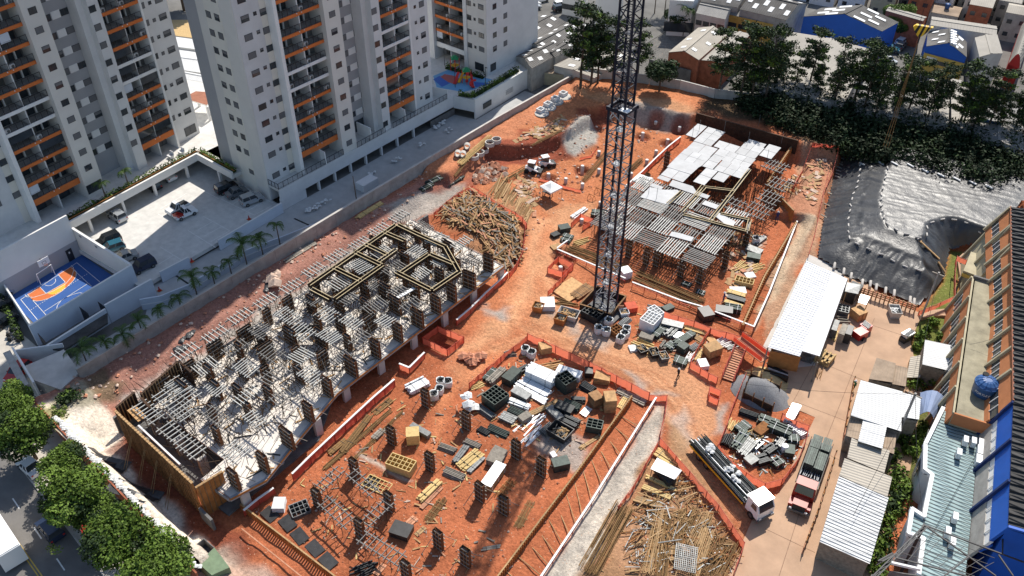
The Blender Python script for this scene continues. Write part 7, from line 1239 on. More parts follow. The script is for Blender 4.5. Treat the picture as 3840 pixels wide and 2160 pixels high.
def facade(parent,tops,outs,z1,z0,nb,mats,finm,strip='glass',fs=(.33,.66),fin=.4):
 """sloping facade from a roof line down and outwards, in bays with a window strip and raised buttress fins"""
 for(p,q),o in zip(tops,outs):
  L=(q-p).length;k=max(1,round(L/nb));d=(q-p)/L;n_=Vector((d.y,-d.x,0));n_=n_ if n_.x<0 else-n_
  S_=lambda s,f,e=0:p.lerp(q,s)+n_*(o*f+e)+Vector((0,0,z1+(z0-z1)*f))
  for i in range(k):
   for f0,f1,m_,nm in((0,fs[0],mats[0],'wall_band'),(fs[0],fs[1],strip,'window_strip'),(fs[1],1,mats[1],'wall_band')):
    mb=MB();e=0 if nm=='wall_band' else-.08;c4=[S_(i/k,f0,e),S_((i+1)/k,f0,e),S_((i+1)/k,f1,e),S_(i/k,f1,e)];b4=[x-n_*.3 for x in c4]
    mb.add(c4+b4,[(0,1,2,3),(7,6,5,4),(0,4,5,1),(1,5,6,2),(2,6,7,3),(3,7,4,0)]);mb.build(nm,m_,parent)
   for m_ in(.25,.5,.75):sg(parent,'mullion',S_((i+m_)/k,fs[0],.0),S_((i+m_)/k,fs[1],.0),.08,.08,'white_paint')
   sg(parent,'fin',S_(i/k,-.02,.12),S_(i/k,1,.12),.32,fin,finm)
facade(rb,[(L1[0],L1[1])],[1.5],6.9,.3,4.6,('wall_orange','wall_orange'),'wall_ochre');facade(rb,[(U1[0],U1[1]),(U1[1],U1[2]),(U1[2],U1[3])],[2.0,1.9,1.9],10.8,6.5,4.6,('wall_orange','wall_orange'),'wall_ochre',fs=(.45,.75))
facade(rb,[(U1[0],U1[0].lerp(U1[1],.65))],[3.5],10.8,.5,4.6,('wall_orange','wall_ochre'),'wall_ochre',fs=(.3,.5))
a,b=Vector((-10.7,125.7,11.0)),Vector((.5,86.4,11.0));E_=Vector((26,7,0));dk_=th('dark_roof','dark ribbed fibre roof along the right edge of the picture','roof',a)
sheet_roof(dk_,'roof_sheet',a,b,b+E_+Vector((0,0,2.5)),a+E_+Vector((0,0,2.5)),'tar_roof');ribs(dk_,a,b,b+E_+Vector((0,0,2.5)),a+E_+Vector((0,0,2.5)),.95,.42,.2,'r_dark')
sg(dk_,'gutter',a+Vector((0,0,.05)),b+Vector((0,0,.05)),.18,.14,'roof_brown')
tk=th('water_tank','big round blue water tank with ribbed dome lid on the flat roof','water tank',(-2.6,90.2,6.9));c=Vector((-2.55,90.4,6.9));mb=MB();mb.lathe(c,[(1.15,.02),(1.3,.2),(1.38,1.5),(1.42,1.55),(1.42,1.7),(1.36,1.74)],28);mb.build('tank_body','tank_blue',tk,True)
mb=MB();n=48;v=[];
for rr_,z in((1.36,1.72),(1.1,2.0),(.7,2.2),(.38,2.28),(.36,2.22)):v+=[(c.x+rr_*math.cos(2*math.pi*i/n),c.y+rr_*math.sin(2*math.pi*i/n),c.z+z+.07*(math.cos(2*math.pi*i/n*12)>.3)*(rr_>.5))for i in range(n)]
mb.add(v,[(k*n+i,k*n+(i+1)%n,(k+1)*n+(i+1)%n,(k+1)*n+i)for k in range(4)for i in range(n)]+[tuple(range(4*n,5*n))]);mb.build('lid','tank_blue',tk);sg(tk,'hatch',c+Vector((-.6,.7,2.15)),c+Vector((-.6,.7,2.32)),.7,.7,'rubber',kind='cyl')
fc=bpy.data.curves.new('tank_lettering','FONT');fc.body='FORTLEV';fc.size=.42;fc.extrude=.01;fc.align_x='CENTER';fo=bpy.data.objects.new('tmp',fc);COL.objects.link(fo);dg=bpy.context.evaluated_depsgraph_get();fm=bpy.data.meshes.new_from_object(fo.evaluated_get(dg));bpy.data.objects.remove(fo);fm.materials.clear();fm.materials.append(M['paper_white'])
va=np.zeros(len(fm.vertices)*3);fm.vertices.foreach_get('co',va);va=va.reshape(-1,3);ang=va[:,0]/1.4+R(-98+8);out_=np.stack([c.x+(1.395+va[:,2])*np.cos(ang),c.y+(1.395+va[:,2])*np.sin(ang),c.z+.75+va[:,1]],1);fm.vertices.foreach_set('co',out_.ravel());fm.update();place(bpy.data.objects.new('tank_lettering',fm),tk,Matrix.Identity(4))
sb=th('lean_to','open lean-to with yellow beam at the foot of the orange building','lean-to',t13(1600,560));mb=MB();mb.prism([(-12.9,122.6),(-12.3,117.3),(-9.2,117.3),(-9.4,122.8)],3.6,3.8);mb.build('roof_slab','wall_ochre',sb);bx(sb,'beam',(-10.7,117.2,3.2),(3.2,.25,.5),'yellow_wall',rz=R(1));[bx(sb,'post',(x,117.4,1.7),(.25,.25,3.4),'concrete_dark')for x in(-12.2,-9.3)];bx(sb,'back_wall',(-11,122.5,1.7),(3.6,.2,3.5),'concrete_dark')
te=th('teal_roof_building','grey building with stepped white parapet and pale teal ribbed roof','building',(0,75,0))
Wp=[(-5.5,86.9),(-5.2,80.1),(-4.0,76.5),(-3.1,76.2),(-1.9,70.2),(-3.2,70.4),(-2.4,67.2),(-1.0,67.5),(0.1,63.0)];Ep=[(4.8,62.2),(3.6,66.5),(1.9,73.8),(-.4,83.2),(-1.2,86.6)]
mb=MB();mb.prism(Wp+Ep,0,4.85);mb.build('wall','render_bluegrey',te)
a,b,c,d=Vector((-5.3,86.6,4.9)),Vector((.2,63.0,4.9)),Vector((4.7,62.4,5.3)),Vector((-1.2,86.6,5.3))
mb=MB();mb.prism([(p[0]*.99+.05,p[1])for p in Wp]+Ep,4.86,5.02);mb.build('roof_sheet','r_teal',te)
m_=MB();n=46
for k in range(n):
 y=63.2+(86.4-63.2)*(k+.5)/n;xs=[]
 for(p,q)in zip((Wp+Ep),(Wp+Ep)[1:]+(Wp+Ep)[:1]):
  if(p[1]>y)!=(q[1]>y):xs.append(p[0]+(q[0]-p[0])*(y-p[1])/(q[1]-p[1]))
 if len(xs)>=2:m_.seg((min(xs)+.15,y-.5,5.03),(max(xs)-.05,y+.5,5.02),.05,.06)
tag(m_.build('roof_rib','steel_dark',te),kind='stuff')
for p,q in zip(Wp[:-1],Wp[1:]):sg(te,'parapet',(*p,5.15),(*q,5.15),.42,.6,'paper_white',ext=.2)
for x,y,z in((-2.6,69.6,2.6),(-2.2,73.5,3.0),(-4.6,78.5,3.0),(-5.4,83.5,3.0)):window(te,(x-.25,y,z),1.6,1.3,R(190),'glass')
for i,(x,y)in enumerate(((1480,450),(1430,545),(1540,460),(1600,480),(1590,530),(1580,600),(1400,1030),(1345,1140),(1380,1220))):
 p=t23(x,y,5.2);t=th('roof_air_conditioner',('air conditioner on the teal roof, second from the top left','air conditioner on the teal roof, third down on the left','air conditioner near the top corner of the teal roof','large cream air conditioner by the blue wall, uppermost','large cream air conditioner by the blue wall, middle','large cream air conditioner by the blue wall, lowest','lone air conditioner in the middle of the teal roof','air conditioner behind the black frame on the teal roof, upper','air conditioner behind the black frame on the teal roof, lower')[i],'air conditioner',p,group='air conditioners on the teal roof');s=1.35 if i in(3,4,5)else 1
 bx(t,'body',p+Vector((0,0,.45)),(.5*s,.95*s,.8),'plastic_white',rz=R(15));bx(t,'foot',p,(.6,.8,.12),'steel_dark',rz=R(15));sg(t,'fan_grille',p+Vector((.26*s,0,.5)),p+Vector((.3*s,.01,.5)),.5,.5,'steel_grey',kind='cyl')
D('blue_fin',(.012,.03,.12),.55,.1,1);bh=th('blue_hall','bright blue hall wall with white window strips under the dark roof','building',(4,76,0));A_,B_=Vector((.7,86.2,0)),Vector((4.9,69.0,0))
mb=MB();mb.prism([(.7,86.2),(4.9,69.0),(30,75),(26,92)],0,10.6,top=1);mb.build('wall',['blue_wall','tar_roof'],bh);x_,y_,_,_=frame(A_,B_);n_=y_ if y_.x<0 else-y_
facade(bh,[(A_,B_)],[1.9],10.9,4.4,5.8,('blue_wall','concrete'),'blue_fin','paper_white',(.42,.56));facade(bh,[(A_+n_*.6,B_+n_*.6)],[.7],7.6,6.0,5.8,('blue_wall','blue_wall'),'blue_fin','blue_wall',(.3,.6),.1)
sg(bh,'roof_end',(4.9,69.0,10.9),(25,73.6,12.4),.3,.25,'blue_wall')
a,b=Vector((.5,86.5,11.0)),Vector((4.8,69.2,11.0));E_=Vector((24,5.7,2.0));sheet_roof(dk_,'roof_sheet',a,b,b+E_,a+E_,'tar_roof');ribs(dk_,a,b,b+E_,a+E_,.95,.42,.2,'r_dark')
bb=th('billboard_frame','black steel lattice billboard frame at the bottom right corner','billboard',(-1,60,0));Kp=lambda x,y:t23(x,y,9.0)
for a_,b_ in(((790,1449),(1180,1065)),((830,1335),(940,1275))):
 p,q=Kp(*a_),Kp(*b_);off=Vector((.35,.2,0))
 for o in(Vector((0,0,0)),off,Vector((0,0,-.7))):sg(bb,'chord',p+o,q+o,.1,.1,'dark_metal')
 n=9
 for k in range(n):sg(bb,'lacing',p.lerp(q,k/n),p.lerp(q,(k+1)/n)+off,.05,.05,'dark_metal');sg(bb,'lacing',p.lerp(q,k/n)+Vector((0,0,-.7)),p.lerp(q,(k+1)/n),.05,.05,'dark_metal')
for a_,b_ in(((1180,1065),(1932,1345)),((1180,1065),(1720,1449)),((960,1310),(1500,1449)),((1770,1275),(1772,1170)),((1740,1290),(1850,1449)),((1330,1449),(1520,1300))):sg(bb,'strut',Kp(*a_),Kp(*b_),.12,.12,'dark_metal')
for k in range(8):sg(bb,'grid_bar',Kp(980+75*k,1310+20*k),Kp(1180+75*k,1065+40*k),.04,.04,'dark_metal')
for k in range(4):sg(bb,'grid_bar',Kp(1000+55*k,1270-55*k),Kp(1560+50*k,1449-45*k),.04,.04,'dark_metal')
for x,y in((790,1449),(1180,1065)):p=Kp(x,y);sg(bb,'mast',Vector((p.x,p.y,0)),p,.3,.3,'dark_metal')
sg(bb,'panel',Kp(930,1350),Kp(1150,1400),.2,.3,'paper_white');sg(bb,'sheet',t23(900,1449,7.5),t23(1250,1500,7.5),.1,1.6,'concrete_dark')
for i,(b_,tp_)in enumerate((((1150,965),(1268,690)),)):
 p=O(t13,*b_);t=th('utility_pole','leaning looking grey utility pole on the lawn strip','pole',p);sg(t,'shaft',p,p+Vector((0,0,8.5)),.28,.28,'concrete',kind='cyl');bx(t,'crossarm',p+Vector((0,0,8.2)),(1.6,.12,.12),'timber_grey');top1=p+Vector((0,0,8.4))
p=O(t23,960,440);t=th('utility_pole','grey utility pole rising from the green gap by the white roof','pole',p);sg(t,'shaft',p,p+Vector((0,0,8.5)),.28,.28,'concrete',kind='cyl');bx(t,'crossarm',p+Vector((0,0,8.2)),(1.6,.12,.12),'timber_grey');top2=p+Vector((0,0,8.4))
def wire(label,p,q,sag=.6,m='cable'):
 mb=MB();pts=[p.lerp(q,k/10)-Vector((0,0,sag*4*(k/10)*(1-k/10)))for k in range(11)];[mb.rod(a,b,.022,.022,4)for a,b in zip(pts[:-1],pts[1:])];return tag(mb.build('overhead_wire',m),label,'wire','overhead wires')
wire('black wire from the lawn pole to the pole in the green gap',top1,top2,.8);wire('black wire from the green gap pole towards the billboard frame',top2,Kp(1180,1065),.8);wire('black wire crossing the yard from the gravel bay to the green gap pole',zy(330,340,3.0),top2,.5);wire('black wire draped over the teal roof',t23(1590,500,5.6),t23(1200,1200,5.4),.1);wire('black wire from the green gap pole across the longest white roof',top2,t23(640,1000,4.5),.5);wire('pale cable across the mossy flat roof',t13(1520,1150,7.3),t13(1880,1030,10.5),.4,'steel_grey')
# vehicles
CARM={}
def car(label,fn,rear,front,paint,kind='hatch',z=None,group='parked cars',cat='car',L=None):
 """rear and front are ground points; the car is built in its own frame, x forward"""
 a=fn(*rear,z)if z is not None else O(fn,*rear);b=fn(*front,a.z);d=(b-a);c=(a+b)/2;L=L or min(max(d.length,3.7),4.9);rz=math.atan2(d.y,d.x)
 t=th({'pickup':'pickup_truck','bus':'bus'}.get(kind,'parked_car'),label,cat,(c.x,c.y,a.z),rz,group);w_=1.74
 key=(kind,paint,round(L,1))
 if key not in CARM:
  h={'suv':1.68,'pickup':1.7}.get(kind,1.46);prof={'hatch':[(-.5,.32),(-.5,.78),(-.47,.95),(.24,.98),(.47,.78),(.5,.55),(.5,.3)],'sedan':[(-.5,.32),(-.5,.85),(-.3,.95),(.22,.95),(.47,.76),(.5,.52),(.5,.3)],'suv':[(-.5,.35),(-.5,.95),(-.47,1.08),(.22,1.08),(.47,.95),(.5,.6),(.5,.35)],'pickup':[(-.5,.42),(-.5,1.0),(-.08,1.0),(.22,1.02),(.47,.95),(.5,.6),(.5,.4)]}[kind]
  mb=MB();n=len(prof);v=[(x*L,s*w_/2*(1 if z_<.9 else .95),z_)for s in(-1,1)for x,z_ in prof];mb.add(v,[(i,n+i,n+(i+1)%n,(i+1)%n)for i in range(n)]+[tuple(range(n)),tuple(range(2*n-1,n-1,-1))]);body=mb.mesh('body',paint)
  cab={'hatch':(-.47,.24,-.42,.08),'sedan':(-.30,.24,-.18,.08),'suv':(-.48,.24,-.45,.12),'pickup':(-.08,.22,-.05,.10)}[kind];zb_=prof[3][1]-.01
  lo=[(cab[0]*L,-w_*.47),(cab[1]*L,-w_*.47),(cab[1]*L,w_*.47),(cab[0]*L,w_*.47)];hi=[(cab[2]*L,-w_*.38),(cab[3]*L,-w_*.38),(cab[3]*L,w_*.38),(cab[2]*L,w_*.38)]
  mb=MB();v=[(*p,zb_)for p in lo]+[(*p,h-.03)for p in hi];mb.add(v,[(i,(i+1)%4,4+(i+1)%4,4+i)for i in range(4)]+[(4,5,6,7)]);glass=mb.mesh('windows','glass')
  mb=MB();mb.prism([(x*1.0,y)for x,y in hi],h-.03,h+.02)
  for(p,q)in zip(lo,hi):mb.rod((*p,zb_),(*q,h),.05,.04,5)
  for s in(-1,1):mb.rod(((lo[0][0]+lo[1][0])/2,s*w_*.475,zb_),((hi[0][0]+hi[1][0])/2,s*w_*.385,h),.05,.04,5)
  roof=mb.mesh('roof',paint);mb=MB();mb.rod((0,-.1,0),(0,.1,0),.32,n=14);mb.rod((0,-.115,0),(0,.115,0),.19,n=10,mi=1);wheel=mb.mesh('wheel',['rubber','steel_grey'])
  CARM[key]=(body,glass,roof,wheel)
 body,glass,roof,wheel=CARM[key];W_=WM[t]
 for nm,m_ in(('body',body),('windows',glass),('roof',roof)):place(bpy.data.objects.new(nm,m_),t,W_)
 for x in(-.31*L,.31*L):
  for s in(-1,1):place(bpy.data.objects.new('wheel',wheel),t,W_@Matrix.Translation((x,s*w_*.46,.32)))
 F=local(t)
 for s in(-1,1):bx(t,'headlight',F(.495*L,s*.62,.68),(.06,.34,.14),'plastic_white',rz=rz);bx(t,'tail_light',F(-.5*L,s*.68,.8),(.05,.22,.2),'paint_red',rz=rz);bx(t,'mirror',F(.17*L,s*(w_/2+.08),1.0),(.12,.18,.12),'paint_black',rz=rz)
 if kind=='pickup':bx(t,'bed_floor',F(-.29*L,0,.94),(.38*L,w_*.86,.14),'steel_dark',rz=rz);[bx(t,'bed_side',F(-.29*L,s*w_*.45,1.03),(.41*L,.07,.12),paint,rz=rz)for s in(-1,1)]
 return t
for r_ in((zg,(170,385),(410,280),'paint_white','pickup','white pickup with red rack, nearest the shadow line of the car park'),(zg,(320,225),(100,335),'paint_white','pickup','white pickup with grey bed, parked behind the other pickup'),(zg,(945,215),(1145,140),'paint_silver','suv','silver hatchback nearest the podium corner of the car park'),(zg,(775,135),(975,60),'paint_grey','sedan','grey sedan in the middle of three by the tower flank'),(zg,(670,85),(850,15),'paint_black','suv','black off roader with spare wheel by the tower flank'),(ze,(1405,1075),(1270,985),'paint_silver','suv','grey car half under the planted deck'),(zc,(1345,175),(1130,265),'paint_black','suv','black car farthest along the court wall'),(zc,(1370,270),(1190,330),'paint_teal','hatch','dark teal hatchback second along the court wall'),(zc,(1530,370),(1320,445),'paint_silver','sedan','silver sedan third along the court wall'),(zc,(1735,455),(1520,560),'paint_navy','suv','navy car nearest the driveway along the court wall'),(ze,(1760,700),(1690,660),'paint_black','hatch','dark car in the shade under the deck'),(ze,(1930,590),(1860,550),'paint_white','sedan','white car in the shade under the deck, by the column')):
 car(r_[5],r_[0],r_[1],r_[2],r_[3],r_[4],1.0,'cars in the residents car park')
pt=th('pickup_rack','red ladder rack in the bed of the nearer white pickup','rack',zg(205,330,1.9));p=zg(205,335,1.95);[bx(pt,'bar',p+Vector((.0,.35*k-.3,.2)),(1.4,.06,.5),'paint_red',rz=R(15))for k in range(3)]
for r_ in((zc,(-40,1200),(150,1075),'paint_black','suv','black car parked at the left street edge by the hedge'),(zc,(-60,1010),(80,930),'paint_black','suv','dark green car at the left street edge, behind the black car'),(zc,(-50,860),(60,800),'paint_silver','sedan','silver car at the left street edge, farthest'),(t10,(195,1330),(100,1430),'paint_red','hatch','red and black hatchback parked by the concrete corner'),(t20,(455,1195),(330,1050),'paint_navy','suv','dark navy car driving on the street between tree shadows'),(t20,(290,690),(190,600),'paint_white','sedan','pale car parked in deep shade under the street trees')):
 car(r_[5],r_[0],r_[1],r_[2],r_[3],r_[4],.02,'cars on the street')
for i,(fn,x,y,x2,y2,pn)in enumerate(((t02,120,55,195,40,'paint_white'),(t02,130,75,190,65,'paint_silver'),(t02,190,15,250,5,'paint_white'),(t02,345,55,395,45,'paint_white'),(t02,340,85,385,75,'paint_black'),(t02,400,40,445,30,'paint_grey'),(t02,60,15,110,5,'paint_white'),(t03,985,345,1025,315,'paint_white'),(t03,985,375,1010,350,'paint_grey'),(t03,760,480,835,490,'paint_white'),(t03,865,465,935,490,'paint_silver'),(t03,1275,500,1295,470,'paint_silver'),(t03,1325,505,1350,480,'paint_silver'),(t03,880,385,960,395,'paint_teal'))):
 car(('white','grey roofed','small white','pale','black','dark','far white','white','dark','white','silver','silver','second silver','teal')[i]+' car parked '+(('in the street beyond the dark roofs, '+ORD[i]+' from the left')if i<7 else('beyond the pine belt, '+ORD[i-7]+' of the row')),fn,(x,y),(x2,y2),pn,'hatch',.05,'cars far beyond the site')
def truck(label,fn,rear,front,cabm,bedm,cabw=2.4,hood=False):
 a,b=fn(*rear,.0),fn(*front,.0);d=b-a;L=d.length;c=(a+b)/2;rz=math.atan2(d.y,d.x);t=th('flatbed_truck',label,'truck',(c.x,c.y,.02),rz);F=local(t);B_=lambda nm,x0,x1,y0,y1,z0,z1,m:bx(t,nm,F((x0+x1)/2,(y0+y1)/2,(z0+z1)/2),(x1-x0,y1-y0,z1-z0),m,rz=rz)
 cl_=2.0 if not hood else 1.7;xf=L/2;xc=xf-(1.5 if hood else 0)
 B_('chassis',-L/2,xf-.3,-.45,.45,.55,.85,'steel_dark');B_('bed',-L/2,xc-cl_-.35,-1.25,1.25,.95,1.15,bedm);B_('bed_edge',-L/2,xc-cl_-.35,-1.3,-1.25,.9,1.2,'lamp_yellow' if not hood else 'ply_old');B_('bed_edge',-L/2,xc-cl_-.35,1.25,1.3,.9,1.2,'lamp_yellow' if not hood else 'ply_old')
 mb=MB();P_=[(xc-cl_,.75),(xc-cl_,2.75),(xc-.45,2.75),(xc,1.75),(xc,.75)];n=5;v=[(x,s*1.18*(1 if z<1.8 else .93),z)for s in(-1,1)for x,z in P_];mb.add(v,[(i,n+i,n+(i+1)%n,(i+1)%n)for i in range(n)]+[tuple(range(n)),tuple(range(2*n-1,n-1,-1))]);mb.build('cab',cabm,t,mtx=WM[t])
 mb=MB();mb.quad((xc+.01,-1.0,1.82),(xc+.01,1.0,1.82),(xc-.40,.92,2.68),(xc-.40,-.92,2.68));[mb.quad((xc-1.3,s*1.19,1.8),(xc-.35,s*1.19,1.8),(xc-.55,s*1.12,2.5),(xc-1.2,s*1.12,2.5))for s in(-1,1)];mb.build('windscreen','glass',t,mtx=WM[t]@Matrix.Translation((.02,0,.01)))
 if hood:B_('bonnet',xc-.1,xf,-.8,.8,.8,1.55,cabm);[B_('mudguard',xf-1.3,xf-.2,s*1.0-.22,s*1.0+.22,.8,1.15,cabm)for s in(-1,1)];B_('grille',xf,xf+.06,-.7,.7,.85,1.45,'steel_dark')
 else:B_('visor',xc-cl_-.1,xc-.3,-1.15,1.15,2.78,2.95,cabm)
 B_('bumper',xf-.05,xf+.15,-1.2,1.2,.45,.75,'steel_grey');[B_('headlight',xf+.1,xf+.18,s*.85-.15,s*.85+.15,.8,1.0,'plastic_white')for s in(-1,1)]
 for x in(-L*.36,-L*.24,xf-1.0):
  for s in(-1,1):sg(t,'wheel',F(x,s*.85,.52),F(x,s*1.2,.52),1.0,1.0,'rubber',kind='cyl');sg(t,'hub',F(x,s*1.2,.52),F(x,s*1.23,.52),.5,.5,'steel_grey',kind='cyl')
 return t,F,rz,L,xc-cl_-.4
t,F,rz,L,xe=truck('long flatbed truck with white cab loaded with scaffold tubes and white bundles',t22,(1395,475),(1900,1030),'paint_white','steel_dark')
for k in range(46):z=1.22+.12*(k//10)+random.uniform(0,.1);y=-1.15+.235*(k%10)+random.uniform(-.05,.05);e=random.uniform(0,.9);sg(t,'tube',F(-L/2-.3+e,y,z),F(xe+random.uniform(-.4,.5),y+random.uniform(-.25,.25),z+random.uniform(-.05,.2)),.13,.13,random.choice(('steel_grey','steel_green','alu','steel_dark')),kind='rod')
mb=MB();[mb.rock((x,y,1.95+random.uniform(0,.25)),random.uniform(.2,.36))for x,y in[(random.choice((-3.6,-.3,.4,1.2))+random.uniform(-.5,.5),random.uniform(-.6,.6))for _ in range(26)]];mb.build('white_bundles','bag_white',t,mtx=WM[t])
t,F,rz,L,xe=truck('old red bonneted truck with green stacked load, parked on the concrete yard',t23,(390,490),(215,985),'paint_rust','steel_dark',hood=True)
for k,(x0,x1,y0,y1,h)in enumerate(((-.5,-.3,-1.1,0,1.0),(-.5,-.3,.1,1.1,1.1),(-.28,-.02,-1.1,-.05,1.2),(-.28,-.02,.05,1.1,.95))):
 for j in range(5):y=y0+(y1-y0)*(j+.5)/5;bx(t,'load_beam',F((x0+x1)/2*L,y,1.15+h/2),((x1-x0)*L*.97,(y1-y0)/5*.92,h),'steel_green',rz=rz)
for k in range(9):sg(t,'load_prop',F(-.03*L,-1.0+.24*k,1.2),F(.1*L,-1.0+.24*k+random.uniform(-.2,.2),1.7),.09,.09,'alu',kind='rod')
for s in(-1,1):bx(t,'side_board',F(-.2*L,s*1.27,1.4),(L*.58,.06,.5),'form_brown',rz=rz)
for i,(x,y)in enumerate(((145,1300),(245,1260))):
 p=O(t02,x,y);t=th('skid_loader',('white skid loader with raised arm, left of two','white and black skid loader, right of two')[i],'loader',p,R(20+40*i));F=local(t);rz=R(20+40*i)
 bx(t,'body',F(0,0,.75),(2.0,1.0,.7),'paint_white',rz=rz);bx(t,'cab',F(.1,0,1.6),(1.1,1.0,1.0),'glass',rz=rz);bx(t,'cab_roof',F(.1,0,2.15),(1.3,1.1,.12),'paint_white',rz=rz);bx(t,'bucket',F(1.6,0,.4),(.7,1.5,.6),'steel_dark',rz=rz)
 for s in(-1,1):sg(t,'lift_arm',F(-.9,s*.62,1.5),F(1.4,s*.62,.7),.16,.22,'paint_white');[sg(t,'wheel',F(x_,s*.5,.42),F(x_,s*.8,.42),.84,.84,'rubber',kind='cyl')for x_ in(-.65,.6)]
 # workers
def person(label,p,rz,shirt,trousers,h=1.75,step=.25):
 t=th('person',label,'person',p,rz);s=h/1.75;me=bpy.data.meshes.new('body')
 J=[(0,0,.95),(0,0,1.2),(0,0,1.42),(0,0,1.52),(.02,0,1.6),(.02,0,1.70),(0,.19,1.40),(.06,.27,1.14),(.22,.24,.95),(0,-.19,1.40),(-.05,-.27,1.14),(.08,-.27,.92),(0,.1,.9),(step*.6,.11,.5),(step*.7,.11,.08),(step*.7+.16,.11,.04),(0,-.1,.9),(-step*.3,-.11,.5),(-step,-.11,.1),(-step+.15,-.11,.04)]
 E_=[(0,1),(1,2),(2,3),(3,4),(4,5),(2,6),(6,7),(7,8),(2,9),(9,10),(10,11),(0,12),(12,13),(13,14),(14,15),(0,16),(16,17),(17,18),(18,19)];rad=[.15,.15,.17,.06,.095,.09,.075,.055,.045,.075,.055,.045,.1,.075,.055,.05,.1,.075,.055,.05]
 me.from_pydata([tuple(Vector(j)*s)for j in J],E_,[]);o=bpy.data.objects.new('body',me);place(o,t,WM[t]);sk=o.modifiers.new('skin','SKIN');o.modifiers.new('sub','SUBSURF').levels=1
 for i_,r in enumerate(rad):me.skin_vertices[0].data[i_].radius=(r*s,r*s*(.8 if i_<3 else 1))
 me.skin_vertices[0].data[0].use_root=True;dg=bpy.context.evaluated_depsgraph_get();em=bpy.data.meshes.new_from_object(o.evaluated_get(dg));o.modifiers.clear();o.data=em;em.materials.clear()
 for m_ in(shirt,trousers,'skin'):em.materials.append(M[m_])
 for pl_ in em.polygons:c=pl_.center/s;pl_.material_index=1 if c.z<.97 and abs(c.y)<.2 else 2 if c.z>1.52 or(abs(c.y)>.2 and c.z<1.05)else 0;pl_.use_smooth=True
 mb=MB();mb.lathe((.02*s,0,1.66*s),[(.17,0),(.125,.02),(.12,.08),(.07,.14),(.02,.155)],14);mb.build('helmet','hat_white',t,True,mtx=WM[t]);mb=MB();[mb.box((.115*s,y*s,1.64*s),(.02,.03,.02))for y in(-.035,.035)];mb.box((.125*s,0,1.61*s),(.03,.025,.04),mi=1);mb.build('face',['cloth_dark','skin'],t,mtx=WM[t]);return t
person('worker in dark clothes and white helmet walking on the orange road',O(zr,1030,1385),R(-120),'cloth_dark','cloth_dark',1.85,.3)
person('worker in navy overalls standing right of the rebar bed',O(zr,1545,520),R(200),'cloth_blue','cloth_blue',1.8,.1)
person('worker in blue by the dark inner wall of the right pit',O(t13,65,215),R(150),'cloth_blue','cloth_blue',1.75,.15)
person('worker in dark clothes with white bag on the ramp by the orange building',O(t13,1450,800),R(90),'paint_red','cloth_dark',1.75,.15)
person('worker in green by the white shack at the yard edge',O(zy,1020,380),R(60),'toy_green','cloth_dark',1.75,.15)
# trees
def pine(h,seed,full=1.0):
 random.seed(seed);tr,fo=MB(),MB();p=Vector((0,0,-.5));pts=[p]
 for k in range(7):p=Vector((random.uniform(-.2,.2)*k*.35,random.uniform(-.2,.2)*k*.35,h*(k+1)/7.3));pts.append(p)
 for k,(a,b)in enumerate(zip(pts[:-1],pts[1:])):tr.rod(a,b,.26*(1-k/8.5),.26*(1-(k+1)/8.5),7)
 for k in range(int(40*full)):
  f=random.uniform(.22,1.0)**.75;i_=min(6,int(f*7));a=pts[i_].lerp(pts[i_+1],f*7-i_ if i_<6 else 1.0);an=random.uniform(0,6.28);L=(3.7*(1-.5*f)*(.5 if f<.36 else 1))*random.uniform(.6,1.15);b=a+Vector((math.cos(an)*L,math.sin(an)*L,L*random.uniform(-.12,.4)));tr.rod(a,b,.07,.02,4)
  for q in range(3):c=a.lerp(b,.5+.25*q);leafcloud(fo,c,(.8,.8,.4),24,.22,mi=0 if random.random()<.8 else 1)
 leafcloud(fo,pts[-1],(1.2,1.2,1.0),120,.22);return tr.mesh('trunk','bark',True),fo.mesh('crown',['leaf_pine','leaf_green'])
def broad(h,r,seed,mats,n=900,size=.26):
 random.seed(seed);tr,fo=MB(),MB();top=Vector((0,0,h*.5));tr.rod((0,0,-.3),top,.22,.15,8)
 for k in range(9):
  an=k*.7+random.uniform(-.3,.3);b=top+Vector((math.cos(an)*r*random.uniform(.4,.75),math.sin(an)*r*random.uniform(.4,.75),h*random.uniform(.05,.32)));tr.rod(top*.85,b,.1,.03,5);leafcloud(fo,b,(r*.46,r*.46,h*.17),n//6,size,mi=k%len(mats))
 leafcloud(fo,(0,0,h*.78),(r*.65,r*.65,h*.2),n//4,size);leafcloud(fo,(0,0,h*.6),(r*.95,r*.95,h*.22),n//4,size,mi=1);return tr.mesh('trunk','bark',True),fo.mesh('crown',mats)
PINE=[pine(14,s,f)for s,f in((11,1.0),(12,1.25),(13,.9),(14,1.4))]
def tree(ms,x,y,z,s,label,group,cat='tree',name='tree',sz=None):
 t=th(name,label,cat,(x,y,z),random.uniform(0,6.28),group);S_=WM[t]@Matrix.Diagonal((s,s,sz or s,1));place(bpy.data.objects.new('trunk',ms[0]),t,S_);place(bpy.data.objects.new('crown',ms[1]),t,S_);return t
def treeh(fn,b,t_,z):
 p=fn(*b,z);d=fn(*t_,0)-Vector((0,0,CAM_H));k=(p.x*d.x+p.y*d.y)/(d.x**2+d.y**2);return p,CAM_H+d.z*k-z
BELT=[((300,700),(190,200),1),((480,830),(420,270),0),((640,800),(560,270),3),((705,885),(780,330),1),((790,930),(890,480),2),((925,925),(1020,420),1),((1040,900),(1150,440),3),((1180,960),(1260,520),0),((1420,1000),(1500,460),3),((1560,1000),(1660,510),1),((1640,1020),(1760,520),3),((1840,1030),(1920,600),1)]
wl_=('leftmost, by the cream roof','slim one left of the grey gap','tall twin topped one by the gap','dense one by the grey gap','thin low one','one behind the hanging sling, left','one behind the hanging sling, right','slender one','widest of the right group','round topped one','tall one near the dark roof','one cut by the right edge')
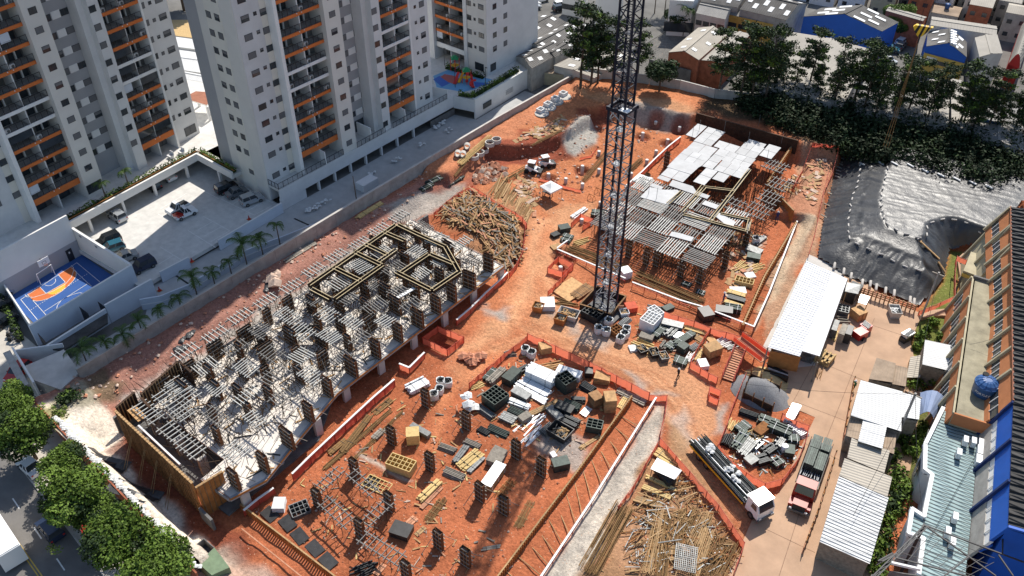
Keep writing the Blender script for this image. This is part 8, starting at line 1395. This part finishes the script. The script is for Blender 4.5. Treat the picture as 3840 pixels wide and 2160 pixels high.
for(b,t_,k),l_ in zip(BELT,wl_):p,h=treeh(t03,b,t_,3.0);tree(PINE[k],p.x,p.y,2.9,h/14,f'dark pine of the tree belt, {l_}','pines of the tree belt','pine tree','pine_tree')
for(b,t_,k),l_ in zip((((1560,700),(1640,230),3),((1720,760),(1760,190),1),((1800,770),(1900,240),3),((1900,800),(1960,200),1),((1980,690),(2080,230),0)),('bushy one by the brick wall','second right of the brick wall','thick crown above the cream roof','high one left of the pale roofs','one before the pale roofs')):p,h=treeh(t02,b,t_,3.0);tree(PINE[k],p.x,p.y,2.9,h/14,f'dark pine left of the tree belt centre, {l_}','pines of the tree belt','pine tree','pine_tree')
for q_ in range(14):p=t03(-90+150*q_,650+34*q_,3.0);tree(PINE[q_%4],p.x+random.uniform(-1,1),p.y+random.uniform(-1.5,2.5),2.6,random.uniform(.5,.85),f'lower pine between the tall ones of the belt, {ORD[q_]} from left','lower pines of the tree belt','pine tree','pine_tree')
for(b,t_,k),l_ in zip((((515,690),(595,50),1),((595,665),(650,90),0),((645,655),(690,120),1),((755,670),(785,140),2),((945,600),(970,160),3)),('leftmost at the wall corner','second from the corner','third from the corner','fourth, bare stemmed','one half hidden by the crane mast')):p,h=treeh(t02,b,t_,2.2);tree(PINE[k],p.x,p.y,2.0,h/14,f'tall pine behind the round slabs, {l_}','tall pines at the wall corner','pine tree','pine_tree',sz=h/14)
BR=[broad(7,3.4,31,['leaf_green','leaf_dark','leaf_green'],4600,.17),broad(7,3.4,32,['leaf_green','leaf_bright','leaf_dark'],4600,.17),broad(7,3.4,33,['leaf_dark','leaf_pine'],1500,.3)]
for i,(x,y,s)in enumerate(((150,330,1.08),(60,120,.8),(470,570,.82),(540,800,1.1),(860,1130,1.12),(1180,1330,1.0),(720,960,.8),(1080,1440,.7))):
 p=t20(x,y,5.2*s);tree(BR[i%2],p.x,min(p.y,19.0),0,s,('leafy street tree nearest the left edge','leafy street tree above the leftmost tree','small street tree by the street fence','fullest bright street tree','wide dark green street tree by the red flowers','street tree by the dumpster','street tree between the two largest','street tree cut by the bottom edge')[i],'street trees','street tree','street_tree')
p=t02(1110,690,2.8);tree(BR[2],p.x,p.y,2.8,.95,'round small tree in front of the pale back wall','single trees')
for i,(fn,x,y,s,z)in enumerate(((t03,950,260,1.0,0),(t03,945,300,.8,0),(t00,1390,80,1.6,0),(t02,1240,240,.9,0),(t02,1220,200,.7,0),(t03,100,170,.7,0))):p=fn(x,y,z);tree(BR[1 if i<2 else 2],p.x,p.y,z,s,('bright tree in front of the cream warehouse','darker tree below the bright tree','dark tree on bare ground between two towers','tree beside the tan roofed warehouse','small tree by the white factory','bush beside the blue warehouse')[i],'single trees')
for i,(x,y)in enumerate(((1075,60),(1150,70),(1240,90),(1200,40),(1290,230),(760,-10))):p=t02(x,y+40,0);palm(p.x,p.y,0,random.uniform(6,8),('palm by the blue gate','palm left of the white factory gate','palm right of the white factory gate','palm farthest by the white factory','palm beside the tan roof','palm behind the crane mast')[i]+' beyond the site','palms by the white factory',2.0,i%3)
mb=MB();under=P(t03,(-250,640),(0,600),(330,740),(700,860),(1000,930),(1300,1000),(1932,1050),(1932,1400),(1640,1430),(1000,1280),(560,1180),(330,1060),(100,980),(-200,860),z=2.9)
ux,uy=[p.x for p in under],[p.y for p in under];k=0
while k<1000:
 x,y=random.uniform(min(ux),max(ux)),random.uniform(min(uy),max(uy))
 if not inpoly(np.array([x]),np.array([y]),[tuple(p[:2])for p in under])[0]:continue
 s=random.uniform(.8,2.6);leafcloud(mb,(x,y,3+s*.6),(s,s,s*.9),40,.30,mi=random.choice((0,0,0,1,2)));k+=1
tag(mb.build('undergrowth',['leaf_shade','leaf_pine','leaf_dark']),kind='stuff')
mb=MB();[leafcloud(mb,(p.x+random.uniform(-.5,.5),p.y,p.z+.3),(.5,.5,.4),20,.16,mi=random.randrange(2))for p in[O(t20,random.choice((330,400,440,480,1370)),random.choice((190,240,290,310,1260)))for _ in range(34)]];tag(mb.build('weeds',['leaf_bright','grass']),kind='stuff')
bush('street_bush','dark bushes on the corner of the shaded bank by the concrete wall',O(t20,540,130),1.8,1.0,['leaf_dark','leaf_green'],500,.2)
hedge('hedge','hedge between the street parking and the basketball court',[(-120,29.4),(-107.2,26.2)],1.2,1.4,0,['leaf_green','leaf_dark'])
hedge('hedge','garden bed around the playground terrace edge',[(-103.6,111.6),(-101.0,112.6),(-101.4,126.5)],1.2,1.2,4,['leaf_dark','leaf_green','leaf_bright']);hedge('hedge','dark hedge behind the playground near the far tower',[(-113.2,118.5),(-104.5,119.8)],1.0,1.2,4,['leaf_dark','leaf_green'])
# playground and pergola
pg=th('playground','playground of red and yellow slides with green roofs on a blue and red floor','playground',(-108,116,4))
Zp=zm(1240,0,.33126)
for pts,m_,dz in(([(1160,860),(1330,790),(1830,900),(1640,1010),(1500,1040),(1200,990)],'court_light',.01),([(1160,900),(1230,860),(1420,910),(1260,985)],'toy_blue',.02),([(1290,840),(1400,860),(1480,900),(1420,960),(1330,930),(1240,870)],'red_floor',.03),([(1620,930),(1800,940),(1750,975),(1640,985)],'toy_blue',.02)):mb=MB();mb.prism([tuple(Zp(*p,4)[:2])for p in pts][::-1],4.0,4.0+dz);mb.build('play_floor',m_,pg)
for x,y,m_ in((1540,940,'toy_green'),(1410,800,'toy_green')):
 p=Zp(x,y,4.0);[sg(pg,'post',p+Vector((a,b,0)),p+Vector((a,b,2.6)),.1,.1,'toy_red')for a in(-.6,.6)for b in(-.6,.6)];bx(pg,'platform',p+Vector((0,0,1.2)),(1.3,1.3,.1),'toy_yellow');mb=MB();mb.lathe(p+Vector((0,0,2.6)),[(1.1,0),(.5,.5),(.02,.75)],4);mb.build('canopy_roof',m_,pg)
for a,b,m_ in(((1510,850),(1450,935),'toy_yellow'),((1450,870),(1400,950),'toy_red'),((1590,900),(1610,990),'toy_red'),((1560,860),(1540,930),'toy_red')):sg(pg,'slide',Zp(*a,4.3)+Vector((0,0,1.0)),Zp(*b,4.15),.5,.12,m_)
mb=MB();p=Zp(1610,980,4.2);[mb.rod(p+Vector((.5*math.cos(k*.6),.5*math.sin(k*.6),1.5-.14*k)),p+Vector((.5*math.cos((k+1)*.6),.5*math.sin((k+1)*.6),1.36-.14*k)),.22,n=8)for k in range(10)];mb.build('spiral_slide','toy_red',pg)
for i,(x,y)in enumerate(((1410,990),(1755,960),(1290,740),(1575,700))):p=Zp(x,y,4);t=th('lamp_post','dark slim lamp post around the playground, '+('nearest','right','left rear','at the far tower')[i],'lamp post',p,group='playground lamp posts');sg(t,'shaft',p,p+Vector((0,0,3.6)),.1,.1,'dark_metal',kind='rod');bx(t,'lamp_head',p+Vector((.2,0,3.6)),(.5,.2,.08),'dark_metal')
pr=th('pergola','garden pergola with red brown flat roof and white edge between two towers','pergola',(-135,77,4));Tp=t00;c4=[Tp(*q,7.0)for q in((1380,740),(1478,690),(1640,700),(1560,795))]
mb=MB();mb.prism([tuple(p[:2])for p in c4],6.8,7.05,mi=0,top=1);mb.build('roof',['render_white','roof_brown'],pr);[sg(pr,'post',Vector((p.x*.99-1.3,p.y*.985+1.1,4)),Vector((p.x*.99-1.3,p.y*.985+1.1,6.8)),.4,.4,'render_lgrey')for p in c4]
for k,(x,y)in enumerate(((1290,1190),(1370,1160),(1320,885),(1400,905))):p=Tp(x,y,4.02);t=th('garden_bench',('pair of white chairs by the hedge corner','white chairs next to the hedge, farther pair','dark picnic bench on the terrace','second dark picnic bench on the terrace')[k],'seat',p,group='garden seats');m_='plastic_white' if k<2 else 'steel_dark';bx(t,'seat',p+Vector((0,0,.45)),(1.0,.8,.1),m_);bx(t,'backrest',p+Vector((0,.4,.8)),(1.0,.08,.6),m_);[bx(t,'leg',p+Vector((a,0,.2)),(.08,.7,.42),m_)for a in(-.4,.4)]
# neighbours and far town
gable('school_roof','white roofed school wing between the towers, farthest strip','building',t00(1110,250,5),t00(1560,310,5),t00(1130,325,5),5,.0,'render_cream','r_white_x',group='white roofed school');gable('school_roof','widest white roofed school wing between the towers','building',t00(1130,340,4.5),t00(1600,405,4.5),t00(1170,500,4.5),4.5,.5,'render_cream','r_white_x',group='white roofed school')
gable('school_roof','nearest white school wing with blue windows and cream wall','building',t00(1190,480,4),t00(1620,560,4),t00(1205,560,4),4,.3,'render_cream','r_white_x',group='white roofed school',wins=[(2,3,9,2.0,1.2,1.1)])
sg(th('school_wall','bare concrete boundary wall below the white school wing','wall',t00(1230,600)),'wall',t00(1205,600,1.0),t00(1640,715,1.0),.3,2.4,'concrete');mb=MB();mb.prism([tuple(t00(*p)[:2])for p in((1080,150),(1500,150),(1560,300),(1090,240))],-.05,.03);mb.build('bare_ground','sand',kind='structure');mb=MB();mb.prism([tuple(t00(*p)[:2])for p in((1210,640),(1640,720),(1640,860),(1260,860))],-.05,.03);mb.build('bare_soil','rock',kind='structure')
gable('blue_booth','small blue building at the top between two towers','building',t00(1060,0,3),t00(1190,0,3),t00(1075,80,3),3,0,'blue_wall','r_grey')
Q=zm(1900,0,.58608);W='grey roofed workshops left of the pines'
gable('workshop','dark fibre roofed workshop with white skylights, farthest','workshop',Q(-60,232,5),Q(205,95,5),Q(120,285,5),5,1.0,'concrete','r_asb',5,group=W);gable('workshop','dark fibre roofed workshop with white skylights, middle','workshop',Q(110,290,5),Q(408,132,5),Q(250,330,5),5,1.0,'concrete','r_asb',6,group=W);gable('workshop','dark fibre roofed workshop with white skylights, nearest','workshop',Q(60,360,5),Q(250,262,5),Q(160,440,5),5,1.0,'concrete','r_asb',4,group=W);gable('workshop','dark fibre roofed workshop behind the leftmost tall pine','workshop',Q(255,335,5),Q(535,165,5),Q(310,370,5),5,.6,'concrete','r_asb',4,group=W)
gable('warehouse','cream roofed warehouse with pale skylights behind the tall pines','warehouse',Q(300,420,4),Q(560,290,4),Q(560,500,4),4,.4,'concrete_pale','r_cream',4,group='far warehouses');gable('porch','old brown corrugated porch roof at the wall corner','porch',Q(215,462,2.6),Q(350,400,2.6),Q(395,485,2.6),2.6,0,'wall_ochre','r_old')
gable('factory','tall white factory block behind the crane mast','factory',t02(640,-30,9),t02(845,-30,9),t02(640,-160,9),9,0,'render_white','r_cream',group='white factories');gable('factory','white factory with dark gate right of the crane mast','factory',t02(1190,0,8),t02(1370,10,8),t02(1290,-90,8),8,.2,'render_white','r_white_x',group='white factories',wins=[(0,1,3,2.0,3.0,2.2)])
gable('office','low white office building at the top by the parked cars','building',t02(380,-20,4),t02(540,10,4),t02(420,-60,4),4,0,'render_white','r_grey',wins=[(0,1,5,2,1.2,1.2)])
Q2=zm(2480,0,.58608)
gable('warehouse','tan roofed warehouse with white ridge lights behind the brick wall','warehouse',Q2(45,335,6),Q2(235,178,6),Q2(240,385,6),6,1.1,'brick_wall','r_tan',3,group='far warehouses');gable('warehouse','white roofed half warehouse beside the tan roof','warehouse',Q2(250,385,5.5),Q2(440,200,5.5),Q2(390,405,5.5),5.5,.2,'brick_wall','r_cream',0,group='far warehouses')
sg(th('brick_wall','dark stained boundary wall under the tan roof warehouse','wall',t02(1030,400)),'wall',t02(1030,520,1.5),t02(1340,610,1.5),.3,4.4,'concrete_dark')
gable('old_house','weathered grey two storey house left of the yellow house','house',Q2(222,85,6.5),Q2(410,125,6.5),Q2(262,20,6.5),6.5,1.0,'concrete_pale','r_grey',group='old houses',wins=[(0,1,4,4.6,1.3,1.0)]);gable('old_house','faded yellow house with patchy grey roof','house',Q2(428,92,5.5),Q2(760,165,5.5),Q2(500,35,5.5),5.5,1.0,'yellow_wall','r_grey',group='old houses',wins=[(0,1,5,3.4,1.8,1.0)])
gable('warehouse','dark fibre roofed hall behind the yellow house, left','warehouse',Q2(250,10,7),Q2(490,50,7),Q2(330,-60,7),7,1.5,'concrete','r_asb',5,group='far warehouses');gable('warehouse','large dark fibre roofed hall behind the yellow house, right','warehouse',Q2(500,60,7),Q2(800,130,7),Q2(640,-40,7),7,1.8,'concrete','r_asb',6,group='far warehouses')
a,b,c=t03(265,125,6.5),t03(860,238,6.5),t03(400,60,6.5)
gable('warehouse','bright blue warehouse with dark gable roof beyond the pines','warehouse',a,c,b,6.5,2.2,'blue_wall','r_asb',5,group='far warehouses')
a,b,c=t03(1195,350,5.5),t03(1500,432,5.5),t03(1205,240,5.5);yt=gable('warehouse','yellow fronted warehouse with blue gable and round roof vents','warehouse',a,c,b,5.5,1.9,'blue_wall','r_asb',4,group='far warehouses')
x_,y_,_,L=frame(Vector((a.x,a.y,0)),Vector((b.x,b.y,0)));n_=-y_ if y_.y>0 else y_;sg(yt,'painted_front',a.lerp(b,0)+n_*.12-Vector((0,0,3.4)),b+n_*.12-Vector((0,0,3.4)),.1,4.2,'yellow_wall');[bx(yt,'window',a.lerp(b,.25+.09*k)+n_*.2-Vector((0,0,2.6)),(.9,.12,.8),'glass',rz=math.atan2(x_.y,x_.x))for k in range(8)];[bx(yt,'sign_board',a.lerp(b,.06+.16*k)+n_*.2-Vector((0,0,2.3 if k else 3.0)),(2.0,.1,1.0),'paper_white',rz=math.atan2(x_.y,x_.x))for k in range(2)]
for k in range(12):p=t03(1385+20*(k%2),250+9*k,7.6);sg(yt,'roof_vent',p,p+Vector((0,0,.6)),.7,.7,'alu',kind='cyl')
gable('warehouse','long cream roofed warehouse behind the yellow front','warehouse',t03(1225,190,7),t03(1725,265,7),t03(1235,125,7),7,.3,'concrete_pale','r_cream',group='far warehouses');gable('warehouse','cream roofed warehouse running down to the red hall','warehouse',t03(1560,285,7),t03(1595,430,7),t03(1730,260,7),7,.3,'concrete_pale','r_cream',group='far warehouses');gable('warehouse','narrow pale roof behind the bright tree','warehouse',t03(890,80,6),t03(1170,160,6),t03(920,50,6),6,.2,'brick_wall','r_cream',group='far warehouses')
D('red_hall',(.5,.035,.03),.6,.05,.5);rh=th('red_hall','red arched roof hall at the right edge beyond the pines','hall',t03(1850,400));a,b=t03(1815,480,5),t03(1900,520,5);e=t03(1960,330,5)-b
for k in range(8):f0,f1=k/8,(k+1)/8;h=lambda f:Vector((0,0,2.6*math.sin(f*math.pi)));p,q=a.lerp(b,f0)+h(f0),a.lerp(b,f1)+h(f1);sheet_roof(rh,'roof_sheet',p,q,q+e*1.6,p+e*1.6,'r_cream');mb=MB();mb.quad(Vector((a.lerp(b,f0).x,a.lerp(b,f0).y,0)),Vector((a.lerp(b,f1).x,a.lerp(b,f1).y,0)),q,p);mb.build('end_wall','red_hall',rh)
mb=MB();mb.prism([(a.x,a.y),(b.x,b.y),(b.x+e.x*1.6,b.y+e.y*1.6),(a.x+e.x*1.6,a.y+e.y*1.6)],0,4.9);mb.build('wall','red_hall',rh)
for lab,fn,a,b,c,m_,dh in(('wide cream roofed hall behind the pine trunks, left','t',(-120,640),(170,240),(560,810),'r_cream',.5),('wide grey roofed hall behind the pine trunks, middle','t',(650,830),(730,590),(1180,925),'r_grey',.4),('pale roofed hall behind the pine trunks, right of the middle','t',(1190,930),(1220,600),(1360,950),'r_cream',.2),('pale roofed hall behind the right pines','t',(1385,950),(1380,590),(1530,1010),'r_cream',.2),('grey roofed hall at the right behind the last pines','t',(1550,1010),(1560,700),(1932,1150),'r_grey',.5)):gable('warehouse',lab,'warehouse',t03(*a,5),t03(*b,5),t03(*c,5),5,dh,'concrete_pale',m_,0,group='far warehouses')
bw_=th('boundary_wall','stained concrete boundary wall behind the tree belt','wall',(-60,150,3));wp=[t02(*p,2.6)for p in((470,600),(600,610),(830,640),(1010,665),(1240,700),(1500,770),(1820,800))]+[t03(*p,2.6)for p in((200,690),(600,860),(1000,950),(1500,1060),(1932,1130))]
for i,(a,b)in enumerate(zip(wp[:-1],wp[1:])):sg(bw_,'wall_panel',a+Vector((0,1.2,.6)),b+Vector((0,1.2,.6)),.25,3.2,('concrete','concrete_pale','concrete')[i%3],ext=-.05)
sg(th('blue_sheet','blue sheeting on the wall behind the last pines','sheet',t03(1640,950)),'sheet',t03(1560,930,4.5),t03(1740,980,4.5),.15,2.6,'tank_blue')
HC=[('bare brick','brick_wall'),('cream plastered','render_cream'),('grey plastered','concrete'),('white plastered','render_white'),('pale blue','wall_paleblue'),('ochre','wall_ochre')];HR=[('grey tin','r_grey'),('tan tile','r_tan'),('dark fibre','r_asb'),('pale tin','r_cream'),('rusty tin','r_old')]
tk_me=MB();tk_me.lathe((0,0,0),[(.5,0),(.6,.9),(.55,1.0),(.1,1.1)],10);TKM=tk_me.mesh('water_tank','tank_blue',True);random.seed(5)
for j in range(13):
 for i in range(15):
  x=-92+i*6.6+(j%2)*2.5+random.uniform(-.8,.8)+j*1.2;y=205+j*6.9+i*1.25+random.uniform(-.8,.8)
  v=Vector((x,y,3-CAM_H));wv=v.dot(_f);px,py=1288+FPX/1.49068*v.dot(_r)/wv,724.5-FPX/1.49068*v.dot(_u)/wv
  if px>2680 or px<1700 or py>150 or py<-170:continue
  if py>12+max(0,(px-2250)*.21)or(px<2050 and py>-25):continue
  (wn_,wm_),(rn_,rm_)=random.choice(HC[:2]+HC),random.choice(HR);h=random.choice((3.2,5.8,6.2,8.0));w1,d1_=random.uniform(4.6,6.2),random.uniform(5,6.4);ca,sa=math.cos(.17),math.sin(.17)
  Tf=lambda a,b:(x+a*ca-b*sa,y+a*sa+b*ca);t=gable('town_house',f'small {wn_} house with {rn_} roof, {ORD[j]} far row, {ORD[i]} from left','house',Tf(-w1/2,-d1_/2),Tf(w1/2,-d1_/2),Tf(-w1/2,d1_/2),h,random.choice((0,.4,.7)),wm_,rm_,group='small houses of the far town',cap=False)
  for k in range(2):
   for z in([1.6]if h<4 else[1.6,4.4]):p=Tf(-w1*.25+k*w1*.5,-d1_/2*.985-.04);bx(t,'window',(p[0],p[1],z),(1.0,.1,.9),'glass',rz=.17)
  if random.random()<.4:p=Tf(random.uniform(-1,1),random.uniform(-1,1));put(TKM,'water_tank',t,(p[0],p[1],h+.5),0)
  # street at the lower left
def sheet(name,pts,z,m):mb=MB();mb.prism(pts,-.3,z);return mb.build(name,m,kind='structure')
Y0=lambda x:14.9-.085*(x+82)
sheet('road',[(-200,Y0(-200)-16),(-20,Y0(-20)-16),(-20,Y0(-20)),(-200,Y0(-200))],.0,'asphalt');sheet('pavement',[(-125,Y0(-125)),(-20,Y0(-20)),(-20,20.4),(-93,21.2),(-93.4,27),(-125,27)],.12,'pavement')
mb=MB();x=-125
while x<-20:mb.seg((x,Y0(x)-.02,.08),(x+1.9,Y0(x+1.9)-.02,.08),.18,.2);x+=2
mb.build('kerb','concrete_pale',kind='structure')
mb=MB()
for k in range(-6,10):x=-83.0+5.6*k;mb.seg((x,Y0(x)-2.55,.006),(x+2.0,Y0(x+2)-2.6,.006),.14,.004)
for k in range(-6,10):x=-80.0+5.6*k;mb.seg((x,Y0(x)-7.6,.006),(x+2.0,Y0(x+2)-7.65,.006),.14,.004)
mb.build('lane_dashes','line_white',kind='structure');mb=MB();[mb.seg((-140,Y0(-140)-4.55-o,.006),(-30,Y0(-30)-4.55-o,.006),.12,.004)for o in(0,.28)];mb.build('centre_lines','line_yellow',kind='structure')
sf=th('street_fence','low brick wall with white sandbags along the street above the trench','wall',(-75,20.4,0))
xs=np.linspace(-92.6,-57,22);fy=lambda x:21.15-(x+92.6)*.05
for a,b in zip(xs[:-1],xs[1:]):sg(sf,'wall_panel',(a+.01,fy(a)-.15,1.2),(b-.01,fy(b)-.15,1.2),.18,2.6,'brick_wall')
mb=MB();[mb.rock((x,fy(x)+random.uniform(.15,.5),2.5),random.uniform(.25,.45),flat=.5)for x in np.arange(-88,-57,.42)];mb.build('sandbags','bag_white',sf)
for i,(a,b,w_)in enumerate((((650,490),(960,640),1.0),((850,730),(1190,900),1.5))):p,q=O(t20,*a)+Vector((0,0,.12)),O(t20,*b)+Vector((0,0,.12));mb=MB();n=9;x_,y_,z_,L=frame(p,q);pr_=[[Vector((0,0,gz(*(p.lerp(q,k/n)+y_*s)[:2])+.1+random.uniform(0,.08)))+Vector((*(p.lerp(q,k/n)+y_*s)[:2],0))for s in(-w_,-w_/3,w_/3,w_)]for k in range(n+1)];[mb.quad(pr_[k][s],pr_[k+1][s],pr_[k+1][s+1],pr_[k][s+1])for k in range(n)for s in range(3)];tag(mb.build('plastic_sheet','film'),('upper black plastic strip laid down the pale street bank','lower black plastic strip laid down the pale street bank')[i],'plastic sheet')
db=th('dumpster','open green and grey steel dumpster by the street bank','dumpster',t20(1570,1320));a,b,c,d=[t20(*p,1.6)for p in((1420,1265),(1540,1170),(1620,1240),(1490,1360))];g4=[t20(*p,1.6)for p in((1500,1360),(1620,1240),(1735,1390),(1600,1449))]
mb=MB();mb.prism([tuple(p[:2])for p in g4],0,1.75);mb.build('green_lid_box','dumpster',db);[sg(db,'side_wall',Vector((p.x,p.y,.9)),Vector((q.x,q.y,.9)),.08,1.6,'concrete_dark')for p,q in((a,b),(b,c),(c,d),(d,a))];mb=MB();mb.prism([tuple(p[:2])for p in(a,b,c,d)],0,.5);mb.build('floor','concrete_dark',db)
bs=th('bus','white box van or bus roof passing at the bottom left edge','bus',(-77,9.3,0),R(-6));F=local(bs);bx(bs,'body',F(0,-.6,1.7),(6.5,2.4,2.5),'paint_white',rz=R(-6));bx(bs,'windscreen',F(-3.27,-.6,2.1),(.06,2.1,1.0),'glass',rz=R(-6));bx(bs,'roof',F(0,-.6,3.0),(6.3,2.25,.12),'paper_white',rz=R(-6));[sg(bs,'wheel',F(x,s-.6,.45),F(x,s*1.1-.6,.45),.9,.9,'rubber',kind='cyl')for x in(-2,2)for s in(-1.1,1.1)]
cw=th('corner_wall','grey concrete slab roof and bare corner wall at the street end of the palms','building',(-97,26,0));mb=MB();mb.prism([(-98.8,28.3),(-93.3,27.4),(-92.3,24.2),(-97.6,22.6),(-99.8,23.4)],0,2.1);mb.build('block','concrete_pale',cw);sg(cw,'white_wall',(-103.4,24.0,1.4),(-95.2,22.5,1.4),.25,3.0,'render_white');sg(cw,'white_wall',(-103.0,24.0,1.3),(-99.4,28.6,1.3),.2,2.6,'render_lgrey');sg(cw,'grey_post',(-103.6,23.2,2.4),(-95.8,21.6,2.4),.9,.4,'concrete')
for i,(x,y)in enumerate(((150,1290),(185,1235),(165,1340))):p=zc(x,y,.05);t=th('motorcycle',('dark motorcycle parked by the shrub, middle','dark motorcycle parked by the shrub, farthest','dark motorcycle parked by the shrub, nearest')[i],'motorcycle',p,R(30),'parked motorcycles');F=local(t);[sg(t,'wheel',F(s*.65,-.06,.32),F(s*.65,.06,.32),.62,.62,'rubber',kind='cyl')for s in(-1,1)];bx(t,'tank',F(.15,0,.75),(.5,.28,.3),'paint_black',rz=R(30));bx(t,'seat',F(-.35,0,.78),(.7,.26,.12),'rubber',rz=R(30));sg(t,'fork',F(.65,0,.32),F(.4,0,1.0),.08,.08,'steel_grey');sg(t,'handlebar',F(.4,-.35,1.02),F(.4,.35,1.02),.05,.05,'steel_grey')
for i,(fn,x,y,z)in enumerate(((zg,1010,370,1.0),(zg,362,850,1.0),(t10,1205,745,.02))):p=fn(x,y,z);t=th('traffic_cone',('red barrier on the edge of the car park','orange and red cone at the ramp head','red and white cone on the driveway')[i],'cone',p);mb=MB();mb.lathe(p,[(.3,0),(.28,.06),(.16,.07),(.04,.75)],10);mb.build('cone_body','paint_red',t);bx(t,'base',p+Vector((0,0,.03)),(.6,.6,.06),'form_orange')
mb=MB();[leafcloud(mb,t20(620+random.uniform(-15,90),1100+random.uniform(-30,60),4.6),(.4,.4,.4),20,.16)for _ in range(7)];tag(mb.build('red_flowers','paint_red'),'cluster of red flowers among the street tree crowns','flowers')
